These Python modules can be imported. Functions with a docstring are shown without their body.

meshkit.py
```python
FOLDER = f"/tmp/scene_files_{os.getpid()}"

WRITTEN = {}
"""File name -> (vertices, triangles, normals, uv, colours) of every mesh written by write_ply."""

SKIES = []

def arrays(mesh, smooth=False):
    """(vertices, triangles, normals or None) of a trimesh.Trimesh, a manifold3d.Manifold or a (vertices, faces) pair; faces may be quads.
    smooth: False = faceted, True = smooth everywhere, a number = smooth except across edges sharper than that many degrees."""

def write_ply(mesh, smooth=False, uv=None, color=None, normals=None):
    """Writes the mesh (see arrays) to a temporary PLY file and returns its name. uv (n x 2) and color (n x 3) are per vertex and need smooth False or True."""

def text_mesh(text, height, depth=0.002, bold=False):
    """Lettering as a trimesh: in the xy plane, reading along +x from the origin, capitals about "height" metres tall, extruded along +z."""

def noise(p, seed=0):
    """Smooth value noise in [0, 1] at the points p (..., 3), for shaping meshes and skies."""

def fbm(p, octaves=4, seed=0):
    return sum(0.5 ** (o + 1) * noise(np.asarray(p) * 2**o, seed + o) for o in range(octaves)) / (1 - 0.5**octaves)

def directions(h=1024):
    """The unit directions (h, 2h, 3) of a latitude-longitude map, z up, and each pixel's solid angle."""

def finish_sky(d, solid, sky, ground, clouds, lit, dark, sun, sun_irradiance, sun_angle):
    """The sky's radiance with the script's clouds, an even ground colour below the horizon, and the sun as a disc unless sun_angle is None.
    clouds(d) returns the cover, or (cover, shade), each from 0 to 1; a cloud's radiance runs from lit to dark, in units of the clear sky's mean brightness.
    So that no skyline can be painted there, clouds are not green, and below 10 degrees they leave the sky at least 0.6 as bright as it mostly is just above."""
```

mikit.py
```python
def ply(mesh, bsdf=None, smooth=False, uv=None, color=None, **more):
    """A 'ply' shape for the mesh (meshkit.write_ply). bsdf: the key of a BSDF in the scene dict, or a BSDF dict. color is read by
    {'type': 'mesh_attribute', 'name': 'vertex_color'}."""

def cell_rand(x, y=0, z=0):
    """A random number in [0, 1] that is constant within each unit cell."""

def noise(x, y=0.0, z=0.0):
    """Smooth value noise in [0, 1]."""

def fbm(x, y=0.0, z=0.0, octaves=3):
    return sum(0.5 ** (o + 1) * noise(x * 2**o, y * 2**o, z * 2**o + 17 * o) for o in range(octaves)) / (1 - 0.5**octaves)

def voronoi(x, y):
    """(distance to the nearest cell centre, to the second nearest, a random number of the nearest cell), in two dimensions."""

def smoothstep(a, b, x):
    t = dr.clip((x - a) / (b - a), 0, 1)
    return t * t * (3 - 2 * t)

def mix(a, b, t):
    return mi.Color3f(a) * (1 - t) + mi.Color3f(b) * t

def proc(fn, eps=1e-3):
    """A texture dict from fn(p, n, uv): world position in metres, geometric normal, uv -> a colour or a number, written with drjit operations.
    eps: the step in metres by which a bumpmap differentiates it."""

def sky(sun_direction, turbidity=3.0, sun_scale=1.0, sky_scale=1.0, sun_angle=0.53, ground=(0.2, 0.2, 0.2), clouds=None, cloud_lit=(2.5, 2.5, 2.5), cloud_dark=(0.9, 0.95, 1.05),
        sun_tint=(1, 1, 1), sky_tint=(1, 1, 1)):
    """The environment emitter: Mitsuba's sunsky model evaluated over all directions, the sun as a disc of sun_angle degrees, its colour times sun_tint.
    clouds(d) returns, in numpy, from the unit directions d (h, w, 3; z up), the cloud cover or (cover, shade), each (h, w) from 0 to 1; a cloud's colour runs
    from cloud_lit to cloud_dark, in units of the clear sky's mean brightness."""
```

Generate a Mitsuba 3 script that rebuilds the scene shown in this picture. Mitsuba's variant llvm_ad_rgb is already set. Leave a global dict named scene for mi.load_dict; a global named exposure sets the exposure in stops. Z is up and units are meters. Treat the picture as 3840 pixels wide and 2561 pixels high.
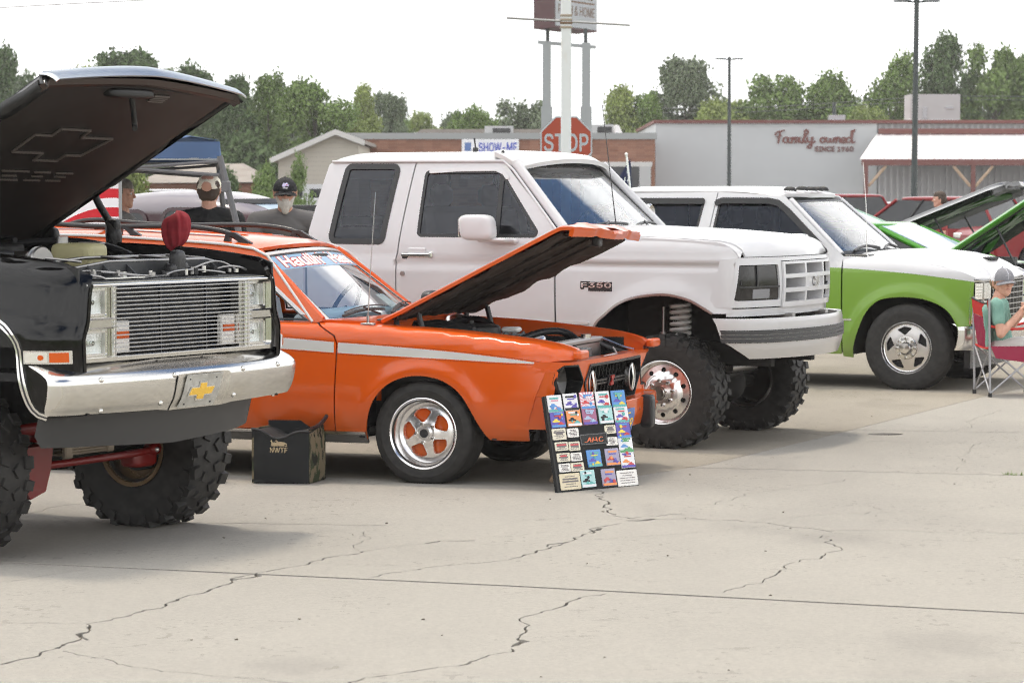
import math, random
import numpy as np, trimesh, shapely, manifold3d as m3
import mitsuba as mi, drjit as dr
import mikit, meshkit
from shapely.geometry import Polygon, LineString, Point, box
from shapely import affinity
from mikit import noise, fbm, voronoi, cell_rand, smoothstep, mix
T = mi.ScalarTransform4f
rng = np.random.default_rng(7)
random.seed(7)

# ------------------------------------------------------------ camera, sky, exposure
PITCH = math.radians(3.0025)
EYE = [0.0, 0.0, 1.70]
scene = {'camera': {'type': 'thinlens', 'fov': 20.92, 'fov_axis': 'x', 'aperture_radius': 0.006, 'focus_distance': 16.0, 'near_clip': 0.5, 'far_clip': 3000.0,
                    'to_world': T().look_at(origin=EYE, target=[0, math.cos(PITCH), 1.70 - math.sin(PITCH)], up=[0, 0, 1])}}
SUN = (-0.13, 0.24, 0.96)


def clouds(d):
    q = d / np.maximum(d[..., 2:3], 0.08)
    n = meshkit.fbm(np.stack([q[..., 0] * 0.9 + 3.1, q[..., 1] * 0.9 + 1.7, q[..., 2] * 0], -1), 5, 3)
    el = d[..., 2]
    h = d[..., 1] / np.maximum(np.hypot(d[..., 0], d[..., 1]), 1e-6)
    cover = np.clip((n - 0.40 - 0.02 * np.clip(.35 - h, 0, 1) + 0.42 * np.clip(1.25 - el / 0.5, 0, 1)) / 0.13, 0, 1)
    shade = np.clip((meshkit.fbm(q * 1.3 + 9, 4, 8) - 0.42) * 2.2, 0, 0.8) * np.clip((el - .12) / .3, 0, 1)
    return cover, shade


scene['sky'] = mikit.sky(SUN, turbidity=3.2, sun_scale=0.40, sun_angle=7.0, sun_tint=(.95, 1.0, 1.04), clouds=clouds, cloud_lit=(5.4, 5.4, 5.4), cloud_dark=(2.3, 2.35, 2.5))
exposure = 1.68

labels = {}
used = {}


def numbered(k):
    n = used.get(k, 0)
    used[k] = n + 1
    return k if n == 0 else f'{k}_{n:03d}'


# ------------------------------------------------------------ materials
def two(b):
    return {'type': 'twosided', 'bsdf': b}


def rgb(*c):
    return {'type': 'rgb', 'value': list(c[0]) if len(c) == 1 else list(c)}


def mat(name, col, rough=0.5, metal=0.0, spec=0.5, **k):
    scene['m_' + name] = two({'type': 'principled', 'base_color': col if isinstance(col, dict) else rgb(col), 'roughness': rough, 'metallic': metal, 'specular': spec, **k})
    return 'm_' + name


def gloss(name, col, alpha=0.02, ior=1.5):
    scene['m_' + name] = two({'type': 'roughplastic', 'diffuse_reflectance': col if isinstance(col, dict) else rgb(col), 'alpha': alpha, 'int_ior': ior, 'nonlinear': True, 'distribution': 'ggx'})
    return 'm_' + name


def glass(name, tint, ior=1.5, refl=(1, 1, 1)):
    scene['m_' + name] = {'type': 'thindielectric', 'int_ior': ior, 'specular_transmittance': rgb(tint), 'specular_reflectance': rgb(refl)}
    return 'm_' + name


def dusty(col, dust, lo, hi):
    """paint with road dust low down"""
    return mikit.proc(lambda p, n, uv: mix(col, dust, smoothstep(hi, lo, p.z + 0.15 * (fbm(p.x * 4, p.y * 4, p.z * 4) - .5)) * 0.5))


gloss('white', dusty((.80, .80, .81), (.60, .56, .50), 0.62, 0.95), .03)
gloss('whiteroof', (.82, .82, .82), .06)
gloss('orange', dusty((.82, .205, .022), (.60, .20, .06), 0.22, 0.5), .02, 1.52)
gloss('orangedark', (.55, .10, .012), .12)
gloss('black', (.004, .004, .005), .015, 1.45)
gloss('blacksatin', (.012, .012, .013), .22)
gloss('green', dusty((.36, .56, .11), (.40, .46, .2), 0.3, 0.6), .03)
gloss('lime', (.10, .45, .02), .03)
gloss('maroon', (.075, .008, .018), .02, 1.6)
gloss('redpaint', (.42, .02, .025), .04)
gloss('silver', (.45, .46, .48), .05)
gloss('redchassis', (.36, .018, .014), .12)
gloss('amber', (.80, .20, .01), .05)
gloss('redlens', (.5, .01, .01), .05)
gloss('smoke', (.045, .042, .042), .02)
gloss('signred', (.62, .115, .045), .25)
gloss('signmaroon', (.13, .014, .022), .2)
gloss('signwhite', (.70, .72, .74), .25)
mat('rubber', mikit.proc(lambda p, n, uv: mix((.016, .016, .017), (.045, .042, .038), fbm(p.x * 25, p.y * 25, p.z * 25) * .7)), .62, spec=.35)
mat('trim', (.018, .018, .02), .38)
mat('dark', (.010, .010, .011), .7)
mat('under', (.014, .013, .012), .8)
mat('hoodliner', mikit.proc(lambda p, n, uv: mix((.016, .013, .011), (.035, .027, .022), fbm(p.x * 9, p.y * 9, p.z * 9))), .8)
mat('hoodpaint', mikit.proc(lambda p, n, uv: mix((.016, .013, .012), (.024, .019, .017), fbm(p.x * 5, p.y * 5, p.z * 5))), .55)
mat('grey', (.20, .20, .21), .5)
mat('damgrey', (.040, .040, .041), .5)
mat('seat', (.16, .17, .18), .8)
mat('seatlight', (.40, .46, .50), .8)
mat('dash', (.06, .065, .07), .6)
mat('plastic_white', (.72, .72, .70), .4)
mat('reservoir', (.40, .37, .20), .4)
mat('alloy', (.80, .78, .76), .20, metal=1.0)
mat('steel', (.42, .41, .40), .38, metal=1.0)
mat('rust', (.16, .10, .05), .75)
mat('yellow', (.75, .55, .03), .5)
mat('gold', (.78, .48, .06), .35)
mat('cloth_red', mikit.proc(lambda p, n, uv: mix((.20, .012, .022), (.34, .03, .04), fbm(p.x * 14, p.y * 14, p.z * 40))), .9, sheen=.4)
mat('blue_canopy', (.065, .115, .22), .8)
mat('canopy_leg', (.12, .12, .125), .45)
mat('galv', (.30, .32, .32), .45, metal=.2)
mat('pole_white', mikit.proc(lambda p, n, uv: mix((.66, .68, .67), (.55, .50, .42), smoothstep(.62, .8, fbm(p.x * 6, p.y * 6, p.z * 2.5)))), .5)
mat('pole_dark', (.035, .045, .045), .45)
mat('brown', (.17, .10, .06), .7)
mat('cream', (.70, .62, .44), .6)
mat('paper', (.82, .80, .76), .7)
mat('ink', (.02, .02, .025), .6)
mat('blueink', (.02, .05, .45), .6)
mat('plateblue', (.10, .18, .42), .5)
mat('flagred', (.55, .02, .03), .8)
mat('flagwhite', (.80, .80, .82), .8)
mat('flagblue', (.015, .02, .07), .8)
mat('skin', mikit.proc(lambda p, n, uv: mix((.50, .26, .18), (.60, .34, .25), fbm(p.x * 18, p.y * 18, p.z * 18))), .55)
mat('skinred', (.52, .25, .18), .55)
mat('hair', (.055, .035, .024), .7)
mat('hairgrey', mikit.proc(lambda p, n, uv: mix((.11, .09, .075), (.30, .27, .24), fbm(p.x * 90, p.y * 90, p.z * 30))), .8)
mat('beard', mikit.proc(lambda p, n, uv: mix((.42, .39, .35), (.62, .59, .54), fbm(p.x * 90, p.y * 90, p.z * 40))), .8)
mat('cap_tan', (.76, .71, .60), .9)
mat('cap_black', (.010, .010, .012), .8)
mat('cap_grey', (.22, .22, .24), .85)
mat('mesh_white', (.72, .72, .76), .85)
mat('tee_black', (.010, .011, .012), .9)
mat('tee_grey', (.13, .125, .125), .9)
mat('tee_green', mikit.proc(lambda p, n, uv: mix((.13, .27, .22), (.22, .38, .32), fbm(p.x * 14, p.y * 14, p.z * 9))), .9)
mat('shorts', (.52, .50, .48), .9)
mat('chair_red', (.48, .03, .025), .8)
mat('chair_mesh', (.28, .025, .06), .85)
mat('camo', mikit.proc(lambda p, n, uv: mix(mix((.04, .05, .025), (.16, .13, .08), smoothstep(.45, .55, fbm(p.x * 22, p.y * 22, p.z * 9))), (.02, .02, .015), smoothstep(.6, .64, fbm(p.x * 30 + 7, p.y * 30, p.z * 14)))), .9)
mat('coolerblack', (.014, .015, .016), .85)
scene['m_chrome'] = two({'type': 'roughconductor', 'material': 'Ag', 'alpha': .02, 'distribution': 'ggx', 'specular_reflectance': rgb(.80, .80, .81)})
scene['m_lens'] = two({'type': 'roughconductor', 'material': 'Ag', 'alpha': .14, 'specular_reflectance': rgb(.85, .85, .84)})
scene['m_polish'] = two({'type': 'roughconductor', 'material': 'Al', 'alpha': .05, 'distribution': 'ggx', 'specular_reflectance': rgb(.95, .95, .95)})
glass('windshield', (.80, .91, .95), 2.4)
glass('windshield_tint', (.62, .72, .74), 1.85)
glass('tint', (.030, .036, .048), 1.5, (.6, .62, .68))
glass('tint_dark', (.008, .010, .014), 1.5, (.26, .29, .36))
glass('clear', (.93, .95, .95), 1.5)


# ------------------------------------------------------------ mesh helpers
def tess(poly, res):
    """fine grid triangulation of a shapely polygon"""
    x0, y0, x1, y1 = poly.bounds
    nx, ny = max(1, math.ceil((x1 - x0) / res)), max(1, math.ceil((y1 - y0) / res))
    xs, ys = np.linspace(x0, x1, nx + 1), np.linspace(y0, y1, ny + 1)
    bx = shapely.box(*[a.ravel() for a in np.broadcast_arrays(xs[:-1, None], ys[None, :-1], xs[1:, None], ys[None, 1:])])
    shapely.prepare(poly)
    ins = shapely.contains_properly(poly, bx)
    V, Fc = [], []
    n = 0
    for c in bx[ins]:
        a, b, cc, d = c.bounds
        V.append([[a, b], [cc, b], [cc, d], [a, d]])
        Fc.append([[n, n + 1, n + 2], [n, n + 2, n + 3]])
        n += 4
    rest = bx[~ins]
    for g in shapely.intersection(poly, rest[shapely.intersects(poly, rest)]):
        for q in getattr(g, 'geoms', [g]):
            if q.geom_type != 'Polygon' or q.area < 1e-9:
                continue
            v, f = trimesh.creation.triangulate_polygon(q, engine='earcut')
            V.append(np.asarray(v)[:, :2])
            Fc.append(np.asarray(f) + n)
            n += len(v)
    V = np.vstack(V)
    F = np.vstack(Fc)
    u, idx = np.unique(np.round(V, 6), axis=0, return_inverse=True)
    F = idx.ravel()[F]
    F = F[(F[:, 0] != F[:, 1]) & (F[:, 1] != F[:, 2]) & (F[:, 0] != F[:, 2])]
    e1, e2 = u[F[:, 1]] - u[F[:, 0]], u[F[:, 2]] - u[F[:, 0]]
    cr = e1[:, 0] * e2[:, 1] - e1[:, 1] * e2[:, 0]
    F = F[np.abs(cr) > 1e-12]
    cr = cr[np.abs(cr) > 1e-12]
    F[cr < 0] = F[cr < 0][:, ::-1]
    return u, F


def panel(poly, S, out, t=0.02, res=0.06, off=0.0, h=2e-3):
    """sheet of the surface S(u, v) over a polygon of (u, v), t thick, its normals from the surface itself"""
    if not isinstance(poly, (Polygon, shapely.MultiPolygon)):
        poly = Polygon(poly)
    uv, F = tess(poly.buffer(0), res)
    u, v = uv[:, 0], uv[:, 1]
    P = S(u, v)
    N = np.cross(S(u + h, v) - S(u - h, v), S(u, v + h) - S(u, v - h))
    N /= np.linalg.norm(N, axis=1, keepdims=True) + 1e-12
    if (N @ np.asarray(out, float)).mean() < 0:
        N = -N
        F = F[:, ::-1]
    O = P + off * N
    if t == 0:
        return O, F, N
    I = O - t * N
    e = np.vstack([F[:, [0, 1]], F[:, [1, 2]], F[:, [2, 0]]])
    key = set(map(tuple, e))
    b = np.array([x for x in map(tuple, e) if (x[1], x[0]) not in key])
    a0, a1, b0, b1 = O[b[:, 0]], O[b[:, 1]], I[b[:, 0]], I[b[:, 1]]
    wn = np.cross(a1 - a0, b0 - a0)
    wn = -wn / (np.linalg.norm(wn, axis=1, keepdims=True) + 1e-12)
    n, k = len(O), len(b)
    W = np.vstack([a0, a1, b1, b0])
    j = np.arange(k) + 2 * n
    wf = np.vstack([np.stack([j, j + 3 * k, j + k], 1), np.stack([j + k, j + 3 * k, j + 2 * k], 1)])
    return np.vstack([O, I, W]), np.vstack([F, F[:, ::-1] + n, wf]), np.vstack([N, -N, wn, wn, wn, wn])


def mir(m):
    if isinstance(m, tuple):
        return m[0] * [1, -1, 1], m[1][:, ::-1], m[2] * [1, -1, 1]
    m = m.copy()
    m.apply_transform(np.diag([1., -1, 1, 1]))
    return m


def joinp(*ms):
    V, F, N, n = [], [], [], 0
    for v, f, k in ms:
        V.append(v); F.append(f + n); N.append(k); n += len(v)
    return np.vstack(V), np.vstack(F), np.vstack(N)


cat = trimesh.util.concatenate


def bx(cx, cy, cz, sx, sy, sz, bev=0.0):
    if bev <= 0:
        m = trimesh.creation.box((sx, sy, sz))
    else:
        bev = min(bev, .49 * min(sx, sy, sz))
        a = [trimesh.creation.box((sx, sy - 2 * bev, sz - 2 * bev)), trimesh.creation.box((sx - 2 * bev, sy, sz - 2 * bev)), trimesh.creation.box((sx - 2 * bev, sy - 2 * bev, sz))]
        m = trimesh.convex.convex_hull(np.vstack([q.vertices for q in a]))
    m.apply_translation((cx, cy, cz))
    return m


def rot(m, axis, deg, at=(0, 0, 0)):
    m.apply_transform(trimesh.transformations.rotation_matrix(math.radians(deg), axis, at))
    return m


def cylm(p0, p1, r, n=20, r1=None):
    p0, p1 = np.asarray(p0, float), np.asarray(p1, float)
    return tube([p0, p1], [r, r if r1 is None else r1], n)


def tube(pts, r, n=8, cap=True):
    p = np.asarray(pts, float)
    t = np.gradient(p, axis=0)
    t /= np.linalg.norm(t, axis=1, keepdims=True) + 1e-12
    ref = np.array([0, 0, 1.]) if abs(t[:, 2]).max() < .93 else np.array([1., 0, 0]) if abs(t[:, 0]).max() < .93 else np.array([0, 1., 0])
    a = np.cross(t, ref)
    a /= np.linalg.norm(a, axis=1, keepdims=True) + 1e-12
    b = np.cross(t, a)
    ang = np.arange(n) * 2 * np.pi / n
    rr = np.broadcast_to(r, (len(p),))[:, None, None]
    v = (p[:, None] + rr * (np.cos(ang)[None, :, None] * a[:, None] + np.sin(ang)[None, :, None] * b[:, None])).reshape(-1, 3)
    f = []
    for i in range(len(p) - 1):
        for j in range(n):
            k = (j + 1) % n
            f += [[i * n + j, (i + 1) * n + j, (i + 1) * n + k], [i * n + j, (i + 1) * n + k, i * n + k]]
    if cap:
        v = np.vstack([v, p[0], p[-1]])
        m = len(v)
        for j in range(n):
            k = (j + 1) % n
            f += [[m - 2, j, k], [m - 1, (len(p) - 1) * n + k, (len(p) - 1) * n + j]]
    return trimesh.Trimesh(v, f, process=False)


def smoothpath(pts, n=24):
    from scipy.interpolate import make_interp_spline
    p = np.asarray(pts, float)
    s = np.r_[0, np.cumsum(np.linalg.norm(np.diff(p, axis=0), axis=1))]
    return make_interp_spline(s, p, k=min(3, len(p) - 1))(np.linspace(0, s[-1], n))


def lathe(prof, n=48, axis='y'):
    """prof: list of (r, h) revolved about the axis; closed if first == last"""
    p = np.asarray(prof, float)
    ang = np.arange(n) * 2 * np.pi / n
    v = np.stack([p[:, None, 0] * np.cos(ang), np.broadcast_to(p[:, None, 1], (len(p), n)), p[:, None, 0] * np.sin(ang)], -1).reshape(-1, 3)
    f = []
    for i in range(len(p) - 1):
        for j in range(n):
            k = (j + 1) % n
            f += [[i * n + j, (i + 1) * n + j, (i + 1) * n + k], [i * n + j, (i + 1) * n + k, i * n + k]]
    m = trimesh.Trimesh(v, f, process=False)
    if axis == 'z':
        m.vertices = m.vertices[:, [0, 2, 1]]
        m.invert()
    if axis == 'x':
        m.vertices = m.vertices[:, [1, 0, 2]]
        m.invert()
    return m


def extr(poly, d, plane='xz', at=0.0):
    """polygon extruded by d; plane xz: (x, z) -> y from at to at + d; yz: (y, z) -> x; xy: z"""
    m = cat([trimesh.creation.extrude_polygon(g, d, engine='earcut') for g in getattr(poly, 'geoms', [poly])])
    v = m.vertices.copy()
    if plane == 'xz':
        m.vertices = np.stack([v[:, 0], v[:, 2] + at, v[:, 1]], 1); m.invert()
    elif plane == 'yz':
        m.vertices = np.stack([v[:, 2] + at, v[:, 0], v[:, 1]], 1)
    else:
        m.vertices = v + [0, 0, at]
    return m


def rpoly(pts, r):
    """rounded polygon"""
    return Polygon(pts).buffer(-r).buffer(r, quad_segs=6)


def sphere(c, r, sub=2):
    m = trimesh.creation.icosphere(subdivisions=sub)
    m.apply_scale(r)
    m.apply_translation(c)
    return m


def pch(pts):
    from scipy.interpolate import PchipInterpolator
    a = np.asarray(pts, float)
    f = PchipInterpolator(a[:, 0], a[:, 1])
    return lambda x: f(np.clip(x, a[0, 0], a[-1, 0]))


def textpoly(txt, h, bold=False):
    """outline of the lettering as a flat shapely polygon, from the helper's mesh"""
    m = meshkit.text_mesh(txt, h, 0.01, bold)
    top = m.triangles[(m.face_normals[:, 2] > .9)][:, :, :2]
    return shapely.union_all([Polygon(t).buffer(1e-5) for t in top])


def rbx(cx, cy, cz, sx, sy, sz, p=.45, sub=3):
    """soft-cornered box: a superellipsoid"""
    m = trimesh.creation.icosphere(subdivisions=sub)
    v = m.vertices
    v = np.sign(v) * np.abs(v) ** p
    m.vertices = v * [sx / 2, sy / 2, sz / 2] + [cx, cy, cz]
    return m


class Thing:
    def __init__(s, name, label=None, cate=None, group=None, o=(0, 0, 0), h=0.0, kind=None, sc=1.0):
        s.k = numbered(name)
        s.M = T().translate(list(map(float, o))).rotate([0, 0, 1], h).scale(sc)
        d = {}
        if label: d['label'] = label
        if cate: d['category'] = cate
        if group: d['group'] = group
        if kind: d['kind'] = kind
        labels[s.k] = d

    def add(s, part, mesh, m, smooth=False, under=None, label=None, kind=None):
        k = s.k if part is None else numbered((under or s.k) + '__' + part)
        bs = {'type': 'ref', 'id': m if m.startswith('m_') else 'm_' + m}
        if isinstance(mesh, dict):
            d = {**mesh, 'bsdf': bs, 'to_world': s.M}
        elif isinstance(mesh, tuple) and len(mesh) == 3:
            path = meshkit.write_ply((mesh[0], mesh[1]), False, normals=mesh[2])
            d = {'type': 'ply', 'filename': path, 'face_normals': False, 'bsdf': bs, 'to_world': s.M}
        else:
            d = mikit.ply(mesh, None, smooth=smooth, to_world=s.M)
            d['bsdf'] = bs
        scene[k] = d
        if label or kind:
            labels[k] = {**labels.get(k, {}), **({'label': label} if label else {}), **({'kind': kind} if kind else {})}
        return k


def struct(name, mesh, m, smooth=False, label=None, kind='structure'):
    t = Thing(name, label, kind=kind)
    t.add(None, mesh, m, smooth)
    return t


# ------------------------------------------------------------ ground
def concrete(base, dark, wet):
    def f(p, n, uv):
        a = fbm(p.x * .55 + 3, p.y * .55, octaves=4)
        b = fbm(p.x * 2.6, p.y * 1.6 + 9, octaves=4)
        c = noise(p.x * 70, p.y * 70) * .5 + noise(p.x * 160, p.y * 160) * .5
        col = mix(base, dark, smoothstep(.38, .75, a) * .55 + (b - .5) * .5)
        col = mix(col, wet, smoothstep(.63, .80, fbm(p.x * 1.3 + 20, p.y * .8 + 4, octaves=4)) * .35)
        speck = smoothstep(.80, .86, noise(p.x * 33 + 5, p.y * 33)) * smoothstep(.5, .7, noise(p.x * 3.1, p.y * 3.1))
        return mix(col * (.90 + .20 * c), (.10, .09, .08), speck * .22)
    return mikit.proc(f)


scene['m_concrete'] = {'type': 'bumpmap', 'arbitrary': mikit.proc(lambda p, n, uv: fbm(p.x * 45, p.y * 45, octaves=3), 2e-3), 'scale': .0022,
                       'bsdf': {'type': 'diffuse', 'reflectance': concrete((.355, .336, .302), (.295, .279, .254), (.235, .222, .206))}}
scene['m_concrete_old'] = {'type': 'bumpmap', 'arbitrary': mikit.proc(lambda p, n, uv: fbm(p.x * 40, p.y * 40, octaves=3), 2e-3), 'scale': .003,
                           'bsdf': {'type': 'diffuse', 'reflectance': concrete((.325, .297, .252), (.272, .247, .21), (.215, .194, .167))}}
mat('crackdirt', mikit.proc(lambda p, n, uv: mix((.06, .052, .044), (.13, .115, .09), fbm(p.x * 9, p.y * 9))), .95)
mat('asphalt', mikit.proc(lambda p, n, uv: mix((.13, .13, .128), (.20, .195, .185), fbm(p.x * .5, p.y * .5))), .9)
mat('grass', mikit.proc(lambda p, n, uv: mix((.05, .085, .02), (.12, .15, .05), fbm(p.x * .4, p.y * .4))), .95)

struct('ground', (np.array([[-400, -60, -.03], [400, -60, -.03], [400, 520, -.03], [-400, 520, -.03]], float), np.array([[0, 1, 2], [0, 2, 3]])), 'grass')
lot = trimesh.creation.box((130, 128, .024))
lot.apply_translation((0, 92, -.018))
struct('parking_lot', lot, 'asphalt')
sub = trimesh.creation.box((60, 34, .01))
sub.apply_translation((0, 17, -.019))
pav = struct('pavement', sub, 'crackdirt')
CR = [(0.014,[(-1.86,10.01),(-1.79,10.14),(-1.69,10.34),(-1.66,10.53),(-1.67,10.76),(-1.68,10.95)]),(0.02,[(-1.67,10.76),(-1.66,10.6),(-1.63,10.57)]),(0.012,[(-1.68,10.95),(-1.64,11.06),(-1.52,11.24),(-1.45,11.51),(-1.35,11.76),(-1.26,12.03),(-1.23,12.27),(-1.18,12.4)]),(0.03,[(-1.24,12.23),(-1.19,12.38),(-1.15,12.43)]),(0.01,[(-1.15,12.43),(-1.02,12.65),(-0.94,12.82),(-0.9,12.9),(-0.72,13.22)]),(0.005,[(-2.04,10.97),(-1.87,11.0),(-1.7,10.98)]),(0.006,[(-1.68,10.31),(-1.55,10.17),(-1.35,9.95),(-1.17,9.82),(-0.97,9.75),(-0.76,9.62)]),(0.005,[(-2.26,12.15),(-2.1,12.34),(-1.94,12.59)]),(0.006,[(-2.61,14.76),(-2.51,15.13),(-2.38,15.31)]),(0.004,[(-0.72,13.22),(-0.78,13.46),(-0.71,13.72),(-0.76,13.99),(-0.67,14.13)]),(0.004,[(-0.72,13.22),(-0.58,13.38),(-0.42,13.53)]),(0.008,[(-0.64,12.3),(-0.54,12.46),(-0.35,12.67),(-0.15,12.82),(-0.0,12.94)]),(0.005,[(-0.19,13.71),(-0.0,13.86)]),(0.018,[(-0.42,13.53),(-0.35,13.62),(-0.19,13.64)]),(0.004,[(-0.19,13.53),(-0.0,13.42)]),(0.004,[(-0.93,12.82),(-0.65,12.73),(-0.35,12.67)]),(0.01,[(-0.57,9.62),(-0.47,9.77),(-0.21,9.96),(-0.11,10.14),(-0.03,10.29),(-0.0,10.36)]),(0.012,[(0.0,12.97),(0.1,13.13),(0.19,13.38),(0.26,13.55),(0.35,13.86),(0.43,14.13),(0.48,14.24),(0.57,14.36)]),(0.02,[(0.17,13.41),(0.26,13.55)]),(0.02,[(0.39,13.99),(0.45,14.15)]),(0.012,[(0.51,16.03),(0.52,15.68),(0.52,15.23),(0.53,14.86),(0.57,14.71),(0.62,14.59)]),(0.03,[(0.61,14.49),(0.65,14.51),(0.74,14.56)]),(0.012,[(0.62,14.59),(0.74,14.71),(0.89,14.79),(0.93,14.74)]),(0.01,[(0.74,14.56),(0.92,14.56),(1.24,14.46),(1.31,14.41),(1.43,14.22),(1.58,14.06),(1.62,13.99)]),(0.006,[(1.6,14.06),(1.89,14.06),(2.59,13.95)]),(0.008,[(1.56,13.86),(1.56,13.59),(1.58,13.26),(1.44,13.01),(1.32,12.86),(1.22,12.52),(1.13,12.27),(1.03,12.06),(0.91,11.85)]),(0.01,[(0.0,10.41),(0.02,10.52),(0.05,10.78),(0.06,11.01),(0.05,11.15),(0.13,11.3),(0.21,11.48),(0.3,11.67),(0.4,11.81)]),(0.02,[(0.01,10.44),(0.03,10.57)]),(0.004,[(1.04,15.21),(1.13,15.26),(1.35,15.79),(1.83,16.34),(2.0,16.59)]),(0.004,[(1.28,14.51),(1.63,14.76),(1.99,14.86),(2.36,14.97),(2.81,15.18)]),(0.004,[(0.38,13.68),(0.77,13.86),(1.12,14.13),(1.35,14.24)]),(0.004,[(1.92,15.23),(2.0,15.02),(1.85,14.76)]),(0.004,[(2.72,17.16),(2.85,17.39),(2.94,18.05),(3.06,18.52),(3.23,19.09)]),(0.004,[(3.26,20.07),(3.4,20.45),(3.46,20.95),(3.9,22.02)]),(0.005,[(1.91,18.92),(2.57,19.18),(3.54,19.09)]),(0.004,[(0.0,14.51),(0.34,14.56),(0.63,14.56)]),(0.004,[(0.0,13.81),(0.11,13.95),(0.25,14.04)])]
def jag(p, amp):
    p = np.asarray(p, float)
    s = np.r_[0, np.cumsum(np.linalg.norm(np.diff(p, axis=0), axis=1))]
    n = max(4, int(s[-1] / .035))
    t = np.linspace(0, s[-1], n)
    q = np.stack([np.interp(t, s, p[:, 0]), np.interp(t, s, p[:, 1])], 1)
    w = rng.normal(0, amp, (n, 2))
    w[1:-1] = (w[:-2] + w[1:-1] * 1.4 + w[2:]) / 2
    w[[0, -1]] = 0
    return q + w


cuts = []
for w, p in CR:
    q = jag(p, .010 + w * .5)
    for a, b in zip(q[:-1], q[1:]):
        cuts.append(LineString([a, b]).buffer(w * .60 * rng.uniform(.35, 1.25), quad_segs=1))
crackarea = shapely.union_all(cuts)
J1 = LineString([(-14, 16.93), (-2.38, 12.83), (-.02, 12.05), (2.09, 11.25), (14, 6.6)])
J3 = LineString([(-14, 18.0), (-2.57, 14.51), (-.65, 14.27)])
J3b = LineString([(1.09, 17.34), (3.12, 16.84), (14, 14.0)])
J4 = LineString([(-3, 21.6), (1.58, 20.06), (2.2, 19.79)])
J4b = LineString([(2.30, 19.99), (2.49, 20.13), (3.68, 19.9), (14, 18.0)])
BND = [(0.30, 16.35), (.72, 16.75), (1.24, 17.52), (2.24, 19.63), (3.05, 21.4), (4.1, 23.71), (9.5, 34.0)]
joints = shapely.union_all([J1.buffer(.019), J3.buffer(.006), J3b.buffer(.009), J4.buffer(.009), J4b.buffer(.008), LineString(BND).buffer(.004)])
old = Polygon(BND + [(-14, 34.0), (-14, 19.4), (-3, 17.2)])
whole = box(-14, 4, 14, 34)
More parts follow.
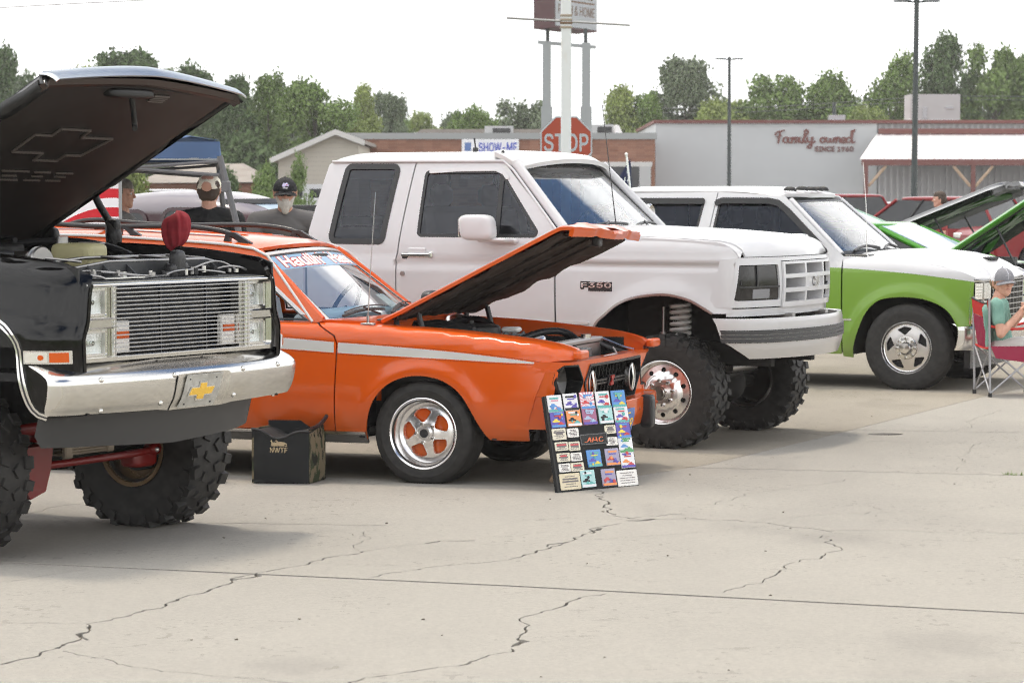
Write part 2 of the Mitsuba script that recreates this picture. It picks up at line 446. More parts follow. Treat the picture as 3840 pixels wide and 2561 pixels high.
hole = affinity.scale(Point(2.67, 19.77).buffer(.10), 1.25, .9)
for region, m in ((whole.difference(old), 'concrete'), (old, 'concrete_old')):
    bits = region.difference(joints).difference(crackarea).difference(hole)
    bits = sorted([g for g in getattr(bits, 'geoms', [bits])], key=lambda g: -g.area)
    big, small = [g for g in bits if g.area > .3], [g for g in bits if 1e-5 < g.area <= .3]
    for g in big:
        pav.add('slab', extr(g.simplify(.0005), .0135, 'xy', -.0135), m)
    if small:
        pav.add('concrete_chip', cat([extr(g, .0125, 'xy', -.0135) for g in small]), m, kind='stuff')
# ------------------------------------------------------------ wheels
def flat(m):
    """a tyre's foot flattened on the ground"""
    v = m.vertices.copy()
    v[:, 2] = np.maximum(v[:, 2], .002)
    m.vertices = v
    return m


def tyre(t, under, c, R, w, r, lugs=0, side=-1):
    cx, cy, cz = c
    Rc = R - (.014 if lugs else 0)
    half = [(r - .012, .44), (r + .012, .49), (r + .025, .50), ((R + r) / 2, .53), (R - .055, .52), (R - .025, .49), (Rc - .008, .44), (Rc, .37), (Rc + .001, .2)]
    prof = [(a, -w * b) for a, b in half] + [(a, w * b) for a, b in half[::-1]] + [(r - .012, -w * .44)]
    m = lathe(prof, 64)
    if not lugs:
        g = []
        for f in (-.26, -.09, .09, .26):
            g.append(lathe([(Rc + .002, w * f - .006), (Rc + .004, w * f + .03), (Rc - .004, w * f + .032), (Rc - .004, w * f - .008), (Rc + .002, w * f - .006)], 64))
        m = cat([m] + g)
    m.apply_translation(c)
    t.add('tyre', flat(m), 'rubber', 40, under)
    if lugs:
        bl = []
        pitch = 2 * math.pi * R / lugs
        for row, (yf, wf, lf, tilt, ph) in enumerate(((-.42, .22, .60, 12, 0), (.42, .22, .60, -12, .5), (-.15, .21, .52, -28, .3), (.15, .21, .52, 28, .8), (-.51, .07, .42, 0, .25), (.51, .07, .42, 0, .75))):
            for i in range(lugs):
                L = pitch * lf * (1.0 if i % 2 else .8)
                b = trimesh.creation.box((L, w * wf, .034 if row < 4 else .05))
                v = b.vertices
                v[v[:, 2] > 0, :2] *= [.86, .88]
                b.vertices = v
                rot(b, (0, 0, 1), tilt + (8 if i % 2 else 0))
                b.apply_translation((0, w * yf, Rc - .004 + (0 if row < 4 else -.036)))
                rot(b, (0, 1, 0), 360 * (i + ph) / lugs)
                bl.append(b)
        m = cat(bl)
        m.apply_translation(c)
        t.add('tread', flat(m), 'rubber', False, under)


def disc(t, part, under, c, face, poly, dish, thick, m, side=-1, res=.02, label=None):
    """wheel face: poly in (x, z) about the hub, dish(r) = how far the metal stands outward"""
    S = lambda u, v: np.stack([c[0] + u, np.full_like(u, c[1]) + side * (face + dish(np.hypot(u, v))), c[2] + v], -1)
    t.add(part, panel(poly, S, (0, side, 0), thick, res), m, under=under, label=label)


def lip(t, under, c, r, w, side, deep, m, face=None):
    f = w * .46
    pr = [(r + .004, f - .012), (r + .006, f), (r - .002, f + .004), (r - .012, f - .004), (r - .016, f - .014), (r - .026, f - deep * .6), (r - .034, f - deep), (r - .034, -w * .4), (r - .02, -w * .44), (r + .004, -w * .46)]
    q = lathe([(a, side * b) for a, b in pr], 64)
    if side < 0:
        q.invert()
    q.apply_translation(c)
    t.add('rim', q, m, 35, under)


def nuts(n, R, c, y, side, s=.016, h=.03, ph=0):
    out = []
    for i in range(n):
        a = 2 * math.pi * (i + ph) / n
        p = np.array([c[0] + R * math.cos(a), y, c[2] + R * math.sin(a)])
        out.append(tube([p, p + [0, side * h * .7, 0], p + [0, side * h, 0]], [s, s, s * .6], 6))
    return cat(out)


def plan(pts, n=160):
    """smooth plan curve through (x, y) given for y <= 0, mirrored; s = arc length from the centre line, negative on the near side"""
    p = np.asarray(pts, float)
    full = np.vstack([p, (p * [1, -1])[::-1][1 if abs(p[-1, 1]) < 1e-9 else 0:]])
    q = smoothpath(full, n * 4)
    s = np.r_[0, np.cumsum(np.linalg.norm(np.diff(q, axis=0), axis=1))]
    s -= s[-1] / 2
    fx = lambda a: np.interp(a, s, q[:, 0])
    fy = lambda a: np.interp(a, s, q[:, 1])
    half = q[:, 1] <= 0
    inv = lambda y: float(np.interp(y, q[:, 1], s))
    fx.inv, fx.smax = inv, s[-1]
    return fx, fy


def seats(t, x, zs, m='seat', ys=(-.38, .38), w=.46, back=.55, lean=12):
    for y in ys:
        t.add('seat', cat([bx(x, y, zs, .5, w, .16, .05), rot(bx(x - .25, y, zs + .05 + back / 2, .13, w, back, .05), (0, 1, 0), -lean, (x - .2, y, zs)), bx(x - .37, y, zs + back + .16, .09, .24, .17, .035)]), m, 40)


def steering(t, x, y, z, R=.19):
    a = np.linspace(0, 2 * np.pi, 25)
    ring = np.stack([x + R * np.cos(a) * .45, y + R * np.sin(a), z + R * np.cos(a) * .9], 1)
    t.add('steering_wheel', cat([tube(ring, .014, 8), cylm((x, y, z), (x + .25, y, z - .12), .03, 10), tube([(x, y - R, z), (x, y + R, z)], .014, 6)]), 'trim', 40)


# ------------------------------------------------------------ white lifted pickup
def white_truck():
    t = Thing('pickup_truck', 'tall lifted white extended-cab pickup with dark tinted side windows behind the orange wagon', 'pickup truck', o=(1.411, 19.502, 0), h=-25)
    sec = pch([(.55, .885), (.66, .915), (.85, .945), (1.05, .958), (1.18, .960), (1.235, .950), (1.256, .964), (1.274, .947), (1.36, .941), (1.43, .930), (1.62, .885), (1.90, .800), (1.96, .775), (2.0, .76)])

    def Wd(x, z):
        w = sec(z)
        k = np.clip((x + .7) / .1, 0, 1)                      # fender rolls over into the bonnet
        w = w - k * .045 * np.clip((z - 1.33 + .06 * np.clip(x, 0, 1)) / .12, 0, 1) ** 2
        w = w - .035 * np.clip(x / .55, 0, 1) ** 2
        r = np.hypot(x, (z - .50) * .98)
        return w + .022 * np.exp(-((r - .535) / .07) ** 2) * np.clip((z - .6) / .2, 0, 1)
    S = lambda u, v: np.stack([u, -Wd(u, v), v], -1)

    def both(part, poly, m='white', thick=.02, off=0, res=.05, under=None, label=None):
        p = panel(poly, S, (0, -1, 0), thick, res, off)
        t.add(part, p, m, under=under, label=label)
        t.add(part, mir(p), m, under=under, label=label)
    qwin = rpoly([(-2.553, 1.372), (-2.476, 1.915), (-2.055, 1.913), (-2.122, 1.368)], .045)
    dwin = rpoly([(-1.853, 1.418), (-1.842, 1.872), (-1.272, 1.872), (-1.225, 1.83), (-.930, 1.455), (-.945, 1.418)], .03)
    both('cab_side', Polygon([(-2.72, .62), (-2.725, 1.453), (-2.628, 1.925), (-2.60, 1.943), (-1.938, 1.943), (-2.016, 1.24), (-2.018, .62)]).difference(qwin))
    both('quarter_window', qwin.buffer(.012).difference(qwin.buffer(-.028)), 'trim', .02, .006)
    both('window_pane', qwin.buffer(-.02), 'tint', 0, -.006)
    both('door', Polygon([(-2.008, .62), (-2.006, 1.24), (-1.928, 1.938), (-1.262, 1.938), (-1.222, 1.908), (-.80, 1.478), (-.786, 1.44), (-.793, 1.2), (-.798, .62)]).difference(dwin))
    both('window_frame', dwin.buffer(.006).difference(dwin.buffer(-.016)), 'trim', .016, .003)
    both('window_pane', dwin.buffer(-.01), 'tint', 0, -.008)
    both('vent_post', LineString([(-1.246, 1.85), (-1.238, 1.42)]).buffer(.017, cap_style=2), 'trim', .012, .004)
    both('rain_guard', LineString([(-1.80, 1.868), (-1.60, 1.880), (-1.30, 1.883), (-1.235, 1.858), (-1.205, 1.825)]).buffer(.014), 'white', .012, .012)
    arch = [(-.497, .783), (-.485, .83), (-.414, .893), (-.345, .95), (-.285, .984), (-.205, 1.012), (-.125, 1.027), (-.05, 1.036), (.011, 1.039), (.09, 1.032), (.167, 1.015), (.23, .992), (.28, .964), (.33, .935), (.362, .915)]
    ach = [tuple(a) for a in smoothpath(arch, 40)]
    fend = Polygon([(-.784, .62), (-.780, 1.2), (-.774, 1.452), (-.25, 1.436), (.2, 1.412), (.38, 1.388), (.48, 1.350), (.530, 1.293), (.516, 1.275), (.505, 1.14), (.492, .95), (.492, .915)] + ach[::-1] + [(-.505, .62)])
    both('fender', fend, res=.035)
    both('arch_trim', LineString(ach).buffer(.008, cap_style=2), 'steel', .015, .006)
    for z in (.836, .812):
        both('rocker_moulding', LineString([(-1.98, z + .004), (-.83, z)]).buffer(.010), 'white', .022, .016)
        both('rocker_moulding', LineString([(-.76, z), (-.545, z)]).buffer(.010), 'white', .022, .016)
    # near door furniture
    for s in (-1, 1):
        f = (lambda m: m) if s < 0 else mir
        y = -float(Wd(-1.85, 1.28)) - .008
        hd = t.add('door_handle', f(cat([bx(-1.845, y - .016, 1.288, .235, .022, .022, .006), bx(-1.735, y - .01, 1.288, .03, .03, .04, .008)])), 'chrome', 30)
        t.add('handle_cup', f(bx(-1.94, y, 1.278, .045, .018, .045, .006)), 'trim', 30)
        t.add('handle_recess', f(bx(-1.85, y + .004, 1.312, .14, .012, .05, .012)), 'white', 30)
        t.add('lock', f(cylm((-1.955, -.958, 1.157), (-1.955, -.972, 1.157), .017, 14)), 'steel', 40)
        mm = rbx(-1.305, -1.10, 1.483, .25, .15, .18, .5)
        v = mm.vertices
        v[:, 0] += (v[:, 2] - 1.488) * -.12
        mm.vertices = v
        t.add('mirror', f(cat([mm, bx(-1.20, -1.03, 1.398, .22, .16, .030, .012), bx(-1.12, -.955, 1.39, .10, .05, .04, .014)])), 'white', 35)
        t.add('mirror_glass', f(bx(-1.428, -1.10, 1.483, .006, .10, .13, .002)), 'chrome')
    # badge
    by = lambda x, z: float(Wd(x, z))
    bg = shapely.union_all([box(-.588, 1.072, -.575, 1.114).buffer(.006), box(-.575, 1.086, -.53, 1.114).buffer(.006), box(-.536, 1.074, -.362, 1.116), box(-.536, 1.054, -.362, 1.076)])
    bp = panel(bg, S, (0, -1, 0), .01, .03, .006)
    k = t.add('badge', bp, 'trim')
    tx = affinity.scale(textpoly('F350', .032, True), 1.95, 1, origin=(0, 0))
    x0, _, x1, _ = tx.bounds
    tx = affinity.translate(affinity.scale(tx, .222 / (x1 - x0), 1, origin=(x0, 0)), -.586 - x0, 1.079)
    t.add('lettering', panel(tx, S, (0, -1, 0), .003, .03, .010), 'alloy', under=k)
    # roof with rolled edges
    yr = .788

    def R(u, v):
        a = np.clip(np.abs(v) / (yr + .004), 0, 1)
        b = np.clip((-2.42 - u) / .19, 0, 1)
        z = 1.938 + .078 * np.sqrt(np.clip(1 - a ** 4.2, 0, 1)) * np.sqrt(np.clip(1 - b ** 2, 0, 1)) ** .8
        return np.stack([u, v, z - .05 * np.clip((u + 1.5) / .35, 0, 1) ** 2], -1)
    t.add('roof', panel(rpoly([(-2.607, -yr), (-1.19, -yr), (-1.10, -.3), (-1.10, .3), (-1.19, yr), (-2.607, yr)], .03), R, (0, 0, 1), .03, .035), 'white')
    for s in (-1, 1):
        t.add('drip_rail', tube([(-2.60, s * .795, 1.943), (-1.25, s * .796, 1.943), (-1.17, s * .81, 1.88), (-.79, s * .928, 1.468)], [.010, .010, .010, .010], 8), 'white', 50)
        q = np.array([(-1.205, .775, 1.935), (-.755, .905, 1.468)])
        t.add('windshield_pillar', cat([tube([(-1.175, s * .765, 1.93), (-.735, s * .885, 1.46)], .036, 10)]), 'white', 50)

    def VZ(u, v):                                                # sun visor over the windshield
        a = np.abs(u) / .80
        xf = -1.02 - .10 * a ** 2.5
        xb = -1.44 + .12 * a ** 3
        x = xb + (xf - xb) * v
        z = 2.026 - .022 * a ** 4 - (.062 + .045 * a ** 2) * np.maximum(v, 0) ** 1.4
        return np.stack([x, u, z], -1)
    t.add('sun_visor', panel(box(-.80, 0, .80, 1).buffer(0), VZ, (0, 0, 1), .032, .05), 'whiteroof')

    def WS(u, v):
        a = u / .88
        x = (-.60 - .155 * a ** 2) * (1 - v) + (-1.13 - .055 * (a) ** 2) * v
        return np.stack([x, u * (1 - .145 * v), 1.462 + v * (.46 - .02 * a ** 2)], -1)
    t.add('windshield', panel(box(-.84, 0, .84, .985), WS, (1, 0, 0), 0, .06), 'windshield')
    t.add('windshield_seal', panel(box(-.86, -.01, .86, 1.0).difference(box(-.825, .035, .825, .96).buffer(.0)), WS, (1, 0, 0), .012, .06, .004), 'trim')
    t.add('cowl', cat([bx(-.68, 0, 1.440, .22, 1.70, .03, .01)]), 'trim', 30)
    for y0, y1 in ((-.62, -.10), (.02, .55)):
        P = [WS(np.array([a]), np.array([b]))[0] + [.02, 0, .015] for a, b in ((y0, .02), ((y0 + y1) / 2, .07), (y1, .05))]
        t.add('wiper', cat([tube(smoothpath(P, 10), .011, 6), tube([P[1] + [0, 0, .012], P[0] + [.06, .1, -.01]], .008, 6)]), 'trim', 50)
    t.add('antenna', cat([tube([(-.40, -.80, 1.44), (-.40, -.80, 1.50), (-.50, -.81, 2.32)], [.012, .004, .0022], 6)]), 'trim', 50)
    t.add('fender_lamp', lathe([(0, -.075), (.045, -.065), (.072, -.02), (.078, .025), (.066, .04), (.055, .02), (0, .012)], 24, 'x').apply_translation((-.88, .93, 1.565)), 'chrome', 40)

    def Hd(u, v):                                                # bonnet
        a = np.clip(np.abs(v) / .915, 0, 1)
        zs = np.interp(u, [-.8, -.25, .2, .38, .50, .56, .66], [1.447, 1.432, 1.412, 1.400, 1.38, 1.36, 1.34])
        zc = np.interp(u, [-.8, -.5, .06, .35, .52, .62, .685], [1.498, 1.492, 1.468, 1.446, 1.425, 1.41, 1.40])
        z = zs + (zc - zs) * (1 - a ** 2.6)
        d = np.clip((np.interp(np.abs(v), ey, ex) - u) / .15, 0, 1)
        return np.stack([u, v, 1.293 + (z - 1.293) * np.sqrt(np.clip(1 - (1 - d) ** 2.4, 0, 1))], -1)
    fx, fy = plan([(.30, -.952), (.42, -.945), (.515, -.915), (.60, -.72), (.665, -.50), (.69, -.25), (.695, 0)])
    edge = [(float(fx(s)), float(fy(s))) for s in np.linspace(fx.inv(-.905), fx.inv(.905), 30)]
    ex, ey = [e[0] for e in edge][:15][::-1], [-e[1] for e in edge][:15][::-1]
    hp = Polygon([(-.66, -.890), (-.25, -.905), (.2, -.908)] + edge[1:-1] + [(.2, .908), (-.25, .905), (-.66, .890), (-.60, 0)])
    t.add('hood', panel(hp, Hd, (0, 0, 1), .02, .04), 'white')
    for s in (-1, 1):
        lp = Polygon([(-.62, s * .85), (.30, s * .85), (.50, s * .80), (.545, s * .80), (.535, s * .900), (.40, s * .912), (.1, s * .922), (-.62, s * .918)])
        t.add('fender_ledge', panel(lp, lambda u, v: Hd(u, np.sign(v) * np.minimum(np.abs(v), .905)) * [1, 0, 1] + np.stack([0 * u, v, -.012 + 0 * u], -1), (0, 0, 1), .02, .03), 'white')
    # front face: header with light and grille openings
    FS = lambda u, v: np.stack([fx(u) + (.012 * np.sin(np.clip((v - .93) / .36, 0, 1) * 3.14)), fy(u), v], -1)
    iv = fx.inv
    g0, g1 = iv(-.475), iv(.60)
    cols = [(-.445, -.095), (-.065, .290), (.320, .570)]
    rows = [(1.170, 1.238), (1.078, 1.143), (.985, 1.048)]
    hl = rpoly([(iv(-.925), 1.005), (iv(-.905), 1.238), (iv(-.515), 1.238), (iv(-.492), 1.0), (iv(-.915), 1.0)], .012)
    hr = affinity.scale(hl, -1, 1, origin=(0, 0))
    cells = [box(iv(a), b, iv(c), d) for a, c in cols for b, d in rows]
    face = Polygon([(iv(-.9505), .955), (iv(-.946), 1.275), (iv(-.90), 1.288), (iv(-.5), 1.288), (iv(.5), 1.288), (iv(.90), 1.288), (iv(.946), 1.275), (iv(.9505), .955)])
    head = face.difference(hl).difference(hr).difference(box(g0, .95, g1, 1.262))
    t.add('header_panel', panel(head, FS, (1, 0, 0), .03, .04, .002), 'white')
    t.add('front_valance', panel(box(iv(-.94), .895, iv(.94), .945), FS, (1, 0, 0), .03, .05, -.012), 'white')
    gr = box(g0 + .004, .95, g1 - .004, 1.256)
    gk = t.add('grille', panel(gr.difference(shapely.union_all(cells)), FS, (1, 0, 0), .15, .04, .016), 'white')
    t.add('emblem_plate', panel(box(iv(-.065), 1.078, iv(.29), 1.143), FS, (1, 0, 0), .02, .05, .0), 'white', under=gk)
    t.add('emblem', cylm((.71, .125, 1.11), (.735, .125, 1.11), .034, 24), 'chrome', 40, under=gk)
    t.add('emblem', cylm((.733, .125, 1.11), (.738, .125, 1.11), .022, 20), 'steel', 40, under=gk)
    t.add('grille_back', bx(.50, .05, 1.1, .02, 1.25, .36), 'dark')
    for h_, s in ((hl, -1), (hr, 1)):
        k = t.add('headlight', panel(h_.buffer(-.004), FS, (1, 0, 0), .02, .04, -.012), 'smoke')
        x0, z0, x1, z1 = h_.bounds
        xm = x0 + (x1 - x0) * (.46 if s < 0 else .54)
        t.add('divider', panel(box(xm - .008, 1.09, xm + .008, z1 - .004), FS, (1, 0, 0), .01, .05, .0), 'trim', under=k)
        t.add('divider', panel(box(x0 + .006, 1.085, x1 - .006, 1.096), FS, (1, 0, 0), .01, .05, .0), 'trim', under=k)
        ribs = shapely.union_all([box(min(xm, x0 if s < 0 else x1) + .02, z, max(xm, x0 if s < 0 else x1) - .02, z + .004) for z in np.arange(1.11, 1.228, .013)])
        t.add('lens_ribs', panel(ribs, FS, (1, 0, 0), .004, .08, -.006), 'smoke', under=k, kind='stuff')
        t.add('marker_lens', panel(box(xm - .05, 1.012, xm + .14, 1.075), FS, (1, 0, 0), .006, .05, -.006), 'grey', under=k)
    # bumper
    bxx, byy = plan([(.345, -.975), (.43, -.972), (.54, -.945), (.66, -.84), (.755, -.60), (.815, -.30), (.835, 0)])
    bi = bxx.inv
    BS = lambda u, v: np.stack([bxx(u) - .55 * np.clip(.70 - v, 0, 1) ** 1.25 - .16 * np.clip(v - .855, 0, 1) ** .8, byy(u) * (1 - .10 * np.clip(.70 - v, 0, 1)), v], -1)
    e0 = -bxx.smax
    bp = Polygon([(e0 + .035, .885), (e0 + .09, .735), (e0 + .30, .615), (-e0 - .30, .600), (-e0 - .09, .735), (-e0 - .035, .885)])
    t.add('bumper', panel(bp, BS, (1, 0, 0), .03, .04), 'white')
    for z0, z1 in ((.778, .806), (.752, .774), (.722, .748)):
        q = Polygon([(e0 + .082, z1), (e0 + .092, z0), (-e0 - .092, z0), (-e0 - .082, z1)])
        t.add('rub_strip', panel(q, BS, (1, 0, 0), .012, .05, .010), 'damgrey')
    for y in (-.35, .35):
        t.add('bumper_bracket', bx(.60, y, .89, .25, .06, .03), 'steel')
    # body insides
    t.add('inner_body', cat([bx(-1.75, 0, .66, 1.9, 1.70, .06), bx(-.62, 0, 1.05, .05, 1.70, .72), bx(-2.68, 0, 1.1, .05, 1.75, .9), bx(.45, 0, 1.02, .04, 1.70, .50), bx(-.2, 0, 1.22, .9, 1.1, .3), bx(.0, -.42, .95, .9, .06, .35), bx(0, .42, .95, .9, .06, .35)]), 'under')
    t.add('rear_wall', extr(Polygon([(-.90, .9), (.90, .9), (.93, 1.40), (.78, 1.93), (-.78, 1.93), (-.93, 1.40)]).difference(box(-.6, 1.48, .6, 1.82)), .04, 'yz', -2.70).apply_transform(np.array([[1, 0, .20, -.29], [0, 1, 0, 0], [0, 0, 1, 0], [0, 0, 0, 1.]])) , 'white')
    t.add('rear_window', rot(bx(-2.645, 0, 1.65, .008, 1.2, .36), (0, 1, 0), 11.3, (-2.645, 0, 1.65)), 'tint')
    t.add('dashboard', bx(-.80, 0, 1.36, .36, 1.66, .22, .06), 'dash', 40)
    t.add('bench_seat', cat([bx(-1.55, 0, 1.05, .5, 1.5, .18, .05), rot(bx(-1.83, 0, 1.36, .15, 1.5, .55, .05), (0, 1, 0), -10, (-1.8, 0, 1.1)), bx(-1.93, -.4, 1.70, .1, .25, .16, .04), bx(-1.93, .4, 1.70, .1, .25, .16, .04)]), 'seat', 40)
    steering(t, -1.18, .40, 1.42)
    t.add('sun_shade', bx(-1.0, .25, 1.70, .02, .5, .14, .008), 'seat', 30)
    # cargo bed, hidden for the most part
    bed = [bx(-3.85, s * .93, 1.0, 2.2, .05, .52, .012) for s in (-1, 1)] + [bx(-4.94, 0, 1.0, .05, 1.88, .52, .012), bx(-3.85, 0, .80, 2.2, 1.8, .04), bx(-2.78, 0, 1.0, .05, 1.84, .50)]
    t.add('cargo_bed', cat(bed), 'white')
    t.add('frame_rail', cat([bx(-2.0, s * .42, .62, 5.2, .08, .16) for s in (-1, 1)] + [bx(.55, 0, .66, .10, .9, .12)]), 'under')
    # axle and suspension
    t.add('axle', cat([cylm((0, -.75, .37), (0, .75, .37), .05, 16), sphere((0, .28, .37), .14), cylm((.12, -.6, .42), (.10, .6, .46), .022, 10), cylm((-.05, -.55, .40), (-.75, -.40, .62), .04, 10), cylm((-.05, .55, .40), (-.75, .40, .62), .04, 10)]), 'under', 40)
    t.add('steering_damper', cylm((.16, -.1, .50), (.16, .42, .50), .035, 16), 'steel', 40)
    for s in (-1, 1):
        a = np.linspace(0, 2 * np.pi * 9, 220)
        t.add('coil_spring', tube(np.stack([-.02 + .065 * np.cos(a), s * .56 + .065 * np.sin(a), .60 + a / a[-1] * .36], 1), .0125, 8), 'plastic_white', 60)
        t.add('shock_absorber', cat([cylm((-.13, s * .60, .50), (-.13, s * .60, .77), .024, 14), cylm((-.13, s * .60, .77), (-.13, s * .60, .94), .009, 10)]), 'steel', 40)
        t.add('wheel_well', cat([bx(.02, s * .36, .98, 1.0, .04, .6), bx(-.52, s * .62, .95, .03, .5, .5), bx(.02, s * .62, 1.12, 1.05, .55, .03)]), 'dark')
    for x, s in ((0, -1), (0, 1), (-3.55, -1), (-3.55, 1)):
        c = (x, s * .815, .378)
        w = numbered(t.k + '__wheel')
        tyre(t, w, c, .392, .30, .215, 26, s)
        lip(t, w, c, .216, .30, s, .05, 'polish')
        cir = Point(0, 0).buffer(.186, quad_segs=20)
        holes = [Point(.152 * math.cos(a), .152 * math.sin(a)).buffer(.0165, quad_segs=5) for a in np.arange(10) * 2 * math.pi / 10 + .3]
        dish = lambda r: np.interp(r, [0, .085, .115, .135, .19], [.026, .026, .016, 0, -.012])
        disc(t, 'wheel_face', w, c, .112, cir.difference(shapely.union_all(holes)), dish, .012, 'polish', s)
        cc = np.array(c)
        t.add('lug_nut', nuts(8, .083, c, c[1] + s * .138, s, .014, .03, .2), 'chrome', 30, under=w, kind='stuff')
        t.add('hub', cat([cylm(cc + [0, s * .13, 0], cc + [0, s * .195, 0], .050, 24), cylm(cc + [0, s * .195, 0], cc + [0, s * .205, 0], .040, 24)]), 'chrome', 40, under=w)
        t.add('brake_drum', cylm(cc + [0, s * .03, 0], cc + [0, s * .085, 0], .17, 28), 'under', 40, under=w)
    # clearance lamp and antenna stub on the roof
    t.add('roof_bolt', sphere((-1.30, -.70, 2.005), .013, 1), 'trim', True)
    t.add('radio_antenna', cat([cylm((-1.85, 0, 2.01), (-1.85, 0, 2.05), .02, 10), cylm((-1.85, 0, 2.05), (-1.86, 0, 2.12), .006, 8)]), 'trim', 40)


white_truck()
# ------------------------------------------------------------ orange wagon with raised bonnet
def orange_wagon():
    t = Thing('station_wagon', 'orange station wagon with white side stripe, roof rack and raised bonnet', 'car', o=(-.242, 17.156, 0), h=-19.5)
    ztop = pch([(-3.6, .955), (-.70, .942), (-.34, .924), (.10, .903), (.53, .865), (.72, .842), (.90, .797), (.945, .765), (.98, .75)])
    sec = pch([(.20, .79), (.255, .815), (.30, .842), (.40, .868), (.55, .880), (.66, .874), (.74, .866), (.95, .86)])

    def Wd(x, z):
        d = ztop(x) - z
        w = sec(z) - np.interp(d, [-.02, 0, .006, .018, .035, .06, .10, .15], [.095, .080, .056, .036, .022, .011, .003, 0])
        w = w - .035 * np.clip((x - .45) / .5, 0, 1) ** 2 - .02 * np.clip((-x - 2.2) / 1.2, 0, 1) ** 2
        r = np.hypot(x + .0, z - .30)
        return w + .020 * np.exp(-((r - .375) / .055) ** 2) * np.clip((z - .33) / .15, 0, 1)
    S = lambda u, v: np.stack([u, -Wd(u, v), v], -1)

    def both(part, poly, m='orange', thick=.015, off=0, res=.04, under=None, SS=S):
        p = panel(poly, SS, (0, -1, 0), thick, res, off)
        t.add(part, p, m, under=under)
        t.add(part, mir(p), m, under=under)
    xs = np.linspace(-.69, .925, 30)
    topl = [(x, float(ztop(x))) for x in xs]
    arch = [(-.372, .245), (-.368, .30), (-.343, .40), (-.292, .502), (-.196, .594), (-.097, .632), (-.013, .641), (.06, .634), (.115, .622), (.18, .593), (.227, .560), (.275, .505), (.305, .452), (.34, .385), (.372, .325), (.415, .268)]
    ach = [tuple(a) for a in smoothpath(arch, 44)]
    fend = Polygon([(-.562, .298), (-.549, .60), (-.543, .817), (-.565, .868), (-.69, .940)] + topl[1:] + [(.938, .752), (.800, .738), (.788, .733), (.711, .538), (.664, .39), (.655, .268)] + ach[::-1] + [(-.372, .298)])
    both('fender', fend, res=.03)
    door = Polygon([(-1.66, .300), (-1.66, .945), (-.703, .938), (-.575, .866), (-.552, .817), (-.558, .60), (-.570, .300)])
    both('door', door)
    both('rear_door', Polygon([(-2.36, .33), (-2.36, .945), (-1.67, .945), (-1.67, .300), (-2.25, .300)]))
    qa = [(-2.55 + .36 * math.cos(a), .30 + .36 * math.sin(a)) for a in np.linspace(0, math.pi, 20)]
    both('rear_quarter', Polygon([(-2.37, .945), (-3.62, .95), (-3.75, .80), (-3.72, .42), (-3.4, .34), (-2.93, .30)] + [(-2.93 + i * .001, z) if False else (x, z) for i, (x, z) in enumerate(qa[::-1])] + [(-2.37, .31)]).buffer(0))
    su = pch([(-3.6, .862), (-.995, .852), (-.547, .828), (.13, .789), (.60, .745), (.742, .7265)])
    sl = pch([(-3.6, .805), (-.970, .785), (-.533, .765), (.133, .742), (.60, .726), (.742, .7235)])
    for a, b in ((-3.3, -2.372), (-2.352, -1.672), (-1.652, -.566), (-.540, .742)):
        xx = np.linspace(a, b, 24)
        st = Polygon([(x, float(su(x))) for x in xx] + [(x, float(sl(x))) for x in xx[::-1]]).buffer(0)
        both('white_stripe', st, 'stripe', .001, .0012, .04)
        for fz, d in ((su, .0065), (sl, -.0065)):
            both('pinstripe', LineString([(x, float(fz(x)) + d) for x in xx]).buffer(.0018), 'orangedark', .001, .0012, .05)
    both('rocker_trim', box(-3.3, .279, -.375, .297), 'chrome', .012, .006, .08)
    both('sill', box(-2.2, .222, -.372, .279), 'sillgrey', .02, -.004, .06)
    # greenhouse: tumblehome from the sill to the gutter
    gw = pch([(.90, .80), (.95, .79), (1.05, .752), (1.25, .668), (1.40, .600), (1.46, .57)])
    GS = lambda u, v: np.stack([u, -gw(v) - .0 * u, v], -1)
    zr = pch([(-3.7, 1.38), (-3.2, 1.445), (-2.54, 1.452), (-1.72, 1.420), (-1.25, 1.384), (-1.12, 1.352)])
    w1 = Polygon([(-1.62, .948), (-1.62, 1.34), (-1.60, 1.365), (-1.33, 1.340), (-1.27, 1.322), (-1.20, 1.278), (-.752, .948)])
    w2 = rpoly([(-2.30, .96), (-2.30, 1.395), (-1.70, 1.37), (-1.70, .955)], .03)
    w3 = rpoly([(-3.25, .98), (-2.95, 1.39), (-2.42, 1.40), (-2.42, .96)], .03)
    roofl = [(x, float(zr(x))) for x in np.linspace(-3.55, -1.14, 20)]
    frame = Polygon([(-3.62, .95), (-3.60, 1.30)] + roofl + [(-.66, .955), (-.70, .942)])
    both('window_frames', frame.difference(w1).difference(w2).difference(w3), SS=GS, res=.06)
    for w in (w1, w2, w3):
        both('window_trim', w.buffer(.012).difference(w.buffer(-.008)).difference(box(-9, .5, 9, .985) if w is w1 else box(0, 0, .1, .1)), 'whitetrim', .012, .005, .06, SS=GS)
        both('window_seal', w.buffer(-.007).difference(w.buffer(-.016)), 'trim', .012, .003, .06, SS=GS)
        if w is not w1:
            both('window_pane', w.buffer(-.004), 'tint', 0, -.008, .08, SS=GS)
    for s in (-1, 1):
        t.add('gutter', tube([(x, s * (float(gw(zr(x))) + .012), float(zr(x)) + .004) for x in np.linspace(-3.5, -1.2, 14)] + [(-1.10, s * .635, 1.335), (-.735, s * .79, .945)], .009, 8), 'whitetrim', 60)
        t.add('windshield_pillar', tube([(-1.17, s * .600, 1.352), (-.93, s * .675, 1.16), (-.69, s * .752, .952)], .026, 10), 'orange', 60)
        if s > 0:
            t.add('door_mirror', cat([rbx(-.62, s * .90, 1.02, .10, .24, .12, .6), bx(-.64, s * .82, .95, .04, .10, .04, .01)]), 'trim', 60)

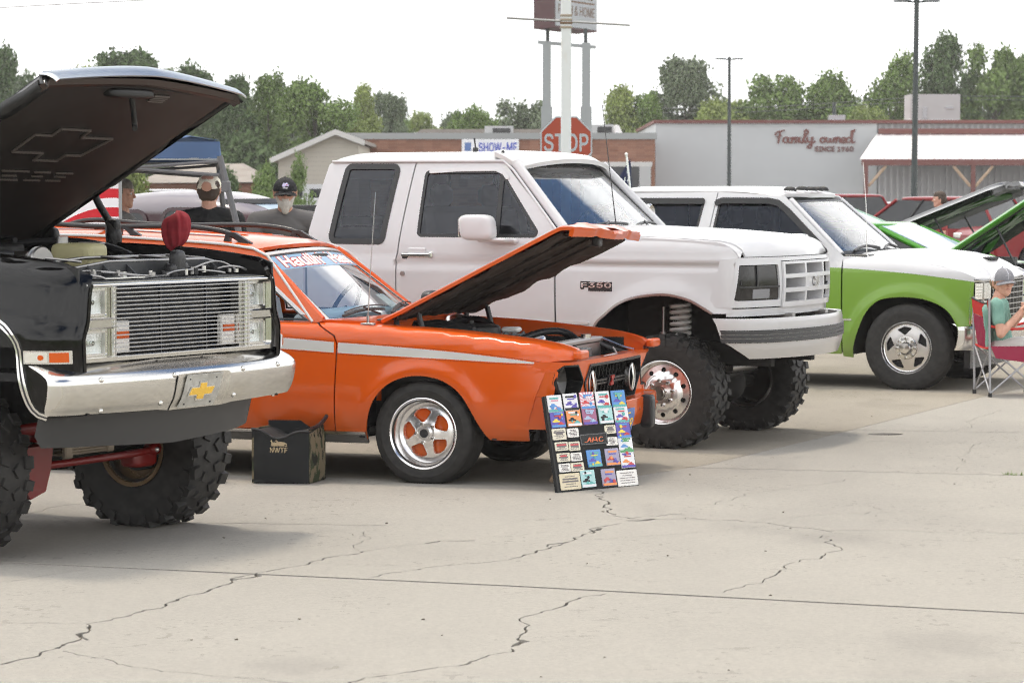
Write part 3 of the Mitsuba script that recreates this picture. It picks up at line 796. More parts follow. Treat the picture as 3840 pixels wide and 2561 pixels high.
    def R(u, v):
        e = gw(zr(u)) + .004
        a = np.clip(np.abs(v) / e, 0, 1)
        return np.stack([u, v, zr(u) + .050 * (1 - a ** 2.6)], -1)
    eg = [(x, float(gw(zr(x)))) for x in np.linspace(-3.6, -1.19, 16)]
    rp = Polygon([(x, -y) for x, y in eg] + [(-1.15, -.45), (-1.115, -.2), (-1.105, 0), (-1.115, .2), (-1.15, .45)] + eg[::-1])
    t.add('roof', panel(rp, R, (0, 0, 1), .02, .05), 'orange')
    for y in (-.36, -.18, .18, .36):
        t.add('roof_rib', panel(LineString([(-3.2, y), (-1.45, y)]).buffer(.010), R, (0, 0, 1), .006, .06, .006), 'steel' if abs(y) > .3 else 'orange')
    # roof rack
    for s in (-1, 1):
        y = s * .50
        P = smoothpath([(-3.15, y, 1.47), (-3.05, y, 1.515), (-2.6, y, 1.522), (-2.0, y, 1.510), (-1.50, y, 1.488), (-1.42, y, 1.468), (-1.34, y, 1.425), (-1.27, y, 1.40)], 40)
        rk = t.add('rack_rail', tube(P, .017, 10), 'trim', 60)
        for x, zz in ((-1.40, 1.400), (-2.15, 1.44), (-3.0, 1.45)):
            ft = extr(Polygon([(x - .06, zz), (x - .035, zz + .075), (x + .02, zz + .075), (x + .15, zz)]).difference(Polygon([(x - .015, zz + .015), (x - .008, zz + .055), (x + .018, zz + .05), (x + .055, zz + .015)])), .035, 'xz', y - .017)
            t.add('rack_foot', ft, 'trim', under=rk)
    for x in (-2.85, -2.35):
        t.add('rack_bar', tube([(x, -.5, 1.50), (x, .5, 1.50)], .012, 8), 'trim', 60)

    def WS(u, v):
        a = u / .72
        x = (-.535 - .125 * a ** 2) * (1 - v) + (-1.075 - .075 * a ** 2) * v
        return np.stack([x, u * (1 - .19 * v), .950 + v * (.412 - .025 * a ** 2)], -1)
    wp = box(-.725, 0.0, .725, 1.0)
    t.add('windshield', panel(box(-.71, .015, .71, .985), WS, (1, 0, 0), 0, .05), 'windshield')
    t.add('windshield_trim', panel(wp.buffer(.02, join_style=2).difference(box(-.712, .012, .712, .98)), WS, (1, 0, 0), .012, .05, .008), 'whitetrim')
    t.add('windshield_seal', panel(box(-.712, .012, .712, .985).difference(box(-.70, .025, .70, .955)), WS, (1, 0, 0), .008, .05, .004), 'trim')
    # banner on the glass: blue tint strip with lettering
    bs = t.add('windshield_banner', panel(box(-.70, .76, .70, .955), WS, (1, 0, 0), .001, .05, .003), 'bannerblue')
    for txt, y0, y1 in (("Haulin'", -.62, -.04), ('Hass', .10, .60)):
        tp = textpoly(txt, .11, True)
        a, b, c, d = tp.bounds
        tp = affinity.translate(affinity.scale(tp, (y1 - y0) / (c - a), .16 / (d - b), origin=(a, b)), y0 - a, .785 - b)
        t.add('lettering', panel(tp.buffer(.012), WS, (1, 0, 0), .001, .04, .0045), 'letterred', under=bs)
        t.add('lettering', panel(tp.buffer(.002), WS, (1, 0, 0), .001, .04, .006), 'paper', under=bs)
    t.add('paper_sheet', panel(rpoly([(.30, .06), (.30, .36), (.56, .36), (.56, .06)], .002), WS, (1, 0, 0), .002, .1, -.03), 'paper')
    for yc in (-.33, .25):
        P = [WS(np.array([a]), np.array([b]))[0] + [.018, 0, .012] for a, b in ((yc - .27, .03), (yc, .10), (yc + .26, .085))]
        t.add('wiper', cat([tube(smoothpath(P, 12), [.008] + [.012] * 10 + [.008], 6), tube([P[1] + [0, 0, .014], P[1] + [.06, .12, -.03]], .007, 6), tube(smoothpath(np.array(P) + [.01, 0, .022], 8), .005, 6)]), 'trim', 50)

    # fender tops, cowl, engine bay
    def FT(u, v):
        e = Wd(u, ztop(u) - .0) - .004
        a = np.clip((e - np.abs(v)) / .12, 0, 1)
        return np.stack([u, v, ztop(u) - .001 + .014 * np.sin(a * 1.5) - .004], -1)
    for s in (-1, 1):
        out = [(x, s * (float(Wd(x, ztop(x))) - .001)) for x in np.linspace(-.69, .93, 26)]
        inn = [(.93, s * .63), (.80, s * .655), (.4, s * .665), (-.34, s * .665), (-.69, s * .60)]
        t.add('fender_top', panel(Polygon(out + inn).buffer(0), FT, (0, 0, 1), .03, .04), 'orange')
        iz = [(x, float(ztop(x)) - .004) for x in np.linspace(-.34, .90, 16)]
        t.add('inner_fender', extr(Polygon(iz + [(x, z - .075) for x, z in iz[::-1]]), .012, 'xz', s * .662 - .006), 'orange')
        t.add('inner_fender_liner', bx(.2, s * .645, .60, 1.15, .02, .42), 'dark')
        t.add('fender_nose', rbx(.945, s * .735, .775, .055, .19, .055, .5), 'orange', 60)
    CW = lambda u, v: np.stack([u, v, .955 + .012 * (1 - (v / .75) ** 2) - (u + .6) * .04], -1)
    t.add('cowl', panel(Polygon([(-.70, -.765), (-.36, -.70), (-.32, 0), (-.36, .70), (-.70, .765), (-.56, .4), (-.52, 0), (-.56, -.4)]), CW, (0, 0, 1), .02, .04), 'orange')
    t.add('cowl_seal', panel(LineString([(-.37, -.62), (-.34, 0), (-.37, .62)]).buffer(.018), CW, (0, 0, 1), .01, .05, .008), 'trim')
    t.add('firewall', bx(-.36, 0, .70, .03, 1.32, .46), 'orange')
    t.add('bay_floor', cat([bx(.25, 0, .33, 1.3, 1.3, .03), bx(-1.9, 0, .30, 3.3, 1.5, .04)]), 'under')
    eng = t.add('engine_block', cat([bx(.10, 0, .55, .62, .42, .34, .03), rbx(.52, 0, .62, .10, .34, .30, .5)]), 'trim', 40)
    for s in (-1, 1):
        vc = t.add('valve_cover', rot(rbx(.10, s * .20, .775, .60, .17, .11, .35), (1, 0, 0), s * 14, (.1, s * .2, .77)), 'alloy', 60, under=eng)
    for i in range(9):
        for s in (-1, 1):
            t.add('fin', rot(bx(-.14 + i * .055, s * .20, .828, .022, .15, .03, .008), (1, 0, 0), s * 14, (.1, s * .2, .77)), 'trim', 30, under=eng)
    t.add('air_cleaner', cat([lathe([(0, -.06), (.17, -.06), (.185, -.05), (.185, .03), (.17, .04), (.12, .05), (0, .052)], 32, 'z').apply_translation((-.02, .02, .86)), cylm((-.02, .02, .90), (-.02, .02, .93), .018, 10)]), 'trim', 40)
    t.add('heater_box', tube(smoothpath([(-.22, -.42, .885), (.0, -.42, .88), (.16, -.42, .865)], 12), [.06] * 10 + [.058, .05], 18), 'trim', 50)
    t.add('coil_cap', bx(.20, .15, .87, .11, .10, .035, .012), 'plastic_white', 40)
    t.add('radiator', cat([bx(.66, 0.05, .62, .05, .84, .38, .006), bx(.655, .05, .805, .08, .88, .035, .01)]), 'steel', 30)
    t.add('radiator_cap', cylm((.655, .25, .82), (.655, .25, .845), .032, 18), 'chrome', 40)
    t.add('fan_shroud', bx(.60, .05, .66, .05, .74, .30, .02), 'trim')
    t.add('battery', cat([bx(.74, -.22, .700, .15, .20, .17, .008), cylm((.72, -.27, .78), (.72, -.27, .80), .012, 8), cylm((.72, -.17, .78), (.72, -.17, .80), .012, 8)]), 'trim', 30)
    hoses = [[(.62, .2, .80), (.5, .22, .86), (.35, .1, .84), (.28, 0, .80)], [(.65, .42, .80), (.75, .50, .74), (.85, .50, .72)], [(-.3, .3, .88), (-.1, .35, .92), (.05, .3, .86)], [(-.34, -.2, .86), (-.15, -.28, .93), (.1, -.3, .87)], [(.30, -.5, .82), (.5, -.52, .80), (.7, -.45, .76)]]
    for i, hp in enumerate(hoses):
        t.add('hose', tube(smoothpath(hp, 16), .016 if i % 2 else .022, 8), 'trim', 60)
    for pts in ([(.70, -.35, .735), (.80, -.35, .725), (.86, -.10, .725)], [(.70, .45, .81), (.82, .52, .755), (.87, .56, .74)], [(.88, -.1, .728), (.885, .15, .735), (.80, .35, .76)]):
        t.add('support_rod', tube(pts, .007, 6), 'alloy', 50)
    t.add('brake_booster', cat([lathe([(0, -.07), (.10, -.06), (.115, 0), (.10, .06), (0, .07)], 24, 'x').apply_translation((-.26, .42, .84)), bx(-.10, .42, .86, .16, .06, .07, .015)]), 'alloy', 40)
    t.add('fluid_cap', cylm((-.10, -.55, .875), (-.10, -.55, .905), .03, 14), 'redlens', 40)

    # header, lights, grille
    fx, fy = plan([(.655, -.862), (.72, -.858), (.80, -.848), (.855, -.815), (.88, -.75), (.892, -.60), (.902, -.40), (.912, 0)])
    iv = fx.inv
    FS = lambda u, v: np.stack([fx(u) - .10 * np.clip(.50 - v, 0, 1) + .028 * np.clip((v - .52) / .2, 0, 1) - (np.clip((.74 - v) / .35, 0, 1) * .125 * np.clip((np.abs(u) - iv(.80)) / .1, 0, 1)), fy(u), v], -1)
    bay = rpoly([(iv(-.835), .530), (iv(-.842), .68), (iv(-.825), .712), (iv(-.70), .712), (iv(-.575), .61), (iv(-.64), .515), (iv(-.80), .512)], .018)
    bayr = affinity.scale(bay, -1, 1, origin=(0, 0))
    gri = rpoly([(iv(-.525), .655), (iv(-.50), .706), (iv(.50), .706), (iv(.565), .60), (iv(.46), .455), (iv(-.46), .455), (iv(-.565), .60)], .012)
    e0 = -fx.smax
    hd = Polygon([(e0 + .02, .735), (e0 + .005, .34), (-e0 - .005, .34), (-e0 - .02, .735)])
    t.add('header_panel', panel(hd.difference(bay).difference(bayr).difference(gri), FS, (1, 0, 0), .03, .03, .001), 'orange')
    t.add('header_shelf', panel(Polygon([(.80, -.80), (.895, -.70), (.918, -.40), (.93, 0), (.918, .40), (.895, .70), (.80, .80), (.84, 0)]), lambda u, v: np.stack([u, v, .733 + 0 * u], -1), (0, 0, 1), .012, .06), 'orange')
    for b, s in ((bay, -1), (bayr, 1)):
        k = t.add('headlight_tunnel', panel(b.buffer(.004).difference(b.buffer(-.005)), FS, (1, 0, 0), .13, .03, .004), 'blacksatin')
        t.add('headlight', panel(b.buffer(-.003), FS, (1, 0, 0), .02, .05, -.105), 'black', under=k)
        c = b.centroid
        p = FS(np.array([c.x + .02 * s]), np.array([c.y + .01]))[0]
        t.add('reflector', lathe([(0, 0), (.05, .012), (.085, .03), (.09, .035), (.085, .0)], 28, 'x').apply_translation(p + [-.095, 0, 0]), 'smoke', 40, under=k)
    rim = t.add('grille_surround', panel(gri.buffer(.002).difference(gri.buffer(-.012)), FS, (1, 0, 0), .10, .03, .010), 'trim')
    t.add('grille_back', panel(gri, FS, (1, 0, 0), .02, .06, -.075), 'blacksatin', under=rim)
    for z in (.588, .568):
        t.add('grille_bar', panel(box(iv(-.46), z - .006, iv(.47), z + .006), FS, (1, 0, 0), .02, .06, -.03), 'trim', under=rim)
    for y in np.linspace(-.42, .42, 13):
        t.add('grille_slat', panel(box(iv(y) - .003, .46, iv(y) + .003, .70), FS, (1, 0, 0), .02, .1, -.06), 'blacksatin', under=rim)
    em = textpoly('X', .05, True)
    em = shapely.union_all([Polygon([(-.03, -.03), (.03, -.03), (.03, -.018), (.008, 0), (.03, .018), (.03, .03), (-.03, .03), (-.03, .018), (-.008, 0), (-.03, -.018)])])
    t.add('emblem_plate', panel(box(-.05, .548, .05, .612), FS, (1, 0, 0), .01, .05, -.022), 'trim', under=rim)
    t.add('emblem', panel(affinity.translate(em, 0, .580), FS, (1, 0, 0), .008, .05, -.012), 'letterred', under=rim)
    for y in (-.40, .40):
        a = np.linspace(0, 2 * np.pi, 33)
        p = FS(np.array([iv(y)]), np.array([.578]))[0] + [-.005, 0, 0]
        k = t.add('driving_light', tube(np.stack([p[0] + 0 * a, p[1] + .062 * np.cos(a), p[2] + .082 * np.sin(a)], 1), .0065, 8), 'steel', 60)
        t.add('lens', lathe([(0, .0), (.045, -.008), (.062, -.02)], 24, 'x').apply_translation(p + [-.01, 0, 0]), 'amber' if y < 0 else 'smoke', 60, under=k)
        t.add('bar', tube([p + [0, 0, -.08], p + [.012, 0, 0], p + [0, 0, .08]], .008, 6), 'chrome', 60, under=k)
    for s in (-1, 1):
        mk = rpoly([(iv(-.858) - .0, .675), (iv(-.842), .675), (iv(-.838), .53), (iv(-.858) - .05, .53)], .01)
        mk = mk if s < 0 else affinity.scale(mk, -1, 1, origin=(0, 0))
        kk = t.add('marker_bezel', panel(mk.buffer(.014).difference(mk), FS, (1, 0, 0), .01, .03, .006), 'orange')
        t.add('marker_light', panel(mk.buffer(-.002), FS, (1, 0, 0), .01, .03, .004), 'amber', under=kk)
    # bumper, guards, plate
    bxx, byy = plan([(.74, -.882), (.84, -.870), (.92, -.825), (.985, -.60), (1.02, -.30), (1.035, 0)])
    BS = lambda u, v: np.stack([bxx(u) - .25 * np.maximum(.375 - v, 0) - .35 * np.maximum(v - .455, 0), byy(u), v], -1)
    b0 = -bxx.smax
    t.add('bumper', panel(Polygon([(b0 + .02, .468), (b0 + .05, .33), (b0 + .12, .302), (-b0 - .12, .302), (-b0 - .05, .33), (-b0 - .02, .468)]), BS, (1, 0, 0), .025, .03), 'orange')
    t.add('bumper_top', panel(Polygon([(x, y) for x, y in zip(bxx(np.linspace(b0 + .03, -b0 - .03, 30)), byy(np.linspace(b0 + .03, -b0 - .03, 30)))] + [(.72, .80), (.72, -.80)]), lambda u, v: np.stack([u, v, .463 + 0 * u], -1), (0, 0, 1), .012, .06), 'orange')
    for y in (-.30, .30):
        t.add('bumper_guard', rbx(float(bxx(bxx.inv(y))) + .02, y, .375, .085, .085, .205, .4), 'trim', 60)
    for y in (-.74, -.15, .15, .74):
        p = BS(np.array([bxx.inv(y)]), np.array([.40]))[0]
        t.add('bumper_bolt', sphere(p + [.0, 0, 0], .011, 1), 'orangedark', True)
    pk = t.add('license_plate', panel(rpoly([(bxx.inv(-.315), .275), (bxx.inv(-.315), .42), (bxx.inv(-.01), .42), (bxx.inv(-.01), .275)], .008), BS, (1, 0, 0), .004, .05, .016), 'plateblue')
    for txt, y0, y1, z0, z1 in (('3659', -.295, -.03, .300, .365), ('1975', -.24, -.09, .385, .402)):
        tp = textpoly(txt, .06, True)
        a, b, c, d = tp.bounds
        u0, u1 = bxx.inv(y0), bxx.inv(y1)
        tp = affinity.translate(affinity.scale(tp, (u1 - u0) / (c - a), (z1 - z0) / (d - b), origin=(a, b)), u0 - a, z0 - b)
        if txt == '1975':
            tp = box(u0, z0 + .004, u1, z0 + .012)
        t.add('lettering', panel(tp, BS, (1, 0, 0), .002, .05, .018), 'gold', under=pk)
    t.add('lower_valance', panel(box(iv(-.84), .27, iv(.84), .43), lambda u, v: np.stack([fx(u) - .09 - .3 * (.43 - v), fy(u) * .985, v], -1), (1, 0, 0), .02, .06), 'trim')
    # raised bonnet
    hg, ang = np.array([-.315, 0, .968]), math.radians(26.5)
    du, dn = np.array([math.cos(ang), 0, math.sin(ang)]), np.array([-math.sin(ang), 0, math.cos(ang)])
    L = 1.315

    def HS(off=0.0):
        def f(u, v):
            crown = .032 * (1 - (v / .72) ** 2) + .012 * np.exp(-((np.abs(v) - .30) / .05) ** 2)
            n = crown - .045 * np.clip((u - L + .09) / .09, 0, 1.5) ** 2 - .012 * np.clip((np.abs(v) - .66) / .06, 0, 1) ** 2 + off
            P = hg + u[:, None] * du + n[:, None] * dn
            P[:, 1] = v
            P[:, 2] -= (v + .7) * .036 * np.clip(u / L, 0, 1)
            return P
        return f
    hp = Polygon([(-.02, -.70), (.10, -.715), (L - .03, -.70), (L + .0, -.66), (L + .035, -.35), (L + .05, 0), (L + .035, .35), (L, .66), (L - .03, .70), (.10, .715), (-.02, .70), (.02, 0)])
    hk = t.add('hood', panel(hp, HS(), (-.4, 0, 1), .022, .04), 'orange')
    t.add('hood_lip', panel(Polygon([(L - .005, -.67), (L + .027, -.35), (L + .042, 0), (L + .027, .35), (L - .005, .67), (L - .03, .67), (L, 0), (L - .03, -.67)]), HS(-.018), (-.4, 0, 1), .045, .04), 'orange', under=hk)
    jit = lambda f, a: (lambda u, v: f(u, v) + (a * (meshkit.noise(np.stack([u * 9, v * 9, 0 * u], -1)) - .5))[:, None] * dn)
    t.add('hood_liner', panel(rpoly([(.05, -.655), (L - .10, -.64), (L - .05, 0), (L - .10, .64), (.05, .655)], .03), jit(HS(-.036), .03), (-.4, 0, 1), .022, .04), 'hoodliner', under=hk)
    for y in (-.34, 0, .34):
        t.add('hood_brace', panel(LineString([(.10, y), (L - .12, y * .8)]).buffer(.018), HS(-.066), (-.4, 0, 1), .012, .06), 'hoodliner', under=hk)
    t.add('hood_latch', rbx(.80, .02, 1.425, .05, .09, .07, .5), 'trim', under=hk)
    for s in (-1, 1):
        t.add('hood_hinge', cat([cylm((-.27, s * .60, .90), (-.265, s * .60, .985), .017, 10), bx(-.25, s * .60, .97, .10, .02, .03, .006)]), 'trim', 40)
        t.add('hood_strut', cat([cylm((-.085, s * .60, .84), (-.125, s * .60, .99), .017, 12), cylm((-.125, s * .60, .99), (-.145, s * .60, 1.035), .010, 10)]), 'trim', 40)
    # antenna on the near fender
    t.add('antenna', cat([rbx(-.40, -.73, .932, .09, .05, .02, .5), cylm((-.40, -.73, .93), (-.40, -.73, .985), .010, 8), tube([(-.40, -.73, .98), (-.375, -.735, 1.35), (-.345, -.74, 1.72)], [.0035, .0028, .002], 6)]), 'steel', 50)
    # cabin
    t.add('dashboard', rbx(-.80, 0, .90, .34, 1.36, .20, .4), 'dashlight', 60)
    seats(t, -1.30, .62, 'seatlight', w=.5, back=.42)
    t.add('rear_bench', cat([bx(-2.2, 0, .62, .5, 1.2, .16, .05), rot(bx(-2.45, 0, .85, .12, 1.2, .42, .04), (0, 1, 0), -10, (-2.4, 0, .6))]), 'seatlight', 40)
    steering(t, -1.02, .36, .97, .18)
    t.add('door_card', cat([bx(-1.2, s * .755, .66, .95, .02, .52) for s in (-1, 1)] + [bx(-2.7, s * .755, .66, 1.8, .02, .52) for s in (-1, 1)]), 'trim')
    t.add('interior_mirror', rbx(-1.03, .0, 1.31, .03, .24, .06, .5), 'trim', 60)
    t.add('tailgate', panel(rpoly([(-.78, .40), (-.80, .92), (-.58, 1.38), (.58, 1.38), (.80, .92), (.78, .40)], .03), lambda u, v: np.stack([-3.74 + .30 * np.clip((v - .92) / .46, 0, 1) ** 1.2, u, v], -1), (-1, 0, 0), .03, .08), 'orange')
    # running gear
    t.add('undercarriage', cat([cylm((.02, -.62, .27), (.02, .62, .27), .04, 12), bx(.1, 0, .27, .5, .8, .08, .02), cylm((-.6, .2, .22), (-3.2, .25, .24), .03, 10), cylm((-2.55, -.65, .29), (-2.55, .65, .29), .05, 12), bx(-1.9, -.55, .25, 2.2, .10, .08), bx(-1.9, .55, .25, 2.2, .10, .08)]), 'under', 40)
    t.add('wheel_well', cat([bx(-.02, s * .60, .62, .82, .46, .03) for s in (-1, 1)] + [bx(-.40, s * .62, .44, .03, .42, .36) for s in (-1, 1)] + [bx(.44, s * .62, .44, .03, .42, .34) for s in (-1, 1)]), 'dark')
    for x, s in ((0, -1), (0, 1), (-2.55, -1), (-2.55, 1)):
        w_ = .23
        c = (x, s * (.875 - w_ / 2 - .015), .297)
        w = numbered(t.k + '__wheel')
        tyre(t, w, c, .312, w_, .205, 0, s)
        lip(t, w, c, .212, w_ * 1.03, s, .075, 'polish')
        wins = []
        for i in range(5):
            a = math.pi / 2 + .22 + 2 * math.pi * i / 5
            wn = Polygon([(.075 * math.cos(a - .10), .075 * math.sin(a - .10)), (.128 * math.cos(a - .40), .128 * math.sin(a - .40)), (.140 * math.cos(a - .2), .140 * math.sin(a - .2)), (.143 * math.cos(a), .143 * math.sin(a)), (.140 * math.cos(a + .2), .140 * math.sin(a + .2)), (.128 * math.cos(a + .40), .128 * math.sin(a + .40)), (.075 * math.cos(a + .10), .075 * math.sin(a + .10))])
            wins.append(wn.buffer(-.006).buffer(.012, quad_segs=4))
        star = Point(0, 0).buffer(.178, quad_segs=20).difference(shapely.union_all(wins))
        dish = lambda r: np.interp(r, [0, .055, .085, .13, .15, .18], [.022, .022, .012, .004, .0, -.012])
        disc(t, 'spokes', w, c, .045, star, dish, .022, 'polish', s, .012)
        for wn in wins:
            ring = wn.buffer(.007).difference(wn.buffer(.001))
            disc(t, 'spoke_edge', w, c, .048, ring, dish, .012, 'polish', s, .02)
        cc = np.array(c)
        t.add('brake_disc', cylm(cc + [0, s * -.02, 0], cc + [0, s * .012, 0], .172, 30), 'orange', 40, under=w)
        t.add('hub', cat([cylm(cc + [0, s * .03, 0], cc + [0, s * .090, 0], .036, 22), lathe([(.026, 0), (.036, .006), (.036, .0)], 22).apply_translation(cc + [0, s * .09, 0])]), 'polish', 40, under=w)
        t.add('hub_cap', cylm(cc + [0, s * .088, 0], cc + [0, s * .093, 0], .026, 22), 'trim', 40, under=w)
        t.add('lug_nut', nuts(5, .058, c, c[1] + s * .062, s, .012, .022, .55), 'chrome', 30, under=w, kind='stuff')


gloss('stripe', (.78, .77, .75), .05)
gloss('whitetrim', (.78, .78, .77), .06)
gloss('letterred', (.62, .06, .05), .1)
mat('bannerblue', (.20, .33, .46), .3)
mat('dashlight', (.30, .36, .40), .7)
mat('sillgrey', (.11, .105, .10), .45)
orange_wagon()
# ------------------------------------------------------------ black lifted truck, nearest
def black_truck():
    t = Thing('pickup_truck', 'black lifted pickup nearest the camera with raised bonnet and chrome billet grille', 'pickup truck', o=(-2.281, 13.677, 0), h=-30)
    sec = pch([(.55, .925), (.72, .945), (1.0, .972), (1.13, .977), (1.165, .966), (1.20, .948), (1.36, .925), (1.42, .885), (1.455, .835), (1.50, .82)])
    pxy = np.array([(-6, .978), (.3, .975), (.55, .958), (.70, .925), (.775, .875), (.81, .82), (.83, .78)])

    pq = pch(pxy)

    def Wd(x, z):
        w = sec(z + .085 * np.clip((x - .25) / .55, 0, 1))
        lim = pq(x)
        w = w - (.978 - lim)
        r = np.hypot((x - 0.0) * .98, (z - .56))
        return w + .020 * np.exp(-((r - .645) / .05) ** 2) * np.clip((z - .66) / .15, 0, 1)
    S = lambda u, v: np.stack([u, -Wd(u, v), v], -1)

    def both(part, poly, m='black', thick=.02, off=0, res=.04, under=None):
        p = panel(poly, S, (0, -1, 0), thick, res, off)
        t.add(part, p, m, under=under)
        t.add(part, mir(p), m, under=under)
    ztop = pch([(-5, 1.46), (-.9, 1.458), (-.2, 1.45), (.25, 1.430), (.55, 1.408), (.72, 1.388), (.80, 1.362), (.83, 1.33)])
    half = [(.715, .695), (.655, .735), (.632, .80), (.615, .87), (.605, .95), (.595, 1.02), (.56, 1.075), (.50, 1.118), (.40, 1.15), (.2, 1.165), (0, 1.168)]
    ach = [tuple(a) for a in smoothpath(half + [(-x, z) for x, z in half[:-1][::-1]], 60)]
    topl = [(x, float(ztop(x))) for x in np.linspace(-.88, .825, 26)]
    both('fender', Polygon([(-.88, .66)] + topl + [(.832, 1.30), (.832, .70), (.72, .690)] + ach + [(-.72, .66)]).buffer(0), res=.03)
    both('arch_trim', LineString(ach).buffer(.013, cap_style=2), 'chrome', .014, .010, .04)
    both('arch_gap', LineString(ach).buffer(.0035, cap_style=2), 'trim', .004, .012, .05)
    mk = box(.625, .940, .805, 1.000)
    both('marker_bezel', mk, 'alloy', .014, .010, .04)
    both('marker_lens', box(.634, .948, .732, .992), 'lens', .004, .014, .04)
    both('marker_amber', box(.738, .948, .796, .992), 'amber', .004, .014, .04)
    both('marker_bulb', Point(.705, .970).buffer(.012), 'amber', .003, .017, .04)

    def FT(u, v):
        e = Wd(u, ztop(u)) - .002
        a = np.clip((e - np.abs(v)) / .09, 0, 1)
        return np.stack([u, v, ztop(u) - .002 + .012 * np.sin(a * 1.57)], -1)
    for s in (-1, 1):
        out = [(x, s * (float(Wd(x, ztop(x))) + .003)) for x in np.linspace(-.88, .82, 50)]
        t.add('fender_top', panel(Polygon(out + [(.82, s * .745), (.5, s * .77), (-.88, s * .77)]).buffer(0), FT, (0, 0, 1), .02, .04), 'black')
        inn = Polygon([(-.86, 1.0), (-.86, 1.462), (.25, 1.436), (.55, 1.413), (.72, 1.394), (.80, 1.366), (.81, 1.0)])
        t.add('inner_fender', extr(inn, .012, 'xz', s * .765 - .006), 'blacksatin')

    # front: frame, lights, billet grille
    FP = lambda u, v: np.stack([.800 + 0 * u, u, v], -1)
    outer = rpoly([(-.762, .938), (-.762, 1.302), (.762, 1.302), (.762, .938)], .03)
    inner = rpoly([(-.738, .957), (-.738, 1.281), (.738, 1.281), (.738, .957)], .02)
    gk = t.add('grille_frame', panel(outer.difference(inner), FP, (1, 0, 0), .07, .06, .012), 'chrome')
    t.add('frame_bead', tube([(.816, -.738, 1.29), (.816, .738, 1.29)], .009, 8), 'chrome', 60, under=gk)
    t.add('grille_back', bx(.70, 0, 1.12, .02, 1.50, .36), 'dark', under=gk)
    for s in (-1, 1):
        b = box(.485, .957, .738, 1.281) if s > 0 else box(-.738, .957, -.485, 1.281)
        lo = rpoly([(s * .555, 1.150), (s * .555, 1.272), (s * .710, 1.272), (s * .710, 1.150)], .008)
        l2 = rpoly([(s * .555, .967), (s * .555, 1.078), (s * .710, 1.078), (s * .710, .967)], .008)
        bz = t.add('headlight_bezel', panel(b.difference(lo).difference(l2), FP, (1, 0, 0), .05, .06, -.006), 'chrome')
        t.add('bezel_bar', bx(.806, s * .632, 1.114, .03, .20, .050, .008), 'chrome', 30, under=bz)
        t.add('bezel_rib', tube([(.806, s * .525, .962), (.806, s * .525, 1.278)], .010, 8), 'chrome', 60, under=bz)
        for q in (lo, l2):
            hk = t.add('headlight', panel(q.buffer(-.006), lambda u, v, q=q: np.stack([.772 + .010 * (1 - ((u - q.centroid.x) / .08) ** 2) * (1 - ((v - q.centroid.y) / .07) ** 2), u, v], -1), (1, 0, 0), .01, .015), 'clearlens')
            t.add('reflector', panel(q.buffer(-.006), lambda u, v, q=q: np.stack([.748 + 2.2 * ((u - q.centroid.x) ** 2 + (v - q.centroid.y) ** 2), u, v], -1), (1, 0, 0), .004, .02), 'lens', under=hk)
            t.add('bulb_shield', rbx(.757, q.centroid.x, q.centroid.y, .03, .035, .03, .7), 'chrome', 60, under=hk)
            t.add('gasket', panel(q.buffer(.001).difference(q.buffer(-.008)), FP, (1, 0, 0), .06, .06, -.012), 'alloy', under=hk)
        ly = s * .42
        lk = t.add('signal_lamp', bx(.762, ly, 1.045, .03, .115, .15, .006), 'plastic_white', 30)
        t.add('amber_bulb', bx(.779, ly, 1.055, .006, .09, .04), 'amber', under=lk)
    for i in range(17):
        z = .960 + i * .01955
        t.add('grille_bar', bx(.832, 0, z, .020, 1.07, .0050, .0012), 'alloy', under=gk)
    for y in (-.535, -.18, .18, .535):
        t.add('grille_post', bx(.815, y, 1.117, .012, .008, .325), 'trim' if abs(y) < .5 else 'alloy', under=gk)
    t.add('valance', panel(box(-.86, .880, .86, .940), lambda u, v: np.stack([.795 - .02 * (np.abs(u) / .8) ** 6, u, v], -1), (1, 0, 0), .02, .06), 'black')
    # bumper
    bxx, byy = plan([(.62, -.985), (.72, -.980), (.80, -.955), (.865, -.80), (.915, -.45), (.935, -.2), (.938, 0)])
    off = pch([(.690, -.052), (.71, -.042), (.74, -.022), (.80, -.004), (.850, .003), (.872, -.004), (.888, -.022), (.905, -.055), (.925, -.100), (.94, -.14)])
    bi = bxx.inv
    BS = lambda u, v: np.stack([bxx(u) + off(v) - .016 * np.clip(1 - np.abs(u) / .21, 0, 1) ** .2 * np.clip((.865 - v) / .03, 0, 1), byy(u) * (1 + off(v) * .12), v], -1)
    e0 = -bxx.smax
    n0 = bi(-.968)
    bp = Polygon([(n0, .932), (n0 + .005, .74), (n0 + .02, .708), (-.30, .700), (-.20, .690), (.20, .690), (.30, .700), (-e0 - .22, .708), (-e0 - .08, .76), (-e0 - .02, .85), (-e0 - .02, .932)])
    bk = t.add('bumper', panel(bp, BS, (1, 0, 0), .012, .02), 'chromeworn')
    for y, z in ((-.71, .862), (-.23, .860), (.33, .860), (.69, .862), (-.30, .732), (-.68, .718), (.28, .735)):
        p = BS(np.array([bi(y)]), np.array([z]))[0]
        t.add('bolt', sphere(p, .013, 2), 'chrome', True, under=bk)
    pl = t.add('plate', panel(Polygon([(-.150, .702), (-.135, .856), (.150, .856), (.135, .702)]), BS, (1, 0, 0), .004, .05, .010), 'plateworn')
    bow = [(-.33, -1), (.33, -1), (.36, -.42), (1.12, -.42), (1.33, .42), (.45, .42), (.48, 1.0), (-.18, 1.0), (-.21, .42), (-1.10, .42), (-1.30, -.42), (-.42, -.42)]
    bw = affinity.translate(affinity.scale(Polygon(bow), .072, .036, origin=(0, 0)), -.012, .778)
    t.add('bowtie_rim', panel(bw.buffer(.006, join_style=2), BS, (1, 0, 0), .006, .03, .018), 'chrome', under=pl)
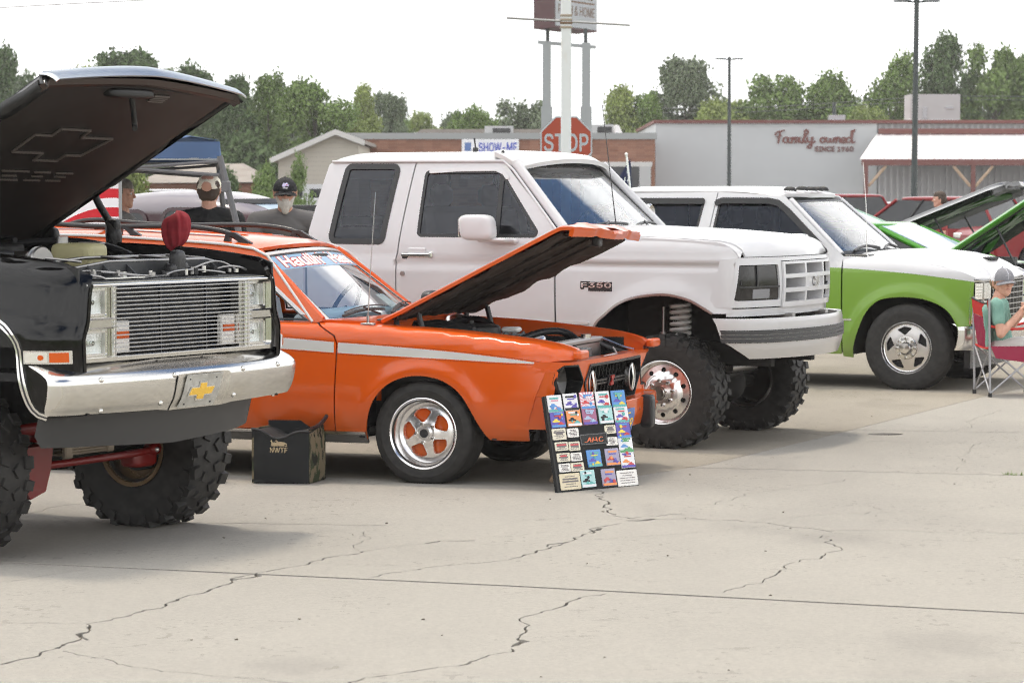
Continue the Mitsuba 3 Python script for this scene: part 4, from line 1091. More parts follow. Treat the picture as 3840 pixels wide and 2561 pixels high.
    t.add('bowtie', panel(bw, BS, (1, 0, 0), .004, .03, .021), 'gold', under=pl)
    for y, z in ((-.11, .835), (.10, .835), (-.11, .715), (.10, .715)):
        p = BS(np.array([bi(y)]), np.array([z]))[0] + [.012, 0, 0]
        t.add('plate_hole', cylm(p - [.004, 0, 0], p + [.002, 0, 0], .006, 8), 'dark', under=pl)
    dx, dy = plan([(.52, -.86), (.62, -.83), (.70, -.70), (.755, -.5), (.785, -.2), (.79, 0)])
    d0 = -dx.smax
    t.add('air_dam', panel(Polygon([(d0 + .10, .690), (d0 + .10, .60), (d0 + .14, .545), (d0 + .45, .538), (0, .516), (-d0 - .45, .538), (-d0 - .06, .56), (-d0, .60), (-d0, .690)]), lambda u, v: np.stack([dx(u) - .04 * (.69 - v) / .15, dy(u), v], -1), (1, 0, 0), .012, .05), 'damgrey')

    # bonnet
    hg, ang = np.array([-.86, 0, 1.455]), math.radians(29)
    du, dn = np.array([math.cos(ang), 0, math.sin(ang)]), np.array([-math.sin(ang), 0, math.cos(ang)])

    def HS(off=0.0, flat_=0.0):
        def f(u, v):
            crown = (.050 * (1 - np.abs(v / .78) ** 1.5)) * (1 - flat_)
            edge = -.05 * np.clip((np.abs(v) - .72) / .045, 0, 1) ** 2 - .05 * np.clip((u - 1.63 - .05 * (1 - np.abs(v / .78) ** 1.4)) / .03, 0, 1.5) ** 2
            P = hg + u[:, None] * du + ((crown + edge * (1 - flat_)) + off)[:, None] * dn
            P[:, 1] = v
            P[:, 2] -= v * .018 * np.clip(u / 1.6, 0, 1)
            return P
        return f
    tip = lambda y: 1.655 + .055 * (1 - abs(y / .77) ** 1.4)
    ys = np.linspace(-.765, .765, 21)
    hp = Polygon([(-.02, -.765)] + [(tip(y), y) for y in ys] + [(-.02, .765), (.03, 0)])
    hk = t.add('hood', panel(hp, HS(), (-.5, 0, 1), .012, .03), 'black')
    t.add('hood_underside', panel(Polygon([(.03, -.705)] + [(tip(y) - .055, y) for y in np.linspace(-.70, .70, 15)] + [(.03, .705)]), HS(-.040, 1.0), (-.5, 0, 1), .012, .06), 'hoodpaint', under=hk)
    t.add('front_lip', panel(Polygon([(tip(y) - .002, y) for y in ys] + [(tip(y) - .055, y) for y in ys[::-1]]), HS(-.034, .55), (-.5, 0, 1), .030, .04), 'hoodlip', under=hk)
    for s in (-1, 1):
        P = [hg + u * du - (.028 + .012 * math.sin(u * 9)) * dn + [0, s * .735, 0] for u in np.linspace(.0, 1.62, 16)]
        t.add('side_channel', tube(P, [.034 + .008 * (i % 3 == 1) for i in range(16)], 8), 'blacksatin', 60, under=hk)
    t.add('bright_lip', panel(box(-.742, 0, .742, 1), lambda u, v: (lambda tp_: HS(0, 0)(tp_ - .035 + .030 * v, u) + np.outer(-.002 - .052 * v, dn) + np.outer(.034 * np.sin(v * 1.57), du))(1.655 + .055 * (1 - np.abs(u / .77) ** 1.4)), (.8, 0, .5), .008, .03, .012), 'hoodchrome', under=hk)
    bow2 = [(.964, -.13), (.964, .05), (1.022, .05), (1.022, .17), (1.195, .235), (1.195, -.01), (1.262, -.01), (1.262, -.235), (1.198, -.235), (1.198, -.36), (1.034, -.36), (1.034, -.13), (.964, -.13)]
    L3 = lambda q, o=-.058: HS(o, 1.0)(np.array([a for a, b in q]), np.array([b for a, b in q]))
    t.add('embossed_bowtie', cat([tube(L3([a, b]), .007, 6) for a, b in zip(bow2[:-1], bow2[1:])]), 'hoodemboss', 50, under=hk)
    bars = [[(.855, -.25), (.855, -.05)], [(.85, .0), (.85, .12)], [(.845, .17), (.845, .30)], [(.77, -.24), (.77, -.05)], [(.77, 0), (.77, .12)], [(.77, .17), (.77, .28)], [(.81, -.2), (.81, -.1)], [(.81, .02), (.81, .1)], [(.81, .2), (.81, .28)]]
    t.add('embossed_band', cat([tube(L3(b), .006, 6) for b in bars]), 'hoodemboss', 50, under=hk)
    for i in range(4):
        t.add('louver', tube(L3([(1.56 + i * .016, .10), (1.56 + i * .016, .22)]), .006, 6), 'hoodemboss', 50, under=hk)
    h0 = L3([(1.61, -.16)])[0]
    t.add('hood_latch', cat([rbx(*(h0 + [0, .06, 0]), .09, .34, .05, .6), tube(smoothpath([h0 + [0, .08, -.02], h0 + [-.02, .12, -.08], h0 + [-.035, .15, -.155], h0 + [-.02, .13, -.165]], 10), .014, 8)]), 'blacksatin', 50, under=hk)
    for u in (1.655, 1.66, 1.66, 1.655):
        pass
    for s in (-1, 1):
        y = s * .79 if s > 0 else -.76
        t.add('hood_hinge', cat([tube(smoothpath([(-.34, y, 1.70), (-.29, y, 1.62), (-.24, y, 1.55), (-.225, y, 1.43)], 14), [.020] * 7 + [.024, .03, .040, .045, .045, .042, .040], 10), rbx(-.225, y, 1.52, .08, .05, .12, .5), tube(smoothpath([(-.80, y, 1.45), (-.66, y, 1.56), (-.56, y, 1.66), (-.48, y, 1.68)], 10), .030, 8), rbx(-.70, y, 1.47, .22, .06, .14, .5)]), 'blacksatin', 50)

    # engine bay
    sup = extr(Polygon([(-.74, 1.30), (-.70, 1.335), (-.45, 1.355), (-.17, 1.382), (.60, 1.380), (.78, 1.352), (.80, 1.30)]), .05, 'yz', .47)
    t.add('fan_shroud', sup, 'shroud')
    t.add('shroud_rim', tube([(.50, -.74, 1.337), (.50, -.45, 1.358), (.50, -.17, 1.386), (.50, .60, 1.384), (.50, .79, 1.352)], .008, 8), 'steel', 50)
    t.add('shroud_rim', tube([(.30, -.5, 1.372), (.30, -.1, 1.400), (.30, .66, 1.398)], .009, 8), 'steel', 50)
    for y in (-.36, -.24, -.06, .26, .40, .62):
        t.add('gusset', extr(Polygon([(.522, 1.31), (.60, 1.31), (.524, 1.372)]), .008, 'xz', y), 'shroud')
    for y0, y1 in ((-.42, -.36), (.0, .06), (.30, .38), (.52, .62)):
        t.add('tie_strap', tube([(.32, y0, 1.405), (.49, y1, 1.388)], .007, 6), 'steel', 50)
    t.add('radiator_support', cat([bx(.66, 0, 1.30, .22, 1.46, .012), bx(.57, 0, 1.15, .03, 1.4, .30)]), 'shroud')
    t.add('reflective_panel', extr(Polygon([(-.36, .0), (.05, 0), (.30, .02), (-.02, .12), (-.34, .12)]), .006, 'xy', 1.312).apply_transform(np.array([[0, 1, 0, .60], [1, 0, 0, -.15], [0, 0, 1, 0], [0, 0, 0, 1.]])), 'polish')
    rr = np.random.default_rng(4)
    for i in range(20):
        y = -.68 + 1.36 * i / 19
        p = np.array([.62 + rr.uniform(-.04, .10), y, 1.312 + rr.uniform(.0, .012)])
        t.add('fastener', cylm(p, p + [0, 0, rr.uniform(.012, .035)], rr.uniform(.008, .02), 8), ('alloy', 'trim', 'steel')[i % 3], 40)
    t.add('hood_catch', cat([rbx(.60, .245, 1.365, .06, .085, .14, .55), rbx(.60, .20, 1.33, .05, .06, .08, .6), rbx(.60, .29, 1.33, .05, .05, .09, .6)]), 'trim', 60)
    for pts in ([(.56, .34, 1.325), (.60, .45, 1.36), (.62, .62, 1.362), (.66, .66, 1.325)], [(.66, -.60, 1.32), (.60, -.52, 1.345), (.68, -.3, 1.335), (.70, -.1, 1.322)], [(.62, .5, 1.33), (.68, .58, 1.35), (.70, .68, 1.33)], [(.70, .02, 1.318), (.64, .30, 1.338), (.70, .5, 1.32)], [(.66, -.70, 1.31), (.72, -.66, 1.33), (.74, -.50, 1.315)]):
        t.add('cable', tube(smoothpath(pts, 14), .006, 6), 'steel', 60)
    t.add('coolant_tank', cat([rbx(.17, .02, 1.40, .26, .16, .14, .35)]), 'reservoir', 60)
    t.add('tank_cap', cat([bx(.20, .08, 1.468, .14, .05, .014, .005), cylm((.08, .0, 1.46), (.08, .0, 1.50), .03, 14)]), 'steel', 40)
    eng = t.add('engine_block', cat([bx(-.35, 0, 1.15, .8, .6, .4, .05)]), 'trim', 40)
    t.add('air_cleaner', lathe([(0, -.05), (.24, -.05), (.25, -.04), (.25, .04), (.24, .05), (.12, .06), (0, .062)], 36, 'z').apply_translation((-.40, -.10, 1.41)), 'blacksatin', 40, under=eng)
    t.add('valve_cover', rbx(-.30, -.36, 1.34, .60, .16, .12, .4), 'steel', 60, under=eng)
    t.add('alternator', cat([cylm((-.02, -.30, 1.36), (.14, -.30, 1.36), .075, 22), cylm((.14, -.30, 1.36), (.17, -.30, 1.36), .035, 14)]), 'alloy', 40, under=eng)
    t.add('bracket', extr(Polygon([(-.12, 0), (.10, .03), (.20, .02), (.10, -.02)]), .012, 'xy', 1.405).apply_translation((.10, -.52, 0)), 'chrome')
    t.add('pulley', lathe([(.02, 0), (.085, 0), (.09, .01), (.075, .02), (.09, .03), (.085, .04), (.02, .04)], 26, 'x').apply_translation((.20, -.34, 1.37)), 'steel', 40)
    for i, pts in enumerate(([(-.6, -.5, 1.42), (-.3, -.6, 1.46), (.0, -.55, 1.43), (.1, -.4, 1.42)], [(-.7, -.2, 1.45), (-.4, -.38, 1.48), (-.1, -.42, 1.45)], [(-.5, .3, 1.45), (-.2, .42, 1.47), (.2, .40, 1.40)], [(-.62, -.62, 1.44), (-.4, -.66, 1.47), (-.15, -.66, 1.43), (.1, -.62, 1.40)], [(-.75, .1, 1.46), (-.5, .2, 1.49), (-.3, .1, 1.48)], [(-.55, -.60, 1.40), (-.45, -.45, 1.47), (-.25, -.50, 1.45), (-.1, -.62, 1.41)])):
        t.add('hose', tube(smoothpath(pts, 18), (.022, .012, .018, .010, .012, .009)[i], 8), 'trim', 60)
    t.add('hose_sleeve', cylm((-.24, -.62, 1.425), (-.02, -.60, 1.425), .024, 14), 'alloy', 40)
    t.add('fluid_reservoir', cat([rbx(-.36, -.66, 1.42, .09, .07, .08, .5), cylm((-.36, -.66, 1.44), (-.36, -.66, 1.475), .026, 14)]), 'trim', 50)
    t.add('bay_floor', cat([bx(0, 0, .86, 1.5, 1.5, .04), bx(-.90, 0, 1.15, .04, 1.5, .56)]), 'dark')
    # cowl, windshield and cab
    t.add('cowl', cat([bx(-.98, 0, 1.455, .20, 1.72, .03, .01)]), 'black', 30)
    WS = lambda u, v: np.stack([-1.04 - .04 * (u / .8) ** 2 - .44 * v, u * (1 - .13 * v), 1.462 + .50 * v], -1)
    t.add('windshield', panel(box(-.80, 0, .80, 1), WS, (1, 0, 0), 0, .1), 'windshield')
    t.add('windshield_trim', panel(box(-.83, -.02, .83, 1.03).difference(box(-.80, .012, .80, .98)), WS, (1, 0, 0), .012, .1, .006), 'chrome')
    for yc in (-.40, .45):
        P = [WS(np.array([a]), np.array([b]))[0] + [.02, 0, .012] for a, b in ((yc - .26, .10), (yc, .09), (yc + .26, .03))]
        t.add('wiper', tube(smoothpath(P, 10), .011, 6), 'trim', 50)
    cab = Polygon([(-2.35, .66), (-2.42, 1.46), (-2.36, 1.96), (-1.52, 1.97), (-1.02, 1.45), (-.89, 1.45), (-.89, .66)])
    cwn = rpoly([(-2.22, 1.47), (-2.20, 1.90), (-1.56, 1.90), (-1.15, 1.47)], .04)
    cw = pch([(.55, .92), (1.1, .978), (1.2, .95), (1.44, .90), (1.97, .70)])
    CS = lambda u, v: np.stack([u, -cw(v), v], -1)
    for mm in (lambda q: q, mir):
        t.add('door', mm(panel(cab.difference(cwn), CS, (0, -1, 0), .02, .08)), 'black')
        t.add('window_pane', mm(panel(cwn, CS, (0, -1, 0), 0, .1, -.008)), 'tint')
    t.add('roof', panel(box(-2.38, -.70, -1.50, .70), lambda u, v: np.stack([u, v, 1.965 + .05 * (1 - (np.abs(v) / .705) ** 3)], -1), (0, 0, 1), .02, .08), 'black')
    t.add('rear_wall', cat([bx(-2.40, 0, 1.08, .04, 1.80, .84), bx(-2.36, 0, 1.93, .04, 1.36, .08)]), 'black')
    t.add('rear_window', bx(-2.39, 0, 1.70, .006, 1.4, .42), 'tint')
    t.add('bench_seat', cat([bx(-1.75, 0, 1.10, .5, 1.5, .16, .05), rot(bx(-2.05, 0, 1.38, .14, 1.5, .5, .05), (0, 1, 0), -8, (-2, 0, 1.2))]), 'trim', 40)
    t.add('dashboard', bx(-1.20, 0, 1.36, .30, 1.6, .22, .06), 'dash', 40)
    t.add('cargo_bed', cat([bx(-3.6, s * .94, 1.08, 2.3, .05, .80, .015) for s in (-1, 1)] + [bx(-4.74, 0, 1.08, .05, 1.9, .8, .015), bx(-2.47, 0, 1.08, .05, 1.86, .78), bx(-3.6, 0, .90, 2.3, 1.84, .04)]), 'black')
    # chassis
    t.add('frame_rail', cat([bx(-1.75, s * .42, .66, 4.5, .08, .16) for s in (-1, 1)] + [bx(.55, 0, .70, .10, .9, .14)]), 'under')
    t.add('tie_rod', cat([tube([(.20, -.62, .398), (.20, .40, .405), (.18, .66, .415)], [.019, .019, .017], 12)]), 'redchassis', 60)
    t.add('axle', cat([cylm((0, -.70, .40), (0, .70, .40), .045, 14), sphere((.0, -.24, .40), .13)]), 'under', 50)
    t.add('steering_knuckle', cat([rbx(.14, .52, .37, .12, .20, .09, .5), sphere((.20, .56, .415), .03), cylm((.16, .58, .41), (.16, .70, .42), .035, 14)]), 'redchassis', 50)
    t.add('ball_joint', sphere((.225, .56, .415), .014, 2), 'alloy', True)
    t.add('lift_bracket', extr(Polygon([(-.44, .50), (-.25, .50), (-.27, .38), (-.31, .28), (-.42, .25), (-.46, .30)]), .12, 'yz', .10), 'redchassis')
    t.add('radius_arm', cat([tube([(.10, -.66, .56), (.30, -.45, .60), (.55, -.30, .66)], .03, 10), rbx(.25, -.34, .55, .12, .16, .06, .5)]), 'redchassis', 60)
    t.add('spring_pack', cat([bx(.10, .10, .435 + .014 * i, .12, .40 - .05 * i, .012, .004) for i in range(3)] + [bx(.16, -.07, .44, .03, .06, .08, .008), bx(.16, .26, .45, .03, .05, .05, .008)]), 'rustpale', 30)
    t.add('spring_shackle', cat([bx(.42, -.40, .585, .05, .07, .09, .01), cylm((.44, -.38, .61), (.46, -.38, .61), .03, 14)]), 'alloy', 40)
    t.add('amber_reflector', cylm((.45, -.52, .58), (.475, -.52, .58), .035, 18), 'amber', 40)
    for s in (-1, 1):
        t.add('wheel_well', cat([bx(0, s * .46, 1.0, 1.35, .03, .7), bx(-.66, s * .64, .95, .03, .40, .5), bx(0, s * .64, 1.22, 1.1, .40, .03)]), 'dark')
    for x, s in ((0, -1), (0, 1), (-3.4, -1), (-3.4, 1)):
        c = (x, s * .785, .405)
        w = numbered(t.k + '__wheel')
        tyre(t, w, c, .425, .29, .195, 24, s)
        lip(t, w, c, .196, .29, s, .07, 'alloy')
        t.add('rim_back', lathe([(.05, -s * .02), (.185, -s * .03), (.188, -s * .13), (.200, -s * .135), (.200, -s * .15), (.180, -s * .145), (.165, -s * .03), (.05, s * .0)], 40).apply_translation(c), 'rust', 40, under=w)
        cir = Point(0, 0).buffer(.165, quad_segs=16)
        holes = [Point(.115 * math.cos(a), .115 * math.sin(a)).buffer(.022, quad_segs=5) for a in np.arange(8) * 2 * math.pi / 8]
        disc(t, 'wheel_face', w, c, .05, cir.difference(shapely.union_all(holes)), lambda r: .02 * np.cos(r * 9), .012, 'alloy', s)
        cc = np.array(c)
        t.add('hub', cat([cylm(cc - [0, s * .06, 0], cc + [0, s * .14, 0], .045, 20), cylm(cc - [0, s * .10, 0], cc - [0, s * .02, 0], .12, 24)]), 'under', 40, under=w)


mat('clearlens_base', (.8, .8, .8), .05)
scene['m_clearlens'] = {'type': 'thindielectric', 'int_ior': 1.5, 'specular_transmittance': rgb(.9, .92, .93)}
del scene['m_clearlens_base']
scene['m_chromeworn'] = two({'type': 'roughconductor', 'material': 'Ag', 'distribution': 'ggx', 'alpha': mikit.proc(lambda p, n, uv: .03 + .16 * smoothstep(.86, .80, p.z) * (.4 + .9 * fbm(p.x * 9, p.y * 9, p.z * 22))),
                             'specular_reflectance': mikit.proc(lambda p, n, uv: mix((.80, .80, .81), (.60, .59, .56), smoothstep(.865, .79, p.z) * (.35 + .6 * fbm(p.x * 6, p.y * 6, p.z * 12))))})
mat('plateworn', mikit.proc(lambda p, n, uv: mix((.50, .49, .45), (.28, .27, .24), fbm(p.x * 30, p.y * 30, p.z * 30))), .6)
scene['m_hoodchrome'] = two({'type': 'roughconductor', 'material': 'Ag', 'alpha': .12, 'specular_reflectance': rgb(.62, .66, .72)})
mat('hoodemboss', (.075, .062, .055), .4)
mat('hoodlip', (.030, .016, .012), .4)
mat('shroud', (.035, .037, .040), .45)
mat('rustpale', (.34, .28, .21), .6)
black_truck()


# ------------------------------------------------------------ white over green crew-cab
def green_truck():
    t = Thing('pickup_truck', 'two-tone white over lime green crew-cab pickup at the right with black cab lights', 'pickup truck', o=(3.87, 25.185, 0), h=-25)
    sec = pch([(.26, .925), (.35, .955), (.55, .972), (.9, .982), (1.02, .980), (1.08, .968), (1.15, .955), (1.30, .925), (1.60, .815), (1.74, .755)])

    def Wd(x, z):
        w = sec(z) - np.clip((x + .7) / .15, 0, 1) * .07 * np.clip((z - 1.06 + .07 * np.clip(x + .1, 0, .7)) / .10, 0, 1) ** 2
        w = w - .04 * np.clip(x / .62, 0, 1) ** 2
        r = np.hypot(x, z - .33)
        return w + .025 * np.exp(-((r - .52) / .06) ** 2) * np.clip((z - .3) / .2, 0, 1)
    S = lambda u, v: np.stack([u, -Wd(u, v), v], -1)

    def both(part, poly, m, thick=.02, off=0, res=.05, under=None):
        if poly.is_empty:
            return
        p = panel(poly, S, (0, -1, 0), thick, res, off)
        t.add(part, p, m, under=under)
        t.add(part, mir(p), m, under=under)
    ar = [(-.497, .27), (-.480, .40), (-.449, .49), (-.375, .655), (-.30, .745), (-.246, .782), (-.15, .806), (-.064, .813), (.05, .812), (.144, .801), (.24, .775), (.322, .737), (.39, .68), (.43, .619), (.46, .55), (.472, .485), (.481, .365)]
    ach = [tuple(a) for a in smoothpath(ar, 44)]
    sp = pch([(-5, 1.075), (-.7, 1.066), (0, 1.027), (.35, .99), (.60, .958)])
    xs = np.linspace(-.585, .598, 20)
    line = [(x, float(sp(x))) for x in xs]
    topl = [(-.60, 1.165), (-.3, 1.150), (0, 1.128), (.3, 1.085), (.5, 1.04), (.585, .995)]
    both('fender', Polygon([(-.588, .28)] + line + [(.585, .72), (.572, .575), (.476, .56)] + ach[::-1]).buffer(0), 'green', res=.035)
    both('fender_upper', Polygon(line + topl[::-1]).buffer(0), 'white', res=.04)
    both('stripe_line', LineString([(x, float(sp(x))) for x in np.linspace(-.585, .598, 20)]).buffer(.004), 'white', .003, .003)
    wd = rpoly([(-1.855, 1.22), (-1.815, 1.650), (-1.30, 1.645), (-1.235, 1.615), (-.845, 1.285), (-.84, 1.22)], .02)
    wr = rpoly([(-2.80, 1.22), (-2.745, 1.650), (-1.965, 1.650), (-2.02, 1.22)], .02)
    dl = [(x, float(sp(x))) for x in np.linspace(-1.89, -.60, 8)]
    both('door', Polygon([(-1.885, .30)] + dl + [(-.60, .30)]), 'green')
    both('door_upper', Polygon(dl[::-1] + [(-1.888, 1.25), (-1.842, 1.735), (-1.20, 1.70), (-.66, 1.22), (-.60, 1.165)][::1]).buffer(0).difference(wd), 'white')
    dr_ = [(x, float(sp(x))) for x in np.linspace(-2.86, -1.897, 8)]
    both('rear_door', Polygon([(-2.86, .30)] + dr_ + [(-1.893, .30)]), 'green')
    both('rear_door_upper', Polygon(dr_ + [(-1.896, 1.25), (-1.850, 1.735), (-2.86, 1.72), (-2.93, 1.3)]).buffer(0).difference(wr), 'white')
    for w in (wd, wr):
        both('window_pane', w.buffer(-.004), 'tint_dark', 0, -.010, .1)
        both('window_frame', w.buffer(.008).difference(w.buffer(-.014)), 'trim', .012, .003, .06)
    both('vent_visor', LineString([(-1.83, 1.632), (-1.79, 1.650), (-1.35, 1.648), (-1.25, 1.63), (-1.15, 1.56), (-.80, 1.255)]).buffer(.027), 'visor', .006, .022, .05)
    both('vent_visor', LineString([(-2.74, 1.645), (-1.98, 1.645)]).buffer(.027), 'visor', .006, .022, .05)
    both('side_moulding', box(-.66, .60, -.50, .615), 'white', .01, .008, .05)

    def R(u, v):
        a = np.clip(np.abs(v) / .765, 0, 1)
        z = 1.728 + .062 * np.sqrt(np.clip(1 - a ** 3.5, 0, 1)) * np.clip(1 - np.clip((-2.70 - u) / .26, 0, 1) ** 2, 0, 1) - .075 * np.clip((u + 1.75) / .65, 0, 1) ** 2
        return np.stack([u, v, z], -1)
    t.add('roof', panel(rpoly([(-2.95, -.755), (-1.25, -.76), (-1.10, -.35), (-1.08, 0), (-1.10, .35), (-1.25, .76), (-2.95, .755)], .03), R, (0, 0, 1), .03, .05), 'white')
    for y in (-.55, -.29, -.10, .08, .30):
        u = np.array([-1.24 + .06 * (1 - abs(y) * 1.5)])
        p = R(u, np.array([y]))[0]
        k = t.add('cab_light', panel(affinity.scale(Point(0, 0).buffer(1, quad_segs=8), .065, .030), lambda a, b, p=p: np.stack([p[0] + a, p[1] + b, p[2] - .006 - .12 * a + .052 * np.sqrt(np.clip(1 - (a / .07) ** 2 - (b / .033) ** 2, 0, 1)) * (1.1 + 5 * np.clip(a, 0, 1))], -1), (0, 0, 1), .02, .012), 'blacksatin')

    def WS(u, v):
        a = u / .84
        x = (-.50 - .13 * a ** 2) * (1 - v) + (-1.085 - .055 * a ** 2) * v
        return np.stack([x, u * (1 - .19 * v), 1.185 + v * (.478 - .012 * a ** 2)], -1)
    t.add('windshield', panel(box(-.82, .01, .82, .98), WS, (1, 0, 0), 0, .08), 'windshield')
    t.add('windshield_seal', panel(box(-.85, -.01, .85, 1.0).difference(box(-.805, .05, .805, .97)), WS, (1, 0, 0), .012, .08, .004), 'trim')
    for s in (-1, 1):
        t.add('windshield_pillar', tube([(-1.17, s * .715, 1.660), (-.64, s * .855, 1.18)], .033, 10), 'white', 60)
        t.add('mirror', cat([rbx(-.98, s * 1.06, 1.31, .20, .13, .12, .5), bx(-.95, s * .98, 1.26, .08, .12, .03, .01)]), 'chrome', 60)
        t.add('door_handle', bx(-1.78, s * .985, 1.00, .16, .02, .03, .008), 'trim', 30)
    for yc in (-.38, .25):
        P = [WS(np.array([a]), np.array([b]))[0] + [.02, 0, .015] for a, b in ((yc - .30, .02), (yc, .10), (yc + .26, .06))]
        t.add('wiper', cat([tube(smoothpath(P, 10), .013, 6), tube([P[1] + [0, 0, .01], P[1] + [.12, .20, -.05]], .009, 6)]), 'trim', 50)
    t.add('antenna', cat([sphere((-.42, -.80, 1.165), .018, 1), tube([(-.42, -.80, 1.17), (-.43, -.80, 1.62), (-.46, -.80, 2.0)], [.004, .003, .002], 6)]), 'alloy', 50)
    t.add('cowl', bx(-.52, 0, 1.165, .22, 1.66, .03, .01), 'trim')

    def Hd(u, v):
        a = np.clip(np.abs(v) / .89, 0, 1)
        zs = np.interp(u, [-.62, -.3, 0, .3, .5, .60, .68], [1.165, 1.150, 1.128, 1.085, 1.03, .98, .955])
        zc = np.interp(u, [-.62, -.4, -.1, .2, .42, .55, .64, .70], [1.180, 1.215, 1.226, 1.196, 1.150, 1.09, 1.01, .962])
        bul = np.clip((.62 - np.abs(v)) / .14, 0, 1)
        return np.stack([u, v, zs + (zc - zs) * (.45 * (1 - a ** 2.5) + .55 * bul * bul * (3 - 2 * bul))], -1)
    t.add('hood', panel(Polygon([(-.46, 0), (-.60, -.87), (0, -.895), (.5, -.89), (.59, -.86), (.66, -.5), (.69, 0), (.66, .5), (.59, .86), (.5, .89), (0, .895), (-.60, .87)]), Hd, (0, 0, 1), .02, .04), 'white')
    t.add('hood_scoop', rbx(.44, .10, 1.135, .12, .34, .03, .4), 'dark', 60)
    # front
    fx, fy = plan([(.45, -.965), (.55, -.955), (.60, -.90), (.645, -.60), (.665, -.3), (.67, 0)])
    iv = fx.inv
    FS = lambda u, v: np.stack([fx(u) - .02 * (.95 - v), fy(u), v], -1)
    h1 = box(iv(-.90), .80, iv(-.60), .945)
    fr = box(iv(-.945), .585, iv(.945), .965)
    t.add('front_frame', panel(fr.difference(box(iv(-.92), .61, iv(.92), .95)), FS, (1, 0, 0), .04, .06, .006), 'chrome')
    t.add('front_back', panel(box(iv(-.93), .59, iv(.93), .955), FS, (1, 0, 0), .02, .08, -.03), 'dark')
    for s in (-1, 1):
        L_ = lambda a, b, c, d: box(*sorted((iv(s * a), iv(s * c)))[:1], b, sorted((iv(s * a), iv(s * c)))[1], d)
        for z0, z1 in ((.80, .94), (.625, .785)):
            hk = t.add('headlight', panel(L_(.905, z0, .80, z1), FS, (1, 0, 0), .02, .05, .002), 'lens')
            for zz in np.linspace(z0 + .03, z1 - .03, 4):
                t.add('lens_rib', panel(L_(.90, zz - .003, .805, zz + .003), FS, (1, 0, 0), .004, .06, .006), 'alloy', under=hk)
            t.add('headlight', panel(L_(.775, z0, .55, z1), FS, (1, 0, 0), .02, .05, -.004), 'lens')
        t.add('bezel_post', panel(L_(.795, .61, .78, .95), FS, (1, 0, 0), .02, .06, .008), 'chrome')
    for z in np.linspace(.64, .93, 7):
        t.add('grille_bar', panel(box(iv(-.53), z - .005, iv(.53), z + .005), FS, (1, 0, 0), .03, .08, .004), 'chrome')
    for y in np.linspace(-.5, .5, 9):
        t.add('grille_post', panel(box(iv(y) - .005, .62, iv(y) + .005, .945), FS, (1, 0, 0), .03, .1, .001), 'chrome')
    bxx, byy = plan([(.30, -.985), (.42, -.982), (.52, -.96), (.62, -.88), (.70, -.5), (.73, 0)])
    b0 = -bxx.smax
    of = pch([(.35, -.04), (.40, -.015), (.50, 0), (.555, .0), (.572, -.02), (.59, -.06)])
    t.add('bumper', panel(box(bxx.inv(-.976), .358, bxx.inv(.976), .588), lambda u, v: np.stack([bxx(u) + of(v), byy(u), v], -1), (1, 0, 0), .02, .03), 'chrome')
    t.add('bumper_pad', panel(box(-.93, .535, -.80, .575).union(box(.80, .535, .93, .575)), lambda u, v: np.stack([bxx(u) + of(v), byy(u), v], -1), (1, 0, 0), .02, .03, .012), 'trim')
    t.add('lower_valance', bx(.50, 0, .27, .06, 1.6, .16), 'trim')
    t.add('inner_body', cat([bx(-1.8, 0, .34, 2.4, 1.7, .06), bx(-.55, 0, .75, .05, 1.7, .78), bx(-2.9, 0, .8, .05, 1.75, 1.0), bx(.45, 0, .72, .04, 1.6, .5), bx(0, -.42, .72, .95, .05, .7), bx(0, .42, .72, .95, .05, .7), bx(0, -.66, .86, .95, .5, .03), bx(0, .66, .86, .95, .5, .03), bx(-.5, -.68, .55, .03, .5, .5), bx(-.5, .68, .55, .03, .5, .5)]), 'under')
    t.add('dashboard', bx(-.82, 0, 1.10, .34, 1.5, .2, .06), 'dash', 40)
    seats(t, -1.45, .80, 'seat')
    steering(t, -1.12, .38, 1.16)
    t.add('rear_seat', cat([bx(-2.35, 0, .80, .5, 1.4, .16, .05), rot(bx(-2.62, 0, 1.1, .14, 1.4, .55, .05), (0, 1, 0), -8, (-2.6, 0, .8))]), 'seat', 40)
    t.add('rear_wall', cat([bx(-2.93, 0, .9, .04, 1.8, 1.1), bx(-2.9, 0, 1.7, .04, 1.46, .06)]), 'white')
    t.add('rear_window', bx(-2.92, 0, 1.56, .006, 1.4, .25), 'tint')
    t.add('cargo_bed', cat([bx(-4.1, s * .96, .80, 2.25, .05, .60, .02) for s in (-1, 1)] + [bx(-5.2, 0, .80, .05, 1.9, .6, .02), bx(-2.99, 0, .80, .05, 1.86, .58), bx(-4.1, 0, .6, 2.2, 1.86, .04)]), 'green')
    t.add('axle', cat([cylm((0, -.7, .36), (0, .7, .36), .05, 12), cylm((-3.9, -.8, .36), (-3.9, .8, .36), .06, 12)]), 'under', 40)
    for x, s in ((0, -1), (0, 1), (-3.9, -1), (-3.9, 1)):
        c = (x, s * .855, .368)
        w = numbered(t.k + '__wheel')
        tyre(t, w, c, .382, .24, .222, 0, s)
        lip(t, w, c, .228, .24, s, .03, 'polish')
        wins = []
        for i in range(5):
            a = math.pi / 2 + .12 + 2 * math.pi * i / 5
            wins.append(Polygon([(.118 * math.cos(a), .118 * math.sin(a)), (.178 * math.cos(a - .36), .178 * math.sin(a - .36)), (.186 * math.cos(a), .186 * math.sin(a)), (.178 * math.cos(a + .36), .178 * math.sin(a + .36))]).buffer(-.004).buffer(.008))
        star = Point(0, 0).buffer(.203, quad_segs=20).difference(shapely.union_all(wins))
        disc(t, 'spokes', w, c, .098, star, lambda r: np.interp(r, [0, .10, .13, .20], [.016, .012, .008, -.004]), .02, 'alloyface', s, .015)
        cc = np.array(c)
